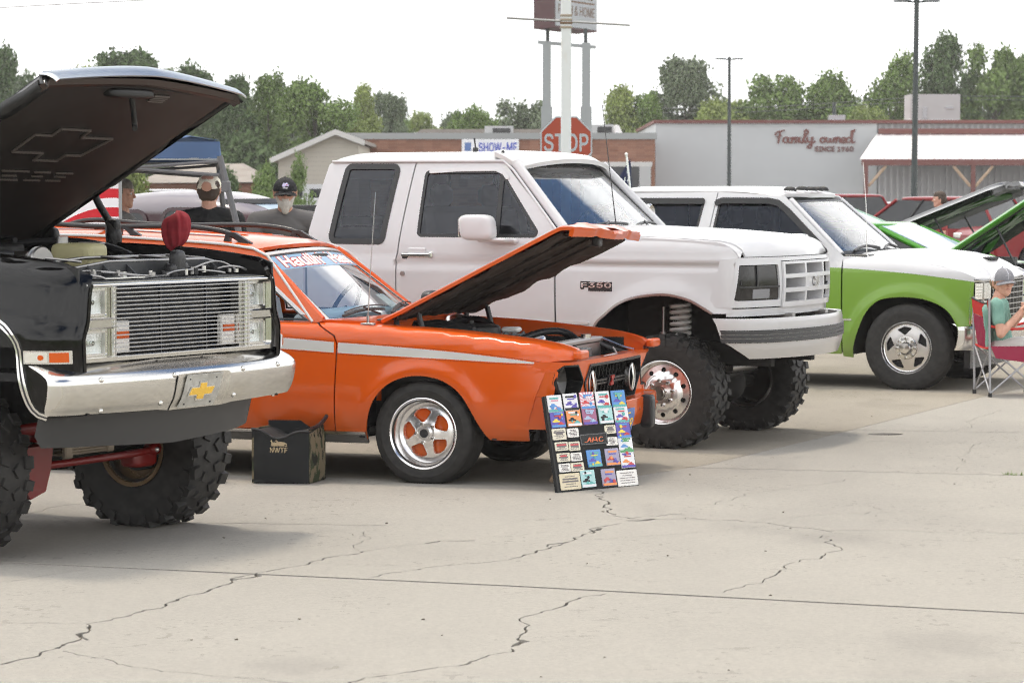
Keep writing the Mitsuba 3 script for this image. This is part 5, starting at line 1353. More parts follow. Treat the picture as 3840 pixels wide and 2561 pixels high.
        t.add('hub_cap', lathe([(.0, s * .175), (.045, s * .17), (.06, s * .15), (.066, s * .13), (.095, s * .125), (.105, s * .10)], 30).apply_translation(cc), 'chrome', 30, under=w)
        t.add('lug_nut', nuts(8, .083, c, c[1] + s * .12, s, .013, .03), 'chrome', 30, under=w, kind='stuff')
        t.add('brake_drum', cylm(cc, cc + [0, s * .06, 0], .19, 28), 'dark', 40, under=w)


gloss('visor', (.012, .012, .014), .06)
mat('alloyface', (.74, .72, .70), .28, metal=1.0)
green_truck()
# ------------------------------------------------------------ trees
def leafmat(name, col, back=.9):
    scene['m_' + name] = two({'type': 'diffuse', 'reflectance': mikit.proc(lambda p, n, uv: mix(tuple(c * .62 for c in col), tuple(min(1, c * 1.5) for c in col), fbm(p.x * .55, p.y * .55, p.z * .8, octaves=3)))})


leafmat('leaf_dark', (.105, .150, .070))
leafmat('leaf_mid', (.160, .225, .080))
leafmat('leaf_light', (.24, .29, .105))
leafmat('leaf_grey', (.165, .20, .13))
mat('bark', mikit.proc(lambda p, n, uv: mix((.06, .05, .04), (.14, .12, .10), fbm(p.x * 5, p.y * 5, p.z * 1.2))), .9)


def leaves(centres, radii, n, size, r, shell=.55):
    """leaf faces spread through clumps"""
    w = np.asarray(radii)[:, 0] * np.asarray(radii)[:, 2]
    pick = r.choice(len(centres), n, p=w / w.sum())
    d = r.normal(size=(n, 3))
    d /= np.linalg.norm(d, axis=1, keepdims=True)
    rad = (shell + (1 - shell) * r.random(n) ** .6)[:, None]
    P = np.asarray(centres)[pick] + d * np.asarray(radii)[pick] * rad
    P += r.normal(size=(n, 3)) * size * .6
    a = r.normal(size=(n, 3)); a /= np.linalg.norm(a, axis=1, keepdims=True)
    b = np.cross(a, r.normal(size=(n, 3)) + d * .8); b /= np.linalg.norm(b, axis=1, keepdims=True) + 1e-9
    s = size * r.uniform(.55, 1.3, (n, 1))
    v = np.stack([P - a * s * .5, P + b * s * .32, P + a * s * .6, P - b * s * .32], 1).reshape(-1, 3)
    k = np.arange(n)[:, None] * 4
    return trimesh.Trimesh(v, np.vstack([k + [0, 1, 2], k + [0, 2, 3]]), process=False)


CROWN = {}


def crown_variant(kind, i):
    """unit crowns: base at z 0, about 1 tall, 1 wide"""
    if (kind, i) in CROWN:
        return CROWN[kind, i]
    r = np.random.default_rng(100 + i + 37 * len(kind))
    C, Rr = [], []
    if kind == 'round':
        for k in range(26):
            z = r.uniform(.22, .92)
            w = .47 * math.sin(math.pi * min(1, (z + .12) / 1.05)) ** .6
            a = r.uniform(0, 6.28)
            q = w * r.uniform(.25, .95)
            C.append((q * math.cos(a), q * math.sin(a), z)); s = r.uniform(.09, .17); Rr.append((s, s, s * .8))
    elif kind == 'tall':
        for k in range(30):
            z = r.uniform(.12, .97)
            w = .46 * (1 - .50 * max(0, z - .55) / .45) * r.uniform(.5, 1.15)
            a = r.uniform(0, 6.28)
            q = w * r.uniform(.1, .9)
            C.append((q * math.cos(a), q * math.sin(a), z)); s = r.uniform(.065, .125); Rr.append((s, s, s * 1.05))
    else:
        for k in range(22):
            z = r.uniform(.08, .88)
            w = .44 * math.sin(math.pi * min(1, (z + .25) / 1.15)) ** .8
            a = r.uniform(0, 6.28)
            q = w * r.uniform(.2, .9)
            C.append((q * math.cos(a), q * math.sin(a), z)); s = r.uniform(.10, .18); Rr.append((s, s, s))
    n = {'round': 15000, 'tall': 12000, 'bush': 5000}[kind]
    m = leaves(C, Rr, n, {'round': .034, 'tall': .036, 'bush': .055}[kind], r, .45)
    limbs = [tube([(0, 0, -.32), (0, 0, .15), (.01, 0, .45), (.0, .01, .80)], [.022, .018, .011, .003], 7)]
    for c in C[::3]:
        z0 = max(-.05, c[2] - .28)
        limbs.append(tube([(0, 0, z0), (c[0] * .5, c[1] * .5, z0 + (c[2] - z0) * .6), c], [.009, .006, .002], 5))
    CROWN[kind, i] = (mikit.ply(m), mikit.ply(cat(limbs)))
    return CROWN[kind, i]


def tree(kind, i, x, y, z0, h, w, leaf, label, rotd=0, group=None, name=None):
    t = Thing(name or ('bush' if kind == 'bush' else 'tree'), label, 'bush' if kind == 'bush' else 'tree', group)
    a, b = crown_variant(kind, i)
    t.M = T().translate([x, y, z0]).rotate([0, 0, 1], rotd).scale([w, w, h])
    t.add('crown', a, leaf)
    t.add('trunk', b, 'bark')


def wx(px, Y):
    return (px - 1920) / 10400 * Y


def wz(py, Y):
    return 1.70 + (735 - py) / 10400 * Y


TREES = [  # kind, variant, px centre, px top, px width, Y, leaf, label
    ('tall', 0, 20, 215, 190, 150, 'leaf_dark', 'dark tree at the far left edge behind the raised black bonnet'),
    ('round', 1, 470, 185, 390, 155, 'leaf_dark', 'broad dark tree rising behind the tip of the raised black bonnet'),
    ('round', 2, 700, 205, 260, 160, 'leaf_dark', 'dark tree right of the raised black bonnet, sloping to the right'),
    ('tall', 1, 905, 305, 190, 140, 'leaf_dark', 'tall tree with ragged top above the blue canopy corner'),
    ('tall', 2, 1010, 290, 170, 142, 'leaf_mid', 'ragged tall tree left of the tan gabled house roof'),
    ('round', 3, 1185, 305, 300, 138, 'leaf_mid', 'big rounded green tree directly above the tan gabled house'),
    ('tall', 3, 1365, 345, 130, 146, 'leaf_light', 'slim light green tree just right of the big rounded tree'),
    ('tall', 4, 1465, 370, 130, 150, 'leaf_grey', 'grey green pointed tree above the brick wall, left part'),
    ('round', 4, 1320, 425, 200, 150, 'leaf_mid', 'low tree filling in behind the gable and slim tree'),
    ('round', 0, 1600, 405, 180, 160, 'leaf_light', 'small light tree over the brick building roof'),
    ('round', 2, 1775, 375, 190, 160, 'leaf_mid', 'rounded darker tree over the brick roof, left of the pylon sign'),
    ('tall', 5, 1950, 395, 200, 165, 'leaf_grey', 'hazy tree left of the pylon sign posts'),
    ('tall', 1, 2340, 340, 180, 168, 'leaf_light', 'bright tree right of the pylon sign over the brick building end'),
    ('tall', 2, 2420, 360, 150, 168, 'leaf_mid', 'pointed tree just left of the grey store corner'),
    ('round', 1, 2570, 215, 300, 172, 'leaf_grey', 'large grey green tree behind the left end of the grey store'),
    ('round', 3, 2690, 380, 240, 166, 'leaf_light', 'low light tree behind the farther lamp post'),
    ('round', 0, 2895, 262, 300, 175, 'leaf_mid', 'wide green tree above the cursive store lettering, left half'),
    ('round', 4, 3085, 275, 330, 176, 'leaf_mid', 'wide green tree above the cursive store lettering, right half'),
    ('round', 2, 3240, 370, 200, 172, 'leaf_light', 'lower tree left of the tall lamp post'),
    ('tall', 0, 3330, 240, 220, 178, 'leaf_mid', 'tree just left of the tall near lamp post'),
    ('tall', 3, 3535, 165, 210, 180, 'leaf_dark', 'tall dark tree above the rooftop cooling unit'),
    ('tall', 5, 3720, 200, 240, 178, 'leaf_mid', 'tall tree right of the rooftop cooling unit'),
    ('tall', 4, 3850, 230, 200, 180, 'leaf_mid', 'tree cut by the right edge of the picture'),
]
for i, (k, v, px, pt, pw, Y, lf, lb) in enumerate(TREES):
    top = wz(pt, Y)
    w = pw / 10400 * Y * (1.75 if k == 'tall' else 1.30)
    h = top * .86
    tree(k, v, wx(px, Y), Y, top - h, h, w, lf, lb, 40 * i)
for i, (px, pt, pw, Y, lf, lb) in enumerate([
    (500, 590, 190, 70, 'leaf_light', 'light green bush under the blue canopy beside the flag'), (995, 585, 150, 95, 'leaf_mid', 'rounded bush left of the tan gabled house wall'),
    (1125, 595, 130, 96, 'leaf_mid', 'rounded bush in front of the tan gabled house wall'), (850, 620, 140, 90, 'leaf_dark', 'dark bush behind the canopy leg'),
    (935, 470, 330, 132, 'leaf_dark', 'dark undergrowth below the tall trees left of the gabled house'), (640, 440, 420, 140, 'leaf_dark', 'dark undergrowth behind the blue canopy')]):
    top = wz(pt, Y)
    w = pw / 10400 * Y * 1.15
    tree('bush', i % 3, wx(px, Y), Y, -.1, top + .1, w, lf, lb, 70 * i)
FILL = [(60, 330, 260), (200, 290, 260), (330, 250, 260), (560, 300, 300), (660, 330, 260), (790, 330, 250), (860, 380, 240), (960, 400, 220), (1080, 410, 240), (1270, 420, 230), (1400, 430, 220), (1510, 440, 220), (1690, 445, 240), (1860, 440, 240), (2030, 440, 220), (2300, 430, 240), (2480, 400, 240), (2640, 420, 260), (2780, 400, 260), (2990, 360, 300), (3160, 400, 260), (3280, 420, 240), (3430, 380, 260), (3620, 370, 280), (3780, 330, 280)]
ORD = [f'{k}{"st" if k % 10 == 1 and k != 11 else "nd" if k % 10 == 2 and k != 12 else "rd" if k % 10 == 3 and k != 13 else "th"}' for k in range(1, 40)]
for i, (px, pt, pw) in enumerate(FILL):
    Y = 184 + (i % 4) * 3
    tree('round' if i % 3 else 'tall', (i * 3) % 5, wx(px, Y), Y, 0, wz(pt, Y), pw / 10400 * Y * 1.35, ('leaf_grey', 'leaf_mid', 'leaf_light', 'leaf_mid')[i % 4], f'distant hedge-line tree, {ORD[i]} from the left in the row behind the buildings', 55 * i, 'distant trees of the hedge line behind the buildings')

# ------------------------------------------------------------ buildings
mat('brick_mortar', (.30, .24, .20), .9)
mat('brick_far', mikit.proc(lambda p, n, uv: mix(mix((.215, .095, .060), (.30, .145, .095), cell_rand(p.x / .42, p.z / .14)), (.34, .27, .22), dr.maximum(smoothstep(.42, .48, dr.abs(p.z / .14 - dr.floor(p.z / .14) - .5)), 0) * .35)), .9)
mat('parapet', (.30, .31, .31), .6)
mat('roofbrown', mikit.proc(lambda p, n, uv: mix((.20, .175, .155), (.28, .25, .22), fbm(p.x * 2, p.y * 2))), .9)
mat('tanwall', mikit.proc(lambda p, n, uv: mix((.44, .41, .35), (.36, .335, .29), smoothstep(.40, .5, dr.abs(p.z * 5 - dr.floor(p.z * 5) - .5)) * .8)), .8)
mat('storegrey', mikit.proc(lambda p, n, uv: mix((.50, .515, .525), (.455, .468, .475), fbm(p.x * .25, p.y * .3, p.z * .6))), .7)
mat('storerib', (.47, .465, .47), .5)
mat('maroontrim', (.155, .050, .042), .5)
mat('roofwhite', (.78, .75, .74), .35)
mat('wood', (.50, .36, .25), .75)
mat('unitgrey', (.42, .42, .42), .5)
mat('shadowglass', (.03, .032, .036), .15)
mat('soffit', (.55, .54, .52), .7)


def wall(t, part, x0, x1, Y, z0, z1, m, th=.3):
    t.add(part, bx((x0 + x1) / 2, Y + th / 2, (z0 + z1) / 2, abs(x1 - x0), th, z1 - z0), m)


# brick building
Y = 132.
t = Thing('brick_building', 'long low brown brick building with grey parapet and rooftop units', 'building')
x0, x1 = wx(1292, Y), wx(2455, Y)
t.add('wall', bx((x0 + x1) / 2, Y + 9, 2.2, x1 - x0, 18, 4.4), 'brick_far')
t.add('parapet', bx((x0 + x1) / 2, Y + 9, 4.53, x1 - x0 + .2, 18.2, .30), 'parapet')
t.add('roof', extr(Polygon([(wx(1510, Y), 4.6), (wx(1560, Y), 5.05), (wx(2300, Y), 5.05), (wx(2420, Y), 4.6)]), 9, 'xz', Y + 8), 'roofbrown')
for a, b, c in ((1815, 1925, 468), (2220, 2310, 462)):
    u = t.add('rooftop_unit', bx(wx((a + b) / 2, Y), Y + 4, wz(c, Y) / 2 + 2.35, (b - a) / 10400 * Y, 1.4, wz(c, Y) - 4.7), 'unitgrey')
    t.add('vent_grille', bx(wx((a + b) / 2 + 10, Y), Y + 3.28, wz(c + 22, Y), (b - a) / 10400 * Y * .62, .04, .34), 'trim', under=u)
t.add('skylight', extr(Polygon([(wx(2310, Y), 4.68), (wx(2318, Y), 5.15), (wx(2330, Y), 5.1), (wx(2345, Y), 4.68)]), 3, 'xz', Y + 3), 'roofwhite')
k = t.add('garage_opening', bx(wx(2350, Y), Y - .02, 1.55, (2440 - 2262) / 10400 * Y, .06, 3.1), 'shadowglass')
t.add('lintel', bx(wx(2350, Y), Y - .06, 3.2, (2446 - 2256) / 10400 * Y, .10, .22), 'soffit', under=k)
t.add('door', bx(wx(2418, Y), Y - .08, 1.6, .55, .06, 3.0), 'unitgrey')
s = Thing('banner', 'white banner with blue lettering on the brick wall', 'banner')
sx0, sx1, sz0, sz1 = wx(1732, Y), wx(1946, Y), 2.6, wz(524, Y)
s.add('sheet', bx((sx0 + sx1) / 2, Y - .09, (sz0 + sz1) / 2, sx1 - sx0, .05, sz1 - sz0), 'flagwhite')
tp = textpoly('SHOW-ME', .40, True)
a, b, c, d = tp.bounds
tp = affinity.translate(affinity.scale(tp, (wx(1938, Y) - wx(1796, Y)) / (c - a), .46 / (d - b), origin=(a, b)), wx(1796, Y) - a, wz(563, Y) - b - .12)
s.add('lettering', extr(tp, .02, 'xz', Y - .14), 'blueink')
s.add('logo_patch', bx(wx(1755, Y), Y - .125, wz(552, Y), .30, .02, .40), 'plateblue')

# tan gabled house
Y = 122.
t = Thing('house', 'tan gabled house with white eaves, left of the brick building', 'house')
gx0, gx1, gp = wx(1045, Y), wx(1345, Y), wx(1262, Y)
ze, zp = wz(580, Y), wz(487, Y)
t.add('wall', extr(Polygon([(gx0, 0), (gx0, ze - .1), (gp, zp - .15), (gx1, wz(532, Y) - .1), (gx1, 0)]), 12, 'xz', Y), 'tanwall')
for p, q in (((gx0 - .35, ze - .18), (gp, zp)), ((gp, zp), (gx1 + .3, wz(528, Y)))):
    t.add('roof', extr(Polygon([p, q, (q[0], q[1] - .16), (p[0], p[1] - .16)]), 12.8, 'xz', Y - .4), 'roofbrown')
    t.add('eave_board', extr(Polygon([p, q, (q[0], q[1] - .24), (p[0], p[1] - .24)]), .06, 'xz', Y - .47), 'soffit')
# brown roofed house far left
Y = 112.
t = Thing('house', 'low brown roofed house seen under the blue canopy', 'house')
t.add('wall', bx(wx(760, Y), Y + 4, 1.1, (990 - 530) / 10400 * Y, 8, 2.2), 'brick_far')
t.add('roof', trimesh.convex.convex_hull(np.array([(wx(505, Y), Y - .6, wz(688, Y)), (wx(985, Y), Y - .6, wz(684, Y)), (wx(505, Y), Y + 9, wz(688, Y)), (wx(985, Y), Y + 9, wz(684, Y)), (wx(640, Y), Y + 4, wz(612, Y)), (wx(880, Y), Y + 4, wz(610, Y))])), 'roofbrown')
for px in (600, 700, 850):
    t.add('window', bx(wx(px, Y), Y - .03, 1.35, .9, .06, .8), 'shadowglass')

# grey store with awning
Y = 140.
t = Thing('store', 'grey metal store with dark red trim and cursive lettering', 'building')
sx0, sx1, sx2 = wx(2457, Y), wx(3285, Y), wx(4300, Y)
zt = wz(462, Y)
t.add('wall', bx((sx0 + sx1) / 2, Y + 10, zt / 2, sx1 - sx0, 20, zt), 'storegrey')
t.add('rear_wall', bx((sx1 + sx2) / 2, Y + 10.2, zt / 2 - .02, sx2 - sx1, 20, zt - .04), 'storerib')
rb = [bx(x, Y + .14, zt / 2 - .05, .11, .16, zt - .1) for x in np.arange(sx1 + .15, sx2, .31)]
t.add('wall_rib', cat(rb), 'storerib', kind='stuff')
t.add('coping', bx((sx0 + sx2) / 2, Y + 10, zt + .05, sx2 - sx0 + .2, 20.3, .16), 'maroontrim')
aw = t.add('awning_roof', trimesh.convex.convex_hull(np.array([(wx(3222, Y - 3.2) , Y - 3.2, wz(597, Y - 3.2)), (sx2, Y - 3.2, wz(597, Y - 3.2)), (wx(3285, Y), Y + .05, wz(503, Y)), (sx2, Y + .05, wz(503, Y)), (wx(3285, Y), Y + .05, wz(503, Y) - .1), (sx2, Y + .05, wz(503, Y) - .1), (wx(3222, Y - 3.2), Y - 3.2, wz(597, Y - 3.2) - .08), (sx2, Y - 3.2, wz(597, Y - 3.2) - .08)])), 'roofwhite')
z0_, z1_ = wz(597, Y - 3.2), wz(503, Y)
for i, x in enumerate(np.arange(wx(3300, Y), sx2, .62)):
    t.add('roof_seam', tube([(x - .25, Y - 3.2, z0_ + .02), (x, Y + .02, z1_ + .02)], .035, 4), 'roofwhite', under=aw)
t.add('awning_head', bx((wx(3290, Y) + sx2) / 2, Y - .06, z1_ + .12, sx2 - wx(3290, Y), .2, .26), 'maroontrim')
t.add('awning_fascia', bx((wx(3228, Y - 3.2) + sx2) / 2, Y - 3.25, z0_ - .17, sx2 - wx(3228, Y - 3.2), .14, .30), 'maroontrim')
for px in (3245, 3646, 4050):
    x = wx(px, Y - 3.2)
    pk = t.add('awning_post', bx(x, Y - 3.2, (z0_ - .2) / 2, .20, .2, z0_ - .2), 'maroontrim')
    for s in (-1, 1):
        if px == 3245 and s < 0:
            continue
        t.add('brace', tube([(x + s * .12, Y - 3.2, z0_ - 1.35), (x + s * .98, Y - 3.2, z0_ - .35)], .075, 4), 'wood', under=pk)
# cursive sign: hand-drawn strokes
ST = {'F': [[(.0, .62), (.05, .80), (.22, .92), (.50, 1.0)], [(.27, .90), (.22, .5), (.16, .0)], [(.10, .48), (.34, .56)]],
      'a': [[(.34, .40), (.20, .46), (.06, .30), (.08, .08), (.20, .02), (.32, .2), (.35, .42)], [(.35, .42), (.34, .12), (.44, .02), (.54, .12)]],
      'm': [[(.0, .38), (.06, .42), (.06, .02)], [(.06, .25), (.18, .44), (.25, .36), (.24, .02)], [(.25, .25), (.37, .44), (.45, .34), (.45, .08), (.56, .06)]],
      'i': [[(.05, .42), (.04, .10), (.12, .02), (.22, .12)]], 'l': [[(.02, .1), (.18, .6), (.26, 1.0), (.18, 1.05), (.09, .7), (.08, .15), (.16, .02), (.26, .12)]],
      'y': [[(.02, .42), (.05, .15), (.16, .05), (.28, .2), (.34, .44)], [(.34, .44), (.26, -.1), (.12, -.42), (.02, -.36), (.08, -.2), (.42, .12)]],
      'o': [[(.24, .42), (.08, .38), (.03, .16), (.14, .02), (.28, .14), (.28, .36), (.20, .42), (.42, .36)]], 'w': [[(.0, .42), (.04, .10), (.14, .04), (.22, .34), (.28, .08), (.38, .06), (.44, .40), (.52, .36)]],
      'n': [[(.0, .38), (.06, .42), (.05, .02)], [(.06, .25), (.20, .44), (.28, .34), (.27, .1), (.36, .04)]], 'e': [[(.02, .2), (.24, .28), (.22, .42), (.08, .38), (.04, .14), (.14, .02), (.32, .12)]],
      'd': [[(.30, .38), (.14, .44), (.03, .26), (.08, .04), (.20, .06), (.32, .3), (.50, 1.02)], [(.46, .9), (.34, .2), (.40, .0), (.50, .08)]]}
ADV = {'F': .40, 'a': .48, 'm': .52, 'i': .20, 'l': .24, 'y': .46, 'o': .38, 'w': .50, 'n': .34, 'e': .30, 'd': .5, ' ': .28}
x = 0
strokes = []
for ch in 'Family owned':
    for q in ST.get(ch, []):
        strokes.append(LineString(smoothpath([(a + x, b, 0) for a, b in q], 14)[:, :2]).buffer(.055))
    x += ADV[ch]
sg = shapely.union_all(strokes)
a, b, c, d = sg.bounds
lx0, lx1 = wx(2902, Y), wx(3205, Y)
sg = affinity.translate(affinity.scale(sg, (lx1 - lx0) / (c - a), (wz(486, Y) - wz(560, Y)) / (d - b), origin=(a, b)), lx0 - a, wz(560, Y) - b)
s = Thing('store_lettering', 'cursive dark red sign lettering on the grey store wall', 'sign')
s.add('cursive_line', extr(sg, .06, 'xz', Y - .08), 'maroontrim')
tp = textpoly('SINCE 1960', .3, True)
a, b, c, d = tp.bounds
tp = affinity.translate(affinity.scale(tp, (wx(3197, Y) - wx(3052, Y)) / (c - a), .27 / (d - b), origin=(a, b)), wx(3052, Y) - a, wz(570, Y) - b)
s.add('small_line', extr(tp, .06, 'xz', Y - .08), 'maroontrim')
t = Thing('rooftop_unit', 'large grey cooling unit on the store roof behind the tall lamp post', 'cooling unit')
t.add('cabinet', bx(wx(3535, Y), Y + 4, zt + (wz(352, Y) - zt) / 2 + .05, (3630 - 3440) / 10400 * Y, 2.2, wz(352, Y) - zt), 'unitgrey')
t.add('duct', bx(wx(3495, Y), Y + 2.86, wz(420, Y), .20, .08, .55), 'signwhite')
t.add('nameplate', bx(wx(3590, Y), Y + 2.86, wz(400, Y), .4, .08, .12), 'signwhite')
t.add('base_curb', bx(wx(3535, Y), Y + 4, zt + .14, 2.7, 2.3, .16), 'roofwhite')
t = Thing('rooftop_vent', 'small white vent on the store roof left of the tall lamp post', 'vent')
t.add('hood', bx(wx(3160, Y), Y + 3, zt + .28, .8, .8, .36), 'signwhite')
t.add('pipe', cylm((wx(3150, Y), Y + 3, zt + .1), (wx(3150, Y), Y + 3, wz(378, Y)), .10, 8), 'pole_dark')

# ------------------------------------------------------------ poles, signs, wires
def lamp_post(px, ptop, pbase, Y, r, arm, label):
    t = Thing('lamp_post', label, 'lamp post', 'dark lamp posts of the parking lot')
    x, zt_ = wx(px, Y), wz(ptop, Y)
    t.add('pole', tube([(wx(pbase, Y), Y, -.1), (x, Y, zt_)], [r * 1.15, r * .8], 10), 'pole_dark', 50)
    for s in (-1, 1):
        k = t.add('lamp_head', rbx(x + s * arm * .62, Y, zt_ + .02, arm * .78, .28, .07, .55), 'pole_dark', 60)
        t.add('arm', tube([(x, Y, zt_ - .02), (x + s * arm * .4, Y, zt_ + .0)], .03, 6), 'pole_dark', under=k)
    t.add('pole_cap', sphere((x, Y, zt_ + .04), r, 1), 'pole_dark')


lamp_post(3430, 12, 3424, 88., .095, .74, 'tall nearer dark lamp post at the right, in front of the awning')
lamp_post(2732, 226, 2733, 122., .085, .62, 'farther dark lamp post in front of the grey store wall')

Y = 39.5
t = Thing('stop_sign', 'red octagonal stop sign half hidden behind a pale pole', 'stop sign')
cx_, cz_ = wx(2123, Y), wz(535, Y)
R_ = 97 / 10400 * Y
octa = lambda r, rx=1.0: Polygon([(cx_ + rx * r * math.cos(math.pi / 8 + k * math.pi / 4) / math.cos(math.pi / 8), cz_ + r * math.sin(math.pi / 8 + k * math.pi / 4) / math.cos(math.pi / 8)) for k in range(8)])
fk = t.add('plate', extr(octa(R_), .012, 'xz', Y), 'signwhite')
t.add('red_face', extr(octa(R_ * .94), .004, 'xz', Y - .005), 'signred', under=fk)
tp = textpoly('STOP', .25, True)
a, b, c, d = tp.bounds
tp = affinity.translate(affinity.scale(tp, R_ * 1.72 / (c - a), .26 / (d - b), origin=(a, b)), cx_ - R_ * .86 - a, cz_ - .135 - b)
t.add('lettering', extr(tp, .003, 'xz', Y - .009), 'signwhite', under=fk)
t.add('post', bx(cx_, Y + .05, cz_ / 2, .05, .05, cz_ + .3), 'galv')

Y = 38.0
t = Thing('sign_pole', 'pale square pole with a thin weathered cross arm in front of the stop sign', 'pole')
x = wx(2122, Y)
t.add('pole', bx(x, Y, 2.0, .138, .138, 4.75 + .2, .012), 'pole_white')
t.add('upper_pole', bx(x + .0, Y, 5.6, .118, .118, 2.3, .01), 'pole_white')
for pz in (64, 80, 92, 108):
    t.add('clamp', bx(x, Y - .01, wz(pz, Y), .165, .165, .028, .006), 'rustpale' if pz != 92 else 'brown')
t.add('cross_arm', tube([(wx(1900, Y), Y - .10, wz(74, Y)), (wx(2360, Y), Y + .02, wz(99, Y))], .016, 8), 'steel', 50)

Y = 100.
t = Thing('pylon_sign', 'tall pylon sign with grey twin posts and a maroon and white board', 'sign')
for px, w in ((2050, 34), (2197, 34)):
    x = wx(px, Y)
    p = t.add('post', bx(x, Y, wz(165, Y) / 2, w / 10400 * Y * .92, .32, wz(165, Y)), 'galv')
    t.add('post_sleeve', bx(x, Y, wz(402, Y) / 2, w / 10400 * Y * 1.22, .42, wz(402, Y)), 'galv', under=p)
    t.add('post_neck', bx(x + (.03 if px < 2100 else -.02), Y, (wz(165, Y) + wz(112, Y)) / 2, .13, .14, wz(112, Y) - wz(165, Y)), 'pole_dark', under=p)
t.add('cross_beam', rot(bx(wx(2125, Y), Y, wz(172, Y), 2.1, .20, .12), (0, 1, 0), 5, (wx(2125, Y), Y, wz(172, Y))), 'galv')
# board seen at an angle: a box turned so that its white face and its maroon end show
c0 = np.array([wx(2001, Y), Y, 0]); c1 = np.array([wx(2078, Y), Y - 1.1, 0]); c2 = np.array([wx(2243, Y), Y + 2.0, 0])
zb0, zb1, zb2 = wz(114, Y), wz(112, Y), wz(135, Y)
ztp = wz(-330, Y)
e1, e2 = c1 - c0, c2 - c1
c3 = c0 + e2
bd = trimesh.convex.convex_hull(np.array([[*c0[:2], zb0], [*c1[:2], zb0], [*c2[:2], zb0], [*c3[:2], zb0], [*c0[:2], ztp], [*c1[:2], ztp], [*c2[:2], ztp], [*c3[:2], ztp]]))
bk = t.add('board', bd, 'signmaroon')
nrm = np.array([e2[1], -e2[0], 0]) / np.linalg.norm(e2)
nrm = nrm if nrm[1] < 0 else -nrm
fl = np.linalg.norm(e2)
eu = e2 / fl
FSn = lambda u, v: c1 + np.outer(u, eu) + np.outer(np.full_like(u, .02), nrm) + np.outer(v, [0, 0, 1.])
t.add('white_face', panel(box(.03, zb0 + .07, fl - .03, ztp - .05), FSn, nrm, .02, .5), 'signwhite', under=bk)
tp = textpoly('FARM & HOME', .4, False)
a, b, c, d = tp.bounds
tp = affinity.translate(affinity.scale(tp, fl * .86 / (c - a), .34 / (d - b), origin=(a, b)), fl * .07 - a, zb0 + .50 - b)
t.add('lettering', panel(tp, FSn, nrm, .01, .4, .012), 'brown', under=bk)
for i in range(5):
    u0 = fl * (.10 + .165 * i)
    t.add('big_letter', panel(box(u0, zb0 + 1.12, u0 + fl * .035, zb0 + 2.2).union(box(u0, zb0 + 1.12, u0 + fl * .12, zb0 + 1.26)), FSn, nrm, .01, .4, .012), 'brown', under=bk)
t.add('underline', panel(box(fl * .08, zb0 + .96, fl * .93, zb0 + 1.02), FSn, nrm, .01, .4, .012), 'brown', under=bk)

t = Thing('utility_wire', 'thin overhead wires crossing behind the store roof', 'wire')
for k, (za, zb_) in enumerate(((402, 372), (420, 385))):
    Y = 168.
    pts = [(wx(px, Y), Y, wz(za + (zb_ - za) * (px - 2300) / 1600 + 14 * math.sin((px - 2300) / 850 * math.pi), Y)) for px in range(2300, 4000, 100)]
    t.add('wire', tube(pts, .022, 4), 'pole_dark')
t = Thing('overhead_cable', 'thin greenish cable crossing the sky at the top left', 'cable')
Y = 30.
t.add('cable', tube([(wx(-200, Y), Y, wz(46, Y)), (wx(250, Y), Y, wz(21, Y)), (wx(720, Y), Y, wz(-2, Y)), (wx(1400, Y), Y, wz(-44, Y))], .006, 6), 'steel')
# ------------------------------------------------------------ parked cars in the background
def hullm(pts):
    return trimesh.convex.convex_hull(np.asarray(pts, float))


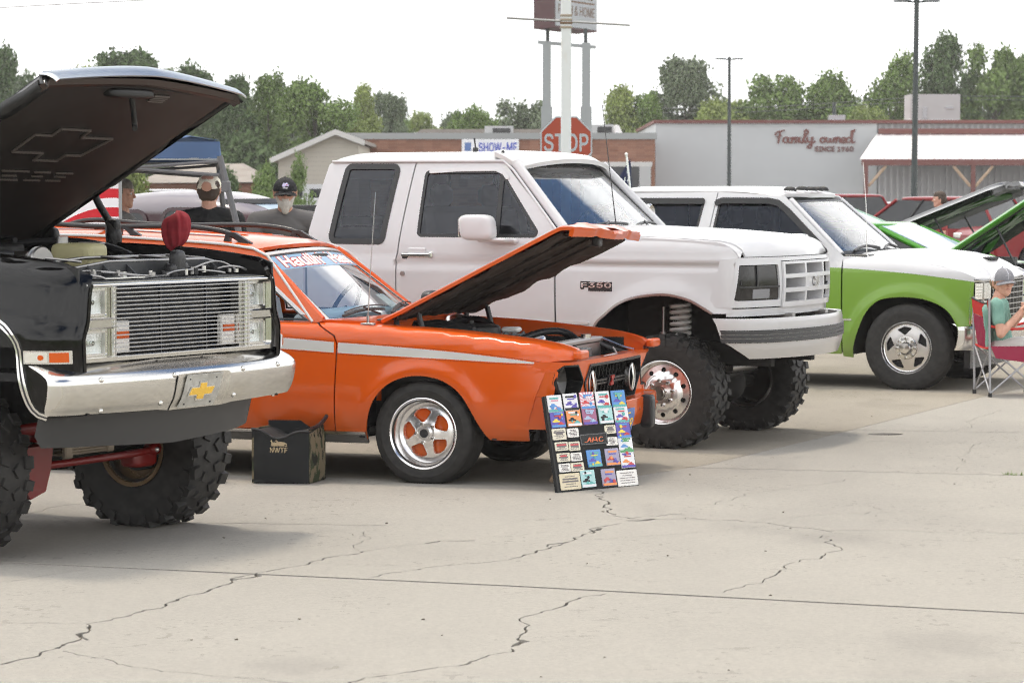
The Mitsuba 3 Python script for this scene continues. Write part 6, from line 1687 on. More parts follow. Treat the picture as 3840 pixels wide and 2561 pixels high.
def far_car(label, cate, name, x, Y, h, body, roof, paint, W=1.8, roofpaint=None, wheels=(1.35, -1.35), wr=.33, group=None, panes=(), end='redlens', plate=None, sc=1.0):
    """a car for the middle distance: body profile (x, z), greenhouse (base x0, x1, top x0, x1, z0, z1)"""
    t = Thing(name, label, cate, group, o=(x, Y, 0), h=h, sc=sc)
    pr = Polygon(body)
    r = .09
    a = extr(pr.buffer(-r * .6), W, 'xz', -W / 2)
    b = extr(pr, W - 2 * r, 'xz', -W / 2 + r)
    c = extr(pr.buffer(-r * .18), W - 2 * r * .45, 'xz', -W / 2 + r * .45)
    wells = [extr(Point(wx_, wr).buffer(wr * 1.14), W * 1.1, 'xz', -W * .55) for wx_ in wheels]
    man = lambda m: m3.Manifold(m3.Mesh(vert_properties=np.asarray(m.vertices, np.float32), tri_verts=np.asarray(m.faces, np.uint32)))
    solid = man(a) + man(b) + man(c)
    for w in wells:
        solid = solid - man(w)
    mm = solid.to_mesh()
    t.add('body', trimesh.Trimesh(mm.vert_properties[:, :3], mm.tri_verts, process=False), paint, 40)
    bx0, bx1, tx0, tx1, z0, z1 = roof
    wb, wt = W * .47, W * .38
    cabin = hullm([(bx0, s * wb, z0) for s in (-1, 1)] + [(bx1, s * wb, z0) for s in (-1, 1)] + [(tx0, s * wt, z1 - .05) for s in (-1, 1)] + [(tx1, s * wt, z1 - .05) for s in (-1, 1)])
    t.add('windows', cabin, 'shadowglass')
    t.add('roof', rbx((tx0 + tx1) / 2, 0, z1 - .03, tx1 - tx0 + .14, wt * 2 + .06, .12, .5), roofpaint or paint, 60)
    P = lambda u, s, f: np.array([bx0 + (tx0 - bx0) * f + u * ((bx1 + (tx1 - bx1) * f) - (bx0 + (tx0 - bx0) * f)), s * (wb + (wt - wb) * f + .012), z0 + (z1 - .04 - z0) * f])
    for s in (-1, 1):
        for u in (0, 1) + tuple(panes):
            t.add('pillar', tube([P(u, s, 0), P(u, s, 1)], .035 if u in (0, 1) else .022, 6), (roofpaint or paint) if u in (0, 1) else 'trim', 60)
    for wx_ in wheels:
        for s in (-1, 1):
            w = numbered(t.k + '__wheel')
            cc = np.array([wx_, s * (W / 2 - .11), wr])
            t.add('tyre', lathe([(wr * .62, -.1), (wr * .95, -.1), (wr, -.06), (wr, .06), (wr * .95, .1), (wr * .62, .1)], 24).apply_translation(cc), 'rubber', 40, w)
            t.add('rim', cylm(cc - [0, s * .05, 0], cc + [0, s * .07, 0], wr * .64, 18), 'alloy', 40, w)
    zs = [z for _, z in body]
    xs = [q for q, _ in body]
    for s in (-1, 1):
        t.add('headlight', rbx(max(xs) - .04, s * W * .36, z0 - .22, .10, .34, .13, .5), 'lens', 60)
        t.add('tail_light', rbx(min(xs) + .03, s * W * .42, z0 - .16, .10, .20, .26, .5), end, 60)
    if plate:
        t.add('license_plate', bx(min(xs) - .012, 0, plate, .02, .32, .17), 'signwhite')
    return t


SUVB = [(-2.3, .35), (-2.36, .60), (-2.33, 1.02), (1.05, 1.06), (2.05, .96), (2.3, .80), (2.32, .42), (2.2, .30), (-2.1, .30)]
SEDB = [(-2.3, .36), (-2.34, .62), (-2.25, .92), (-1.5, .98), (.9, .96), (2.0, .84), (2.28, .66), (2.3, .38), (2.15, .28), (-2.1, .28)]
TRKB = [(-2.6, .50), (-2.62, .80), (-2.58, 1.10), (1.2, 1.14), (2.35, 1.06), (2.55, .92), (2.56, .52), (2.4, .42), (-2.4, .42)]
far_car('maroon sport utility vehicle facing away behind the tilted black and green bonnet', 'car', 'parked_car', 8.75, 59, 142, SUVB, (-2.15, 1.05, -1.75, .25, 1.02, 1.66), 'redpaint', panes=(.35, .68), plate=.72)
far_car('red pickup at the right edge behind the lime raised bonnet', 'pickup truck', 'parked_truck', 11.6, 56, 197, TRKB, (-.9, 1.15, -.75, .35, 1.12, 1.78), 'redpaint', W=1.9, wheels=(1.6, -1.6), wr=.38, panes=(.5,))
far_car('red car beyond the maroon vehicle, mostly hidden', 'car', 'parked_car', 8.6, 78, 180, SUVB, (-2.1, 1.1, -1.7, .35, 1.02, 1.72), 'redpaint', panes=(.5,))
far_car('white car roof just left of the dark lamp post foot', 'car', 'parked_car', 10.2, 80, 175, SEDB, (-1.5, 1.0, -.9, .25, .95, 1.5), 'white', panes=(.5,))
far_car('white car seen over the white and green pickup windshield', 'car', 'parked_car', 5.45, 62, 150, SEDB, (-1.5, 1.0, -.9, .25, .95, 1.46), 'white', panes=(.5,))
t = Thing('parked_van', 'white panel van parked far off between the bearded man and the white pickup', 'van', o=(wx(1150, 100), 100, 0))
t.add('body', cat([bx(0, 2.2, 1.05, 1.95, 4.6, 1.3, .12)]), 'white', 40)
t.add('upper_body', hullm([(x_, y_, z_) for y_ in (-.02, 4.2) for x_, z_ in ((-.95, 1.5), (.95, 1.5), (-.86, 2.02), (.86, 2.02), (-.72, 2.12), (.72, 2.12))]), 'white')
for s_ in (-1, 1):
    t.add('rear_window', bx(s_ * .44, -.04, 1.72, .62, .04, .46, .01), 'shadowglass')
    t.add('door_hinge', bx(s_ * .90, -.06, 1.3, .05, .04, .12), 'trim')
    t.add('tail_light', bx(s_ * .90, -.10, 1.25, .10, .05, .34), 'redlens')
    t.add('tyre', cylm((s_ * .86, .9, .36), (s_ * .62, .9, .36), .36, 20), 'rubber', 40)
    t.add('tyre', cylm((s_ * .86, 3.7, .36), (s_ * .62, 3.7, .36), .36, 20), 'rubber', 40)
t.add('license_plate', bx(.28, -.13, 1.18, .32, .02, .17), 'plateblue')
far_car('silver car far left beyond the maroon classic car', 'car', 'parked_car', wx(668, 96), 96, 70, SUVB, (-2.15, 1.05, -1.75, .25, 1.02, 1.90), 'white', panes=(.5,))
t = Thing('truck_bed', 'dark flatbed parked behind the bearded man', 'trailer', o=(wx(1165, 60), 60, 0))
t.add('bed', bx(0, 0, 1.05, 1.3, 2.2, .9), 'trim')
t.add('post', cat([cylm((.45, -1.0, .6), (.45, -1.0, 1.75), .05, 8), cylm((-.5, -1.0, .6), (-.5, -1.0, 1.5), .05, 8)]), 'steel')
t.add('yellow_tag', bx(-.15, -1.12, 1.05, .22, .02, .1), 'yellow')
for i in (-.4, .4):
    t.add('wheel', cylm((i, -1.05, .35), (i, -.8, .35), .35, 20), 'rubber')


gloss('mint', (.55, .72, .62), .05)
gloss('limedark', (.05, .22, .01), .08)
gloss('blackgloss', (.008, .008, .009), .04)


# maroon classic: rounded, lofted from rings
def classic_car():
    t = Thing('classic_car', 'rounded maroon and silver classic car behind the man with the tan cap', 'car', o=(-3.0, 28.2, 0), h=-20, sc=1.06)

    def loft(st, p=.55, n=40):
        """st: (x, half width, z0, z1)"""
        a = np.linspace(0, 2 * np.pi, n, endpoint=False)
        cy, cz_ = np.sign(np.cos(a)) * np.abs(np.cos(a)) ** p, np.sign(np.sin(a)) * np.abs(np.sin(a)) ** p
        q = smoothpath([(x, w, (z1 + z0) / 2, (z1 - z0) / 2)[:4] for x, w, z0, z1 in st], 40)
        v = np.stack([np.repeat(q[:, 0], n), (q[:, 1:2] * cy).ravel(), (q[:, 2:3] + q[:, 3:4] * cz_).ravel()], 1)
        f = []
        for i in range(len(q) - 1):
            for j in range(n):
                k = (j + 1) % n
                f += [[i * n + j, (i + 1) * n + k, (i + 1) * n + j], [i * n + j, i * n + k, (i + 1) * n + k]]
        m = trimesh.Trimesh(v, f, process=False)
        return m
    t.add('body', loft([(-2.45, .35, .55, .80), (-2.2, .72, .40, 1.0), (-1.4, .88, .35, 1.16), (0, .90, .35, 1.18), (1.2, .80, .38, 1.14), (2.1, .55, .42, 1.06), (2.35, .25, .5, .95)]), 'maroon', 60)
    t.add('roof', loft([(-1.95, .25, 1.0, 1.12), (-1.55, .56, 1.0, 1.40), (-.9, .68, 1.0, 1.60), (-.1, .69, 1.0, 1.655), (.45, .66, 1.0, 1.58), (.85, .58, 1.0, 1.36), (1.1, .4, 1.0, 1.12)], .62), 'classic_roof', 60)
    for s in (-1, 1):
        for cx_, w, h in ((-.72, .36, .12), (.16, .40, .13)):
            pl = rpoly([(cx_ - w, 1.20), (cx_ - w * .86, 1.20 + 2 * h), (cx_ + w * .8, 1.20 + 2 * h), (cx_ + w, 1.20)], .08)
            SS = lambda u, v: np.stack([u, s * (.735 - .16 * np.clip(v - 1.18, 0, 1) - .05 * (u + .2) ** 2), v], -1)
            t.add('side_window', panel(pl, SS, (0, s, 0), .02, .06, .004), 'shadowglass')
            t.add('window_surround', panel(pl.buffer(.035).difference(pl), SS, (0, s, 0), .03, .06, .012), 'maroon')
        for x in (-1.55, 1.55):
            t.add('wing', rbx(x, s * .80, .62, 1.15, .36, .74, .6), 'maroon', 60)
            w = numbered(t.k + '__wheel')
            t.add('tyre', lathe([(.2, -.09), (.33, -.09), (.345, -.05), (.345, .05), (.33, .09), (.2, .09)], 28).apply_translation((x, s * .86, .345)), 'rubber', 40, w)
            t.add('rim', cylm((x, s * .80, .345), (x, s * .93, .345), .2, 20), 'chrome', 40, w)
        t.add('headlight', rbx(2.1, s * .62, .82, .2, .2, .2, .9), 'lens', 60)
    t.add('windshield', panel(box(-.50, 0, .50, 1), lambda u, v: np.stack([1.06 - .30 * (u / .55) ** 2 - .42 * v, u, 1.17 + .34 * v], -1), (1, 0, 0), .01, .08, .03), 'windshield_pale')
    t.add('windshield_frame', panel(box(-.55, -.06, .55, 1.10).difference(box(-.49, .02, .49, .98)), lambda u, v: np.stack([1.06 - .30 * (u / .55) ** 2 - .42 * v, u, 1.17 + .34 * v], -1), (1, 0, 0), .02, .08, .045), 'trim')
    t.add('bumper', tube([(2.30, -.7, .5), (2.45, 0, .5), (2.30, .7, .5)], .06, 8), 'chrome', 60)


gloss('silver2', (.34, .31, .34), .05)
gloss('classic_roof', mikit.proc(lambda p, n, uv: mix((.085, .012, .025), (.42, .39, .42), smoothstep(1.50, 1.56, p.z))), .04)
mat('windshield_pale', (.45, .55, .65), .05)
classic_car()


# lime sports cars with raised bonnets
def sports_car(x, Y, h, label, ang, hood_under, hood_top, roofm, L=1.45, hinge=(.35, .98), sc=1.0):
    t = far_car(label, 'car', 'sports_car', x, Y, h, [(-2.2, .34), (-2.25, .62), (-2.1, .90), (-1.3, .97), (.30, .97), (.42, .90), (2.0, .70), (2.2, .55), (2.2, .32), (2.0, .24), (-2.0, .24)], (-1.5, .75, -.95, -.15, .94, 1.36), 'lime', W=1.82, roofpaint=roofm, panes=(.45,), sc=sc)
    WS = lambda u, v: np.stack([.80 - .12 * (u / .7) ** 2 - .92 * v, u * (1 - .15 * v), .965 + .385 * v], -1)
    t.add('windshield', panel(box(-.70, 0, .70, 1), WS, (1, 0, 0), .01, .1, .03), 'windshield_pale')
    hg = np.array([hinge[0] + .25, 0, hinge[1]])
    du, dn = np.array([math.cos(ang), 0, math.sin(ang)]), np.array([-math.sin(ang), 0, math.cos(ang)])

    def HS(off):
        def f(u, v):
            n = .07 * (1 - (v / .72) ** 2) - .03 * np.clip((u - L + .15) / .15, 0, 1) ** 2 + .03 * np.exp(-((np.abs(v) - .35) / .08) ** 2) + off
            P = hg + u[:, None] * du + n[:, None] * dn
            P[:, 1] = v
            return P
        return f
    hp = rpoly([(0, -.70), (L - .08, -.72), (L, -.45), (L + .06, 0), (L, .45), (L - .08, .72), (0, .70)], .03)
    hk = t.add('hood', panel(hp, HS(0), (-.4, 0, 1), .02, .05), hood_top)
    t.add('hood_underside', panel(hp.buffer(-.04), HS(-.04), (-.4, 0, 1), .03, .05), hood_under[0], under=hk)
    for q in ([(.15, -.5), (L * .5, -.1), (L * .85, -.45)], [(.15, .5), (L * .5, .1), (L * .85, .45)], [(L * .15, 0), (L * .8, 0)]):
        t.add('hood_rib', panel(LineString(q).buffer(.055), HS(-.072), (-.4, 0, 1), .02, .05), hood_under[1], under=hk)
    t.add('hood_edge', panel(hp.buffer(.004).difference(hp.buffer(-.05)), HS(-.022), (-.4, 0, 1), .03, .05), hood_under[2], under=hk)
    for s in (-1, 1):
        t.add('hood_hinge', tube([(hg[0] - .1, s * .55, .90), (hg[0] + .12, s * .55, .92), hg + du * .25 + [0, s * .55, -.03]], .022, 6), 'trim', 50)
        t.add('prop_rod', tube([(hg[0] + .95, s * .66, .80), hg + du * .75 + [0, s * .6, -.02]], .012, 6), 'trim', 50)
    t.add('engine', cat([bx(1.3, 0, .78, .8, .5, .25, .04), cylm((1.1, 0, .9), (1.1, 0, .98), .2, 20)]), 'trim', 40)
    return t


sports_car(4.39, 37.3, -25, 'lime and mint sports car with raised glossy black and green bonnet', math.radians(21.6), ('trim', 'limedark', 'blackgloss'), 'black', 'mint', 1.57, sc=1.17)
sports_car(4.80, 33.3, -28, 'lime sports car at the right edge with its black bonnet underside raised', math.radians(33), ('dark', 'limedark', 'limedark'), 'lime', 'lime', 1.5)
# ------------------------------------------------------------ people
def ball(c, r, sub=2):
    m = trimesh.creation.icosphere(subdivisions=sub)
    m.apply_scale(r)
    m.apply_translation(c)
    return m.vertices


def blob(bones, res=.022, it=8):
    """one continuous smooth surface from tapered bones (p0, r0, p1, r1); r may be a triple"""
    parts = []
    for p0, r0, p1, r1 in bones:
        parts.append(m3.Manifold.hull_points(np.vstack([ball(p0, r0), ball(p1, r1)])))
    u = m3.Manifold.batch_boolean(parts, m3.OpType.Add).refine_to_length(res).to_mesh()
    m = trimesh.Trimesh(u.vert_properties[:, :3], u.tri_verts, process=True)
    trimesh.smoothing.filter_taubin(m, lamb=.5, nu=.52, iterations=it)
    return m


def frame(yaw, pitch=0, roll=0):
    R = trimesh.transformations.euler_matrix(math.radians(roll), math.radians(pitch), math.radians(yaw), 'sxyz')[:3, :3]
    return R


def head_bones(c, R, s=1.0):
    V = lambda x, y, z: np.asarray(c) + R @ (np.array([x, y, z]) * s)
    k = lambda *a: tuple(q * s for q in a)
    b = [(V(-.018, 0, .035), .088 * s, V(.012, 0, .030), .084 * s), (V(.020, 0, .02), .074 * s, V(.034, 0, -.045), .058 * s), (V(.030, 0, -.05), .056 * s, V(.058, 0, -.088), .030 * s),
         (V(.0, .035, -.02), .05 * s, V(.040, .022, -.075), .032 * s), (V(.0, -.035, -.02), .05 * s, V(.040, -.022, -.075), .032 * s),
         (V(.085, 0, .022), .010 * s, V(.104, 0, -.018), .013 * s), (V(.082, .016, -.022), .012 * s, V(.082, -.016, -.022), .012 * s),
         (V(.078, .035, .034), .014 * s, V(.078, -.035, .034), .014 * s), (V(.066, .042, -.012), .024 * s, V(.066, -.042, -.012), .024 * s),
         (V(.080, .018, -.052), .009 * s, V(.080, -.018, -.052), .009 * s)]
    for y in (-1, 1):
        b.append((V(-.005, y * .086, .020), .014 * s, V(-.010, y * .086, -.022), .011 * s))
    return b


def face(t, c, R, s, brow='hair', shut=False):
    V = lambda x, y, z: np.asarray(c) + R @ (np.array([x, y, z]) * s)
    for y in (-1, 1):
        e = t.add('eye', sphere(V(.079, y * .033, .008), .0125 * s, 2), 'mesh_white', True)
        t.add('iris', sphere(V(.0865, y * .033, .007), .0066 * s, 1), 'ink', True, under=e)
        t.add('eyebrow', tube([V(.088, y * .016, .030), V(.092, y * .034, .036), V(.078, y * .055, .028)], [.004 * s, .005 * s, .003 * s], 6), brow, 60)
    t.add('mouth', tube(smoothpath([V(.080, -.022, -.051), V(.0905, 0, -.049), V(.080, .022, -.051)], 8), [.003 * s] + [.0052 * s] * 6 + [.003 * s], 6), 'lip', 60)


def hand_bones(wrist, R, curl=.5, s=1.0, side=1):
    """palm and five unequal fingers; R: x along the hand, z out of the back of the hand, thumb towards y * side"""
    V = lambda x, y, z: np.asarray(wrist) + R @ (np.array([x, y * side, z]) * s)
    b = [(V(0, 0, 0), .024 * s, V(.045, .0, 0), .026 * s), (V(.045, .018, 0), .016 * s, V(.085, .028, 0), .012 * s), (V(.045, -.016, 0), .016 * s, V(.082, -.028, 0), .011 * s), (V(.04, 0, 0), .018 * s, V(.088, 0, 0), .013 * s)]
    for y, L, dy in ((.030, .066, .006), (.010, .076, .002), (-.010, .070, -.002), (-.029, .054, -.006)):
        p = np.array([.086, y, .0]); a = 0.0
        for j, f in enumerate((.44, .32, .24)):
            a += curl * (.7, .9, .7)[j]
            q = p + np.array([math.cos(a), 0, -math.sin(a)]) * L * f + [0, dy * f, 0]
            b.append((V(*p), (.0088, .0080, .0072)[j] * s, V(*q), (.0080, .0072, .0062)[j] * s))
            p = q
    p = np.array([.018, .022, -.004])
    for d, r0, r1 in (((.030, .026, -.012), .013, .0105), ((.026, .012, -.010), .0105, .009), ((.020, .002, -.010), .009, .0072)):
        q = p + d
        b.append((V(*p), r0 * s, V(*q), r1 * s)); p = q
    return b


mat('lip', (.38, .15, .12), .5)


def cap(t, c, R, s, front, back, brim=True, badge=None, backwards=False):
    V = lambda x, y, z: np.asarray(c) + R @ (np.array([x, y, z]) * s)

    def dome(x0, x1, grow=1.0, z0=.028):
        def S(u, v):                                            # u angle round, v height angle
            r = .106 * grow
            x = np.cos(u) * np.cos(v) * (r + .004) - .006
            y = np.sin(u) * np.cos(v) * r * .92
            z = z0 + np.sin(v) * .100 * grow + .012 * np.cos(u) * np.cos(v)
            return np.asarray(c) + (np.stack([x, y, z], -1) * s) @ R.T
        return S
    S = dome(0, 0)
    f = math.pi
    cut = Polygon([(f * .86, -.2), (f * 1.14, -.2), (f * 1.13, .25), (f * 1.06, .42), (f * .94, .42), (f * .87, .25)])
    ck = t.add('cap_front', panel(box(-f * .42, -.12, f * .42, 1.5), S, R @ [1, 0, .3], .004, .08), front)
    bk = box(f * .42, -.12, f * 1.58, 1.5).difference(cut if not backwards else Polygon([(f * .84, -.2), (f * 1.16, -.2), (f * 1.13, .30), (f * 1.06, .48), (f * .94, .48), (f * .87, .30)]))
    t.add('cap_back', panel(bk, S, R @ [-1, 0, .3], .004, .08), back, under=None)
    t.add('cap_button', sphere(V(-.006, 0, .13), .008 * s, 1), front, True)
    for a in (0, .42 * f, -.42 * f, f * .72, -f * .72, f):
        t.add('cap_seam', tube([S(np.array([a]), np.array([b]))[0] * 1.0 for b in np.linspace(-.05 if a != f else .55, 1.5, 8)], .0022 * s, 5), back)
    if brim:
        def B(u, v):
            x = .085 + v * .078 * np.cos(u * 1.02) * 1.0 + .0 * u
            y = np.sin(u) * (.088 + .012 * v)
            x = x * np.clip(np.cos(u * .95), .0, 1) ** .5 - .01
            z = .026 - .018 * v - .030 * np.sin(u) ** 2 + .006
            return np.asarray(c) + (np.stack([x, y, z], -1) * s) @ R.T
        t.add('cap_brim', panel(box(-1.25, 0, 1.25, 1), B, R @ [0, 0, 1], .006 * s, .08), front)
    if badge:
        for q, m in badge:
            t.add('cap_patch', panel(q, S, R @ [1, 0, .3], .003, .05, .003), m, under=ck)


def adult(label, o, h, sc, shirt, trousers='dark', hairm='hair', lean=0.0, headpitch=0, headyaw=0, wide=1.0, arms='down', capkw=None, beard=False, hair_full=False, sleeves=True):
    t = Thing('person', label, 'person', o=o, h=h, sc=sc)
    L = math.radians(lean)
    pel = np.array([0, 0, .96])
    up = np.array([math.sin(L), 0, math.cos(L)])
    ch, nk = pel + up * .40, pel + up * .545
    hd = pel + up * .70 + np.array([math.sin(math.radians(headpitch)) * .05, 0, 0])
    R = frame(headyaw, headpitch)
    sh = [pel + up * .46 + [0, s * .195 * wide, 0] for s in (-1, 1)]
    if arms == 'down':
        el = [sh[i] + [-.03, s * .06, -.29] for i, s in enumerate((-1, 1))]
        wr = [el[i] + [.08, s * -.01, -.25] for i, s in enumerate((-1, 1))]
    else:
        el = [sh[i] + [.10, s * .10, -.26] for i, s in enumerate((-1, 1))]
        wr = [el[i] + [.22, s * -.10, -.10] for i, s in enumerate((-1, 1))]
    hp = [pel + [0, s * .09, -.04] for s in (-1, 1)]
    kn = [np.array([.02, s * .11, .50]) for s in (-1, 1)]
    an = [np.array([-.02, s * .12, .09]) for s in (-1, 1)]
    b = head_bones(hd, R)
    b += [(hd - R @ [.012, 0, .06], .056, nk, .062), (nk, .06, ch, .10)]
    b += [(pel, .11, ch, .12)]
    for i, s in enumerate((-1, 1)):
        b += [(nk - [0, 0, .03], .055, sh[i], .052), (sh[i], .052, el[i], .042), (el[i], .041, wr[i], .028)]
        a = (wr[i] - el[i]) / np.linalg.norm(wr[i] - el[i])
        zz = np.cross(a, [0, 1., 0]); zz /= np.linalg.norm(zz)
        b += hand_bones(wr[i], np.stack([a, np.cross(zz, a), zz], 1), .45, 1.0, -s)
        b += [(hp[i], .085, kn[i], .055), (kn[i], .054, an[i], .038), (an[i], .036, an[i] + [.14, 0, -.05], .03)]
    t.add('body', blob(b, .022, 6), 'skin', True)
    k = .035
    sb = [(pel + up * -.02, (.125, .155 * wide, .10), pel + up * .22, (.118, .150 * wide, .10)), (pel + up * .2, (.118, .150 * wide, .10), ch, (.125, .170 * wide, .10)), (ch, (.128, .178 * wide, .10), nk - up * .035, (.088, .095, .045))]
    for i in (0, 1):
        sb += [(nk - up * .045, .078, sh[i], .078), (sh[i], .080, sh[i] + (el[i] - sh[i]) * .72, .068)]
    t.add('shirt', blob(sb, .03, 5), shirt, True)
    pb = [(pel - [0, 0, .02], (.122, .150 * wide, .09), pel - [0, 0, .08], (.12, .145 * wide, .09))]
    for i in (0, 1):
        pb += [(hp[i] - [0, 0, .04], .098, kn[i], .072), (kn[i], .072, an[i] + [0, 0, .03], .058)]
    t.add('trousers', blob(pb, .035, 5), trousers, True)
    for i in (0, 1):
        t.add('shoe', blob([(an[i] + [-.03, 0, -.04], .045, an[i] + [.06, 0, -.05], .040), (an[i] + [.05, 0, -.055], .040, an[i] + [.17, 0, -.062], .030)], .03, 4), 'trim', True)
    face(t, hd, R, 1.0, hairm)
    if capkw:
        cap(t, hd, R, 1.0, **capkw)
        t.add('hair', blob([(hd + R @ [-.030, .03, .03], .066, hd + R @ [-.030, -.03, .03], .066), (hd + R @ [-.030, .03, -.005], .062, hd + R @ [-.030, -.03, -.005], .062), (hd + R @ [-.045, .025, -.04], .053, hd + R @ [-.045, -.025, -.04], .053), (hd + R @ [-.01, .058, .0], .032, hd + R @ [-.02, .055, -.03], .03), (hd + R @ [-.01, -.058, .0], .032, hd + R @ [-.02, -.055, -.03], .03)], .02, 3), hairm, True)
    elif hair_full:
        t.add('hair', blob([(hd + R @ [-.025, 0, .055], .092, hd + R @ [.015, 0, .062], .080), (hd + R @ [-.05, .02, .0], .076, hd + R @ [-.05, -.02, .0], .076), (hd + R @ [-.01, .058, .03], .044, hd + R @ [-.03, .055, -.01], .036), (hd + R @ [-.01, -.058, .03], .044, hd + R @ [-.03, -.055, -.01], .036)], .02, 3), hairm, True)
    if beard:
        t.add('beard', blob([(hd + R @ [.058, 0, -.072], .046, hd + R @ [.062, 0, -.135], .030), (hd + R @ [.028, .052, -.03], .026, hd + R @ [.055, .024, -.085], .036), (hd + R @ [.028, -.052, -.03], .026, hd + R @ [.055, -.024, -.085], .036), (hd + R @ [.088, .02, -.040], .010, hd + R @ [.088, -.02, -.040], .010)], .016, 3), 'beard', True)
        for y in (-1, 1):
            t.add('sunglass_lens', rbx(*(hd + R @ [.094, y * .033, .010]), .014, .052, .042, .6), 'black', 60)
            t.add('sunglass_arm', tube([hd + R @ [.09, y * .055, .014], hd + R @ [.0, y * .088, .018]], .0035, 6), 'trim')
    return t


eagle = [(Polygon([(-.30, .42), (-.16, .62), (-.02, .55), (.12, .66), (.34, .44), (.22, .30), (.05, .36), (-.1, .22), (-.26, .28)]), 'plate_lilac'), (Polygon([(-.20, .20), (.18, .20), (.20, .14), (-.22, .14)]), 'flagwhite'), (Polygon([(.05, .42), (.16, .50), (.22, .42), (.12, .36)]), 'letterred')]
mat('plate_lilac', (.55, .50, .70), .6)
adult('man with tan mesh cap and black shirt seen from behind', (wx(785, 23.2), 23.2, 0), 92, 1.055, 'tee_black', lean=2, capkw=dict(front='cap_tan', back='cap_tan', brim=True, backwards=True), headyaw=-8, wide=1.05)
adult('bearded man in black cap, sunglasses and grey shirt bending forward', (wx(1068, 24.2), 24.2, 0), -84, 1.06, 'tee_grey', lean=18, headpitch=9, capkw=dict(front='cap_black', back='cap_black', brim=True, badge=eagle), beard=True, hairm='hairgrey', arms='fore', wide=1.18)
adult('grey haired man partly hidden behind the striped flag', (wx(452, 24.6), 24.6, 0), -8, 1.03, 'tee_grey', hair_full=True, hairm='hairgrey', lean=2)
adult('dark haired person far behind the raised black and green bonnet', (wx(3526, 44.), 44., 0), 178, .985, 'redshirt', hair_full=True, lean=2)
mat('redshirt', (.30, .05, .05), .9)


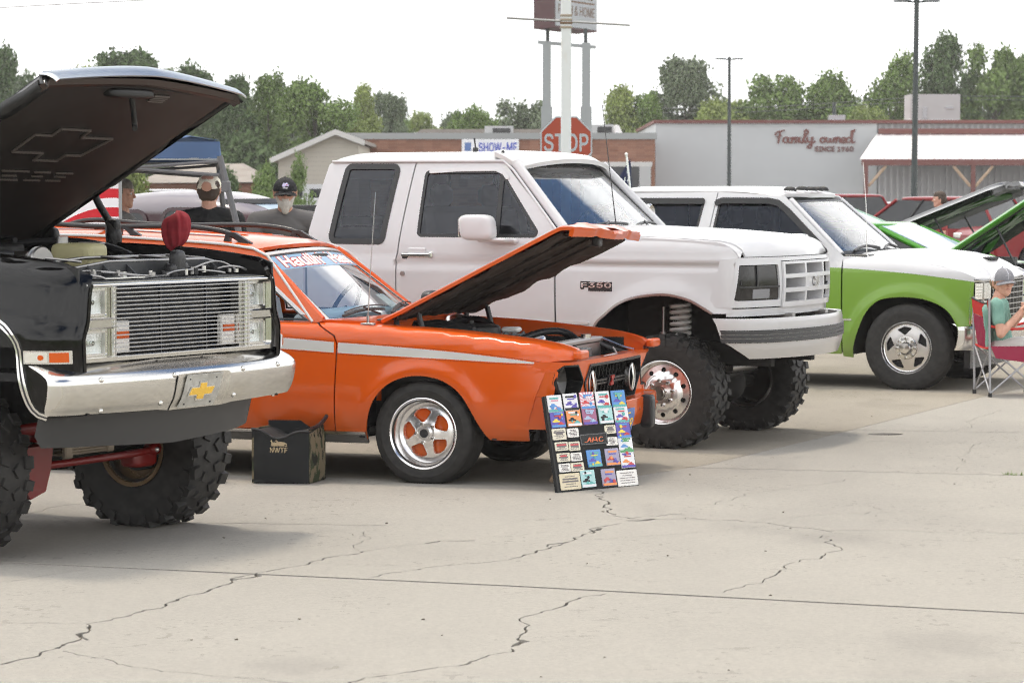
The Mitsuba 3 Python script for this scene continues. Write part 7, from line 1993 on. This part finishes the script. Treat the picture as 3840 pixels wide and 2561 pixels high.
# boy in a folding chair
def boy():
    bx0, Y0 = 3.425, 23.64
    P = lambda ox, oy, dy=0.0: np.array([3.455 + ox * .000870, Y0 + dy, 1.211 - oy * .000870])
    t = Thing('person', 'boy in grey cap and green shirt sitting in the red folding chair', 'person')
    hd = P(838, 285)
    R = frame(-70, 4, 3)
    nk = P(805, 420)
    shn, shf = P(745, 512, -.17), P(850, 500, .17)
    ch, wa, pel = P(775, 600), P(800, 800), P(815, 915)
    eln, elf = P(775, 775, -.24), P(935, 770, .22)
    wrn, wrf = P(985, 575, -.13), P(1030, 620, .08)
    hpn, hpf = P(830, 925, -.09), P(830, 925, .09)
    knn, knf = P(1300, 880, -.12), P(1320, 890, .13)
    ann, anf = P(1340, 1300, -.12), P(1370, 1300, .13)
    b = head_bones(hd, R, .98) + [(hd - R @ [.012, 0, .06], .050, nk, .052), (nk, .05, ch, .085), (ch, .10, pel, .10)]
    for sh, el, wr, s in ((shn, eln, wrn, 1), (shf, elf, wrf, -1)):
        b += [(nk - [0, 0, .03], .048, sh, .046), (sh, .045, el, .037), (el, .037, wr, .025)]
        a = wr - el
        a = a / np.linalg.norm(a) + [.1, 0, .35]
        a /= np.linalg.norm(a)
        y = np.array([0, -1., 0]) * s * -1
        z = np.cross(a, y); z /= np.linalg.norm(z)
        b += hand_bones(wr, np.stack([a, np.cross(z, a), z], 1), .75, .92, 1 if s > 0 else -1)
    for hp, kn, an in ((hpn, knn, ann), (hpf, knf, anf)):
        b += [(hp, .075, kn, .05), (kn, .05, an, .034), (an, .033, an + [.13, 0, -.04], .026)]
    t.add('body', blob(b, .017, 6), 'skin', True)
    sb = [(nk - [0, 0, .055], (.075, .085, .045), ch, (.105, .150, .09)), (ch, (.105, .150, .09), wa, (.108, .140, .09)), (wa, (.11, .14, .09), pel + [0, 0, -.01], (.12, .145, .06)), (P(735, 560), (.085, .13, .08), P(760, 720), (.085, .12, .08))]
    for sh, el in ((shn, eln), (shf, elf)):
        sb += [(nk - [0, 0, .06], .062, sh, .062), (sh, .064, sh + (el - sh) * .50, .060)]
    m = blob(sb, .022, 4)
    v = m.vertices.copy()
    v += m.vertex_normals * (meshkit.fbm(v * [14, 14, 9], 3, 5)[:, None] - .5) * .022
    m.vertices = v
    t.add('shirt', m, 'tee_green', True)
    pb = []
    for hp, kn in ((hpn, knn), (hpf, knf)):
        pb += [(hp + [-.03, 0, 0], .088, hp + (kn - hp) * .92, .072)]
    t.add('shorts', blob(pb, .03, 4), 'shorts', True)
    for an in (ann, anf):
        t.add('shoe', blob([(an + [-.03, 0, -.03], .04, an + [.06, 0, -.04], .036), (an + [.05, 0, -.045], .036, an + [.14, 0, -.05], .026)], .03, 4), 'mesh_white', True)
    face(t, hd, R, .98)
    cap(t, hd, R, .99, 'cap_grey', 'mesh_white', True, [(box(-.03, .40, .03, .56), 'mesh_white'), (box(-.28, .28, .28, .33), 'greymid')])
    t.add('hair', blob([(hd + R @ [-.04, .03, .0], .066, hd + R @ [-.04, -.03, .0], .066), (hd + R @ [-.0, .064, .01], .028, hd + R @ [-.015, .060, -.02], .026), (hd + R @ [-.0, -.064, .01], .028, hd + R @ [-.015, -.060, -.02], .026)], .02, 3), 'hairsand', True)
    q = Thing('phone', 'small pale phone held in the hands of the sitting boy', 'phone')
    q.add('case', rot(bx(*(P(1062, 505, -.04)), .012, .07, .14, .005), (0, 1, 0), 24, P(1062, 505, -.04)), 'mesh_white', 30)
    # chair
    c = Thing('folding_chair', 'red folding camp chair with grey steel legs', 'chair')
    ln, lf = np.array([4.047, 23.42, 0]), np.array([3.987, 23.86, 0])
    fn, ff = np.array([4.50, 23.47, 0]), np.array([4.44, 23.92, 0])
    for a, top in ((ln, .835), (lf, .835)):
        c.add('back_post', tube([a + [0, 0, .02], a + [-.015, 0, top]], .0105, 8), 'chairsteel', 60)
    for a in (fn, ff):
        c.add('front_post', tube([a + [0, 0, .40], a + [.0, 0, .62]], .0105, 8), 'chairsteel', 60)
    z = [0, 0, 1.]
    up = lambda p, h: p + np.array([0, 0, h])
    for p, q_ in ((up(ln, .03), up(fn, .42)), (up(fn, .03), up(ln, .42)), (up(lf, .03), up(ff, .42)), (up(ff, .03), up(lf, .42)), (up(ln, .03), up(lf, .42)), (up(lf, .03), up(ln, .42)), (up(fn, .03), up(ff, .42)), (up(ff, .03), up(fn, .42))):
        c.add('cross_leg', tube([p, q_], .0085, 8), 'chairsteel', 60)
    for a in (ln, lf, fn, ff):
        c.add('foot', cylm(up(a, 0), up(a, .035), .017, 10), 'trim', 40)
    for a, b_ in ((ln, fn), (lf, ff)):
        c.add('arm_strap', cat([tube(smoothpath([up(a, .60), up((a + b_) / 2, .575), up(b_, .61)], 8), .012, 6)]), 'chair_red')
    e1 = lf - ln
    BS = lambda u, v: ln + np.outer(u, e1) + np.outer(-.02 + .05 * np.sin(np.pi * u) - .03 * v + .02, [1., 0, 0]) + np.outer(.40 + v * .425 - .05 * np.sin(np.pi * u) * (v - .2), z)
    c.add('back_top', panel(Polygon([(0, .70), (0, 1), (1, 1), (1, .70), (.5, .66)]), BS, (-1, 0, 0), .006, .08), 'chair_red')
    c.add('back_mesh', panel(Polygon([(.10, 0), (.0, .69), (.5, .65), (1.0, .69), (.90, 0)]), BS, (-1, 0, 0), .006, .08), 'chair_mesh')
    c.add('back_binding', tube([BS(np.array([u]), np.array([1.0]))[0] for u in np.linspace(0, 1, 9)], .008, 6), 'trim')
    e2 = fn - ln
    SS = lambda u, v: ln + np.outer(v, e1) + np.outer(u, e2) + np.outer(.43 - .055 * np.sin(np.pi * np.clip(v, 0, 1)) * np.sin(np.pi * np.clip(u * .8 + .1, 0, 1)) - .02 * u, z)
    c.add('seat', panel(box(0, 0, 1, 1), SS, (0, 0, 1), .010, .1), 'chair_red')
    c.add('seat_side', panel(Polygon([(0, 0), (.1, -.10), (1, -.16), (1, 0)]), lambda u, v: up(ln, .43) + np.outer(u, e2) + np.outer(v, z) + np.outer(np.full_like(u, -.012), [0, 1., 0]), (0, -1, 0), .006, .1), 'chair_mesh')


mat('chairsteel', (.38, .38, .40), .4, metal=.6)
mat('greymid', (.42, .42, .44), .8)
mat('hairsand', (.20, .13, .08), .8)
boy()

# ------------------------------------------------------------ canopy, flags, bag, cooler, board and small things
cn = Thing('canopy_tent', 'blue pop-up canopy corner with grey leg behind the orange wagon', 'canopy')
A = np.array([wx(826, 22.), 22.0, 0]); Bc = A + [-3.0, .35, 0]; Cc = A + [-3.3, 3.2, 0]; Dc = A + [-.33, 3.0, 0]
zv0, zv1 = wz(596, 22), wz(533, 22)
ap = (A + Cc) / 2 + [0, 0, zv1 + .30]
rn = lambda v: meshkit.fbm(v * 2.2, 3, 2)
for p, q in ((A, Bc), (Bc, Cc), (Cc, Dc), (Dc, A)):
    d = (q - p) / np.linalg.norm(q - p)
    nn = np.array([d[1], -d[0], 0])
    FSv = lambda u, v, p=p, d=d, nn=nn: p + np.outer(u, d) + np.outer(v, [0, 0, 1.]) + np.outer(.022 * np.sin(u * 9 + v * 3) * np.clip((zv1 - v) / .2, 0, 1), nn)
    ln_ = np.linalg.norm(q - p)
    cn.add('valance', panel(box(0, zv0, ln_, zv1), FSv, nn, .004, .10), 'blue_canopy')
    cn.add('valance_hem', panel(box(0, zv0 - .012, ln_, zv0 + .006), FSv, nn, .006, .15, .003), 'galv')
    mid = (p + q) / 2 + [0, 0, zv1]
    TS = lambda u, v, p=p, q=q: (1 - v)[:, None] * ((1 - u)[:, None] * (p + [0, 0, zv1]) + u[:, None] * (q + [0, 0, zv1])) + v[:, None] * ap + np.outer(.10 * np.sin(np.pi * np.clip(u, 0, 1)) * -np.sin(np.pi * np.clip(v, 0, 1)) + .05 * np.exp(-((u - .06) / .05) ** 2) * np.clip(1 - v * 4, 0, 1), [0, 0, 1.])
    cn.add('roof_panel', panel(box(0, 0, 1, .985), TS, (0, 0, 1), .004, .08), 'blue_canopy')
    # scissor truss
    a0, a1 = p + [0, 0, zv0 - .02], q + [0, 0, zv0 - .02]
    for i in range(2):
        s0, s1 = a0 + (a1 - a0) * i / 2, a0 + (a1 - a0) * (i + 1) / 2
        cn.add('truss_bar', tube([s0 + [0, 0, 0], s1 - [0, 0, .11]], .015, 6), 'canopy_leg')
        cn.add('truss_bar', tube([s0 - [0, 0, .11], s1 + [0, 0, 0]], .015, 6), 'canopy_leg')
for p, o in ((A, (.40, -.02)), (Bc, (-.2, -.05)), (Cc, (-.2, .1)), (Dc, (.15, .15))):
    lk = cn.add('leg', tube([p + [o[0] * 1.25, o[1] * 1.25, 0], p + [0, 0, zv0 + .02]], [.030, .026], 6), 'canopy_leg')
    cn.add('leg_slider', bx(*(p + [o[0] * .12, 0, zv0 - .22]), .07, .07, .09, .01), 'canopy_leg', under=lk)


def flag(name, label, o, h, L, H, z0, rows, wave, pole, stars=None):
    t = Thing(name, label, 'flag', o=o, h=h)
    FS = lambda u, v: np.stack([-u * (.80 - .12 * np.sin(v * 3)), wave * np.sin(u * 7 + v * 2) * np.clip(u * 3, 0, 1), v - u * u * .42 - u * .10 + .03 * np.sin(u * 5)], -1)
    n = len(rows)
    for i, m in enumerate(rows):
        za, zb = z0 + H * i / n, z0 + H * (i + 1) / n
        u0 = L * .40 if (stars and i >= n - 7) else 0
        t.add('stripe', panel(box(u0, za, L, zb), FS, (0, -1, 0), .003, .05), m)
    if stars:
        ck = t.add('canton', panel(box(0, z0 + H * (n - 7) / n, L * .40, z0 + H), FS, (0, -1, 0), .003, .05), 'flagblue')
        st = Polygon([((.026 if k % 2 == 0 else .011) * math.sin(k * math.pi / 5), (.026 if k % 2 == 0 else .011) * math.cos(k * math.pi / 5)) for k in range(10)])
        for r_ in range(5):
            for c_ in range(6):
                t.add('star', panel(affinity.translate(st, L * .40 * (c_ + .6 + .2 * (r_ % 2)) / 6.3, z0 + H * (n - 7) / n + H * 7 / n * (r_ + .6) / 5.2), FS, (0, -1, 0), .002, .05, .003), 'flagwhite', under=ck)
    t.add('pole', tube(pole, .013, 8), 'galv', 50)


flag('flag', 'large striped flag on a pale pole behind the raised black bonnet', (wx(447, 21.), 21., 0), 12, 1.35, .92, 1.40, ['flagred', 'flagwhite'] * 6 + ['flagred'], .05, [(.012, 0, .9), (.012, 0, 2.30)], True)
t = Thing('flag', 'small star-spangled flag on a white staff behind the white pickup windshield', 'flag', o=(wx(2366, 27.5), 27.5, 0))
FS = lambda u, v: np.stack([-u * .55 + (v - 1.9) * -.05, .03 * np.sin(u * 14) + 0 * v, v - u * 1.0 + .02 * np.sin(u * 11)], -1)
t.add('canton', panel(box(0, 1.78, .30, 2.06), FS, (0, -1, 0), .003, .03), 'flagblue')
t.add('cloth', panel(box(0, 1.55, .30, 1.78), FS, (0, -1, 0), .003, .03), 'flagwhite')
st = Polygon([((.028 if k % 2 == 0 else .011) * math.sin(k * math.pi / 5), (.028 if k % 2 == 0 else .011) * math.cos(k * math.pi / 5)) for k in range(10)])
for i, (u, v) in enumerate([(.05, 1.99), (.05, 1.90), (.05, 1.82), (.11, 1.95), (.11, 1.86), (.17, 1.99), (.17, 1.90), (.17, 1.82), (.23, 1.95), (.23, 1.86)]):
    t.add('star', panel(affinity.translate(st, u, v), FS, (0, -1, 0), .002, .05, .004), 'flagwhite')
t.add('staff', tube([(.05, .01, 1.30), (-.045, .01, 2.10)], .011, 8), 'flagwhite', 50)
t.add('staff_tip', sphere((-.047, .01, 2.11), .018, 1), 'alloy', True)

# red cloth bag tied over a rod on the far wing of the black truck
t = Thing('cloth_bag', 'dark red cloth bag tied over a rod above the engine bay', 'bag', o=(-2.281, 13.677, 0), h=-30)
rings = [(.0, .030), (.03, .062), (.08, .082), (.13, .086), (.17, .080), (.20, .060), (.212, .03), (.214, .002)]
n = 48
a = np.linspace(0, 2 * np.pi, n, endpoint=False)
q = smoothpath([(r, z, 0) for z, r in rings], 26)
wob = 1 + .13 * np.sin(a * 5)[None] * np.linspace(.3, 1.0, 26)[:, None] + .10 * np.sin(a * 9 + 1 + np.linspace(0, 3, 26)[:, None]) + .05 * np.sin(a * 14)[None]
v = np.stack([q[:, :1] * wob * np.cos(a), q[:, :1] * wob * np.sin(a) * .9, np.broadcast_to(q[:, 1:2], (26, n)) + .02 * np.cos(a)], -1).reshape(-1, 3) * [.80, .80, .86] + [.19, .78, 1.425]
f = [[i * n + j, i * n + (j + 1) % n, (i + 1) * n + (j + 1) % n] for i in range(25) for j in range(n)] + [[i * n + j, (i + 1) * n + (j + 1) % n, (i + 1) * n + j] for i in range(25) for j in range(n)]
t.add('cloth', trimesh.Trimesh(v, f, process=False), 'cloth_red', 50)
t.add('rod', cylm((.19, .78, 1.38), (.20, .78, 1.615), .008, 8), 'trim')
t.add('tie', rbx(.20, .78, 1.605, .03, .03, .022, .6), 'alloy', 60)

# cooler bag
def cooler():
    a0, a1, a2 = np.array([-1.541, 16.372, 0]), np.array([-1.198, 16.326, 0]), np.array([-1.120, 16.60, 0])
    t = Thing('cooler_bag', 'black cooler bag with camouflage side and gold emblem beside the orange wagon', 'bag')
    e, s = a1 - a0, a2 - a1
    w, d = np.linalg.norm(e), np.linalg.norm(s)
    eu, su = e / w, s / d
    nf, ns = np.array([eu[1], -eu[0], 0]), np.array([su[1], -su[0], 0])
    H_ = .325
    z = np.array([0, 0, 1.])
    bul = lambda u, v, W_: .012 * np.sin(np.pi * np.clip(u / W_, 0, 1)) * np.sin(np.pi * np.clip(v / H_, 0, 1))
    FSf = lambda u, v: a0 + np.outer(u, eu) + np.outer(v, z) + np.outer(bul(u, v, w) + .004 * np.sin(u * 40) * (v > .28), nf)
    top = lambda u, W_: H_ - .045 * np.sin(np.pi * u / W_) + .012 * np.sin(u * 30)
    us = np.linspace(0, w, 20)
    fk = t.add('front', panel(Polygon([(0, .004), (w, .004)] + [(u, top(u, w)) for u in us[::-1]]), FSf, nf, .012, .03), 'coolerblack')
    us2 = np.linspace(0, d, 14)
    FSs = lambda u, v: a1 + np.outer(u, su) + np.outer(v, z) + np.outer(bul(u, v, d) * 1.6, ns)
    t.add('side', panel(Polygon([(0, .004), (d, .004)] + [(u, H_ + .05 * (u / d) ** 3) for u in us2[::-1]]), FSs, ns, .012, .03), 'camo')
    FSl = lambda u, v: a0 + np.outer(u, su) + np.outer(v, z)
    t.add('far_side', panel(box(0, .004, d, H_), FSl, -ns, .012, .06), 'camo')
    t.add('back', panel(box(0, .004, w, H_ + .03), lambda u, v: a0 + s + np.outer(u, eu) + np.outer(v, z), -nf, .012, .06), 'coolerblack')
    t.add('lid', panel(box(0, 0, w, d), lambda u, v: a0 + np.outer(u, eu) + np.outer(v, su) + np.outer(top(u, w) - .006 + .05 * (u / w) ** 4 * (v / d), z), (0, 0, 1), .012, .05), 'coolerblack')
    P0 = [FSf(np.array([u]), np.array([top(u, w)]))[0] for u in us]
    t.add('zip_edge', tube(P0, .008, 6), 'trim')
    P1 = [FSs(np.array([u]), np.array([H_ + .05 * (u / d) ** 3]))[0] for u in us2]
    t.add('handle', cat([tube(smoothpath([P1[3], P1[8] + [.02, 0, .02], P1[-1] + [.03, 0, .055]], 10), .012, 6), tube(P1, .008, 6)]), 'trim')
    tp = textpoly('NWTF', .03, True)
    b = tp.bounds
    tp = affinity.translate(affinity.scale(tp, .105 / (b[2] - b[0]), 1, origin=(b[0], b[1])), .112 - b[0], .185 - b[1])
    t.add('lettering', panel(tp, FSf, nf, .002, .04, .003), 'goldthread', under=fk)
    logo = shapely.union_all([affinity.scale(Point(.140, .236).buffer(.014), 1.5, .7), affinity.scale(Point(.178, .238).buffer(.016), 1.5, .75), box(.118, .224, .215, .229), LineString([(.125, .240), (.120, .256)]).buffer(.004), LineString([(.160, .243), (.150, .255)]).buffer(.005), LineString([(.195, .243), (.210, .236)]).buffer(.004)])
    t.add('emblem', panel(logo, FSf, nf, .002, .04, .003), 'goldthread', under=fk)


mat('goldthread', (.42, .33, .20), .7)
cooler()

# display board of magnets and dash plaques
def board():
    t = Thing('display_board', 'black display board of colourful magnets and dash plaques leaning at the wagon bumper', 'display board')
    a0, a1 = np.array([.262, 15.850, 0]), np.array([.747, 16.266, 0])
    e = a1 - a0
    W_ = np.linalg.norm(e)
    eu = e / W_
    bk = np.array([-eu[1], eu[0], 0])
    ph = math.radians(12.5)
    uu = math.cos(ph) * np.array([0, 0, 1.]) + math.sin(ph) * bk
    nf = np.cross(eu, uu)
    nf = nf if nf[1] < 0 else -nf
    H_ = .560
    S = lambda u, v: a0 + np.outer(u * W_, eu) + np.outer(v * H_, uu)
    S2 = lambda u, v: a0 + np.outer(u, eu) + np.outer(v, uu)
    t.add('backing', panel(box(0, 0, W_, H_), S2, nf, .022, .2), 'coolerblack')
    t.add('edge_tape', panel(box(0, 0, .012, H_), S2, nf, .003, .2, .003), 'blacksatin')
    t.add('prop_leg', tube([S2(np.array([W_ * .5]), np.array([H_ * .8]))[0] + bk * .02, a0 + e * .5 + bk * .42 + [0, 0, .012]], .012, 6), 'wood')
    # measured in a square frame: corners of the board seen in the photograph
    src = np.array([(35, 150), (1195, 100), (1465, 1390), (275, 1500)], float)
    dst = np.array([(0, 1), (1, 1), (1, 0), (0, 0)], float)
    Am = []
    for (x, y), (u, v) in zip(src, dst):
        Am += [[x, y, 1, 0, 0, 0, -u * x, -u * y], [0, 0, 0, x, y, 1, -v * x, -v * y]]
    hm = np.linalg.solve(np.array(Am), dst.ravel())
    uvp = lambda x, y: ((hm[0] * x + hm[1] * y + hm[2]) / (hm[6] * x + hm[7] * y + 1), (hm[3] * x + hm[4] * y + hm[5]) / (hm[6] * x + hm[7] * y + 1))
    rr = np.random.default_rng(12)
    tiles = [(192, 252, 'mA'), (422, 232, 'mB'), (657, 215, 'mC'), (880, 207, 'mD'), (1102, 197, 'mE'), (240, 462, 'mF'), (475, 445, 'mG'), (700, 427, 'mH'), (932, 412, 'mI'), (1152, 405, 'mD'), (1192, 615, 'mF'), (1237, 815, 'mJ'), (1277, 1025, 'mK'), (792, 1010, 'mE'), (1055, 990, 'mL'), (715, 1297, 'mI'), (1017, 1277, 'mL')]
    pal = {'mA': ('flagwhite', 'pinkp', 'bluep', 'tealp'), 'mB': ('flagwhite', 'indigop', 'indigop', 'ink'), 'mC': ('pinkp', 'flagwhite', 'redp', 'bluep'), 'mD': ('flagwhite', 'redp', 'indigop', 'tealp'), 'mE': ('bluep', 'yellowp', 'indigop', 'tealp'), 'mF': ('indigop', 'redp', 'yellowp', 'bluep'),
           'mG': ('orangep', 'tealp', 'ink', 'flagwhite'), 'mH': ('mauvep', 'bluepale', 'bluepale', 'indigop'), 'mI': ('tealpale', 'tealp', 'ink', 'flagwhite'), 'mJ': ('flagwhite', 'greenp', 'bluep', 'greenp'), 'mK': ('flagwhite', 'redp', 'orangep', 'indigop'), 'mL': ('lilacp', 'indigop', 'redp', 'orangep')}
    half = .0545
    for x, y, k in tiles:
        u, v = uvp(x, y)
        cu, cv = u * W_, v * H_
        tk = t.add('magnet', panel(rpoly([(cu - half, cv - half * .92), (cu + half, cv - half * .92), (cu + half, cv + half * .92), (cu - half, cv + half * .92)], .003), S2, nf, .004, .2, .004), pal[k][0])
        ps = pal[k][1:]
        if k == 'mC':
            rays = shapely.union_all([Polygon([(cu, cv - .01), (cu + .08 * math.cos(a_), cv - .01 + .08 * math.sin(a_)), (cu + .08 * math.cos(a_ + .16), cv - .01 + .08 * math.sin(a_ + .16))]) for a_ in np.arange(0, 6.28, .36)]).intersection(box(cu - half * .98, cv - half * .9, cu + half * .98, cv + half * .9))
            t.add('print', panel(rays, S2, nf, .001, .2, .0052), 'flagwhite', under=tk)
        car = Polygon([(-.9, -.25), (-.9, .1), (-.5, .15), (-.3, .5), (.3, .5), (.55, .15), (.95, .05), (.95, -.25)])
        items = [(affinity.scale(car, .030, .026, origin=(0, 0)), (-.016, -.012), ps[1]), (affinity.scale(car, .024, .022, origin=(0, 0)), (.020, -.028), ps[0]), (box(-.034, .0, .034, .010), (rr.uniform(-.008, .008), .026), ps[2] if k != 'mH' else ps[0]), (box(-.026, 0, .026, .007), (.0, .014), ps[0]), (box(-half * .97, -half * .88, half * .97, -half * .62), (0, 0), ps[2])]
        for i in range(3):
            items.append((Point(0, 0).buffer(rr.uniform(.006, .013), quad_segs=3), (rr.uniform(-.038, .038), rr.uniform(-.034, .036)), ps[rr.integers(0, 3)]))
        for j, (g, (dx_, dy_), m) in enumerate(items):
            t.add('print', panel(affinity.translate(g, cu + dx_, cv + dy_), S2, nf, .001, .2, .0056 + .0006 * j), m, under=tk)
    cards = [(165, 585, 370, 755, 1), (385, 585, 555, 720, 0), (210, 775, 405, 905, 2), (415, 770, 580, 905, 2), (245, 930, 440, 1060, 2), (450, 925, 615, 1050, 0), (280, 1080, 450, 1205, 0), (455, 1065, 650, 1195, 2), (920, 545, 1090, 675, 1), (950, 710, 1125, 835, 0), (300, 1215, 605, 1460, 3), (1130, 1165, 1445, 1405, 0)]
    for x0_, y0_, x1_, y1_, kind in cards:
        cu, cv = uvp((x0_ + x1_) / 2, (y0_ + y1_) / 2)
        cu, cv = cu * W_, cv * H_
        hw, hh = (x1_ - x0_) / 1160 * W_ * .465, (y1_ - y0_) / 1350 * H_ * .465
        ck = t.add('plaque', panel(rpoly([(cu - hw, cv - hh), (cu + hw, cv - hh), (cu + hw, cv + hh), (cu - hw, cv + hh)], .006), S2, nf, .004, .2, .004), ('paper', 'creampale', 'creampale', 'cream')[kind])
        for i in range(5):
            ww = hw * rr.uniform(.45, .8)
            zz = cv + hh * (.62 - i * .31)
            th = .0022 if i not in (1, 2) or kind == 0 else .0050
            t.add('print', panel(box(cu - ww, zz - th, cu + ww, zz + th), S2, nf, .001, .2, .0054), 'redp' if (kind == 2 and i == 1) else 'inkpale', under=ck)
    u0, v0 = uvp(590, 865)
    u1, v1 = uvp(945, 618)
    x0_, x1_, y0_, y1_ = u0 * W_, u1 * W_, v0 * H_, v1 * H_
    y0_, y1_ = min(y0_, y1_) + .012, max(y0_, y1_) - .012
    pk = t.add('name_panel', panel(box(x0_, y0_, x1_, y1_), S2, nf, .006, .2, .006), 'blacksatin')
    t.add('stitching', panel(box(x0_ + .006, y0_ + .006, x1_ - .006, y1_ - .006).difference(box(x0_ + .0085, y0_ + .0085, x1_ - .0085, y1_ - .0085)), S2, nf, .001, .2, .008), 'grey', under=pk)
    lets = [[[(-.12, .05), (-.02, .0), (.12, .10), (.30, .55), (.42, .95), (.46, .5), (.47, .02)], [(.2, .36), (.55, .42)]], [[(.62, .0), (.72, .5), (.78, .92), (.86, .3), (.94, .25), (1.08, .92), (1.10, .4), (1.16, .02)]], [[(1.72, .86), (1.60, .98), (1.42, .75), (1.36, .35), (1.46, .02), (1.64, .05), (1.74, .2)]]]
    g = shapely.union_all([LineString(smoothpath([(a_, b_, 0) for a_, b_ in q_], 20)[:, :2]).buffer(.055) for L_ in lets for q_ in L_])
    b = g.bounds
    g = affinity.translate(affinity.scale(g, (x1_ - x0_) * .70 / (b[2] - b[0]), (y1_ - y0_) * .42 / (b[3] - b[1]), origin=(b[0], b[1])), x0_ + (x1_ - x0_) * .14 - b[0], y0_ + (y1_ - y0_) * .24 - b[1])
    t.add('lettering', panel(g, S2, nf, .002, .2, .009), 'orangeprint', under=pk)


for nm, cc in dict(pinkp=(.70, .28, .36), bluep=(.10, .28, .62), tealp=(.12, .42, .40), indigop=(.12, .09, .42), redp=(.55, .06, .07), yellowp=(.80, .62, .08), orangep=(.80, .30, .10), mauvep=(.36, .13, .24), bluepale=(.38, .50, .68), tealpale=(.42, .66, .66), greenp=(.10, .34, .14), lilacp=(.36, .33, .46), inkpale=(.16, .14, .14), creampale=(.72, .67, .53), orangeprint=(.72, .16, .06)).items():
    mat(nm, cc, .35)
board()

# a slim pale bag and dark boot-like foot standing behind the near truck's tyre
t = Thing('rolled_chair', 'slim tan carry bag with black feet behind the black pickup tyre', 'bag', o=(-1.78, 16.45, 0))
t.add('sleeve', tube(smoothpath([(.0, 0, .20), (-.01, 0, .30), (-.005, 0, .44), (.015, 0, .56)], 10), [.028, .032, .034, .035, .036, .037, .037, .036, .034, .03], 12), 'pinktan', 50)
t.add('foot_tube', tube([(.0, 0, .02), (.005, 0, .22)], [.032, .026], 10), 'trim', 50)
t.add('foot', rbx(.02, -.01, .025, .12, .08, .045, .5), 'trim', 60)
mat('pinktan', (.40, .27, .22), .8)

# drain hole rim, pebbles and leaves on the pavement
rr = np.random.default_rng(3)
peb = []
for i in range(45):
    d = rr.uniform(9.5, 22)
    x = rr.uniform(-.19, .19) * d
    s = rr.uniform(.003, .0065)
    m = trimesh.creation.icosphere(subdivisions=1)
    m.vertices = m.vertices * [s * rr.uniform(.8, 1.6), s, s * .6] + [x, d, s * .4]
    peb.append(m)
t = Thing('gravel', 'scattered small pebbles and crumbs on the concrete', kind='stuff')
t.add(None, cat(peb), 'crackdirt')
t = Thing('grass_tuft', 'thin grass growing in the pavement joint at the right edge', kind='stuff')
gb = []
for i in range(120):
    x = rr.uniform(3.0, 3.9)
    y = 16.84 - (x - 3.12) * .261
    h = rr.uniform(.01, .035)
    gb.append(trimesh.Trimesh([(x, y, 0), (x + .006, y, 0), (x + rr.normal(0, .012), y + rr.normal(0, .01), h)], [[0, 1, 2]], process=False))
t.add(None, cat(gb), 'leaf_mid')
# ------------------------------------------------------------ thin summer haze
scene['haze_air'] = {'type': 'homogeneous', 'albedo': rgb(.95, .95, .95), 'sigma_t': .0004}
scene['haze'] = {'type': 'cube', 'to_world': T().translate([0, 230, 6.0]).scale([402, 292, 7.1]), 'bsdf': {'type': 'null'}, 'interior': {'type': 'ref', 'id': 'haze_air'}}
labels['haze'] = {'kind': 'stuff', 'label': 'thin summer haze over the lot'}
scene['camera']['medium'] = {'type': 'ref', 'id': 'haze_air'}
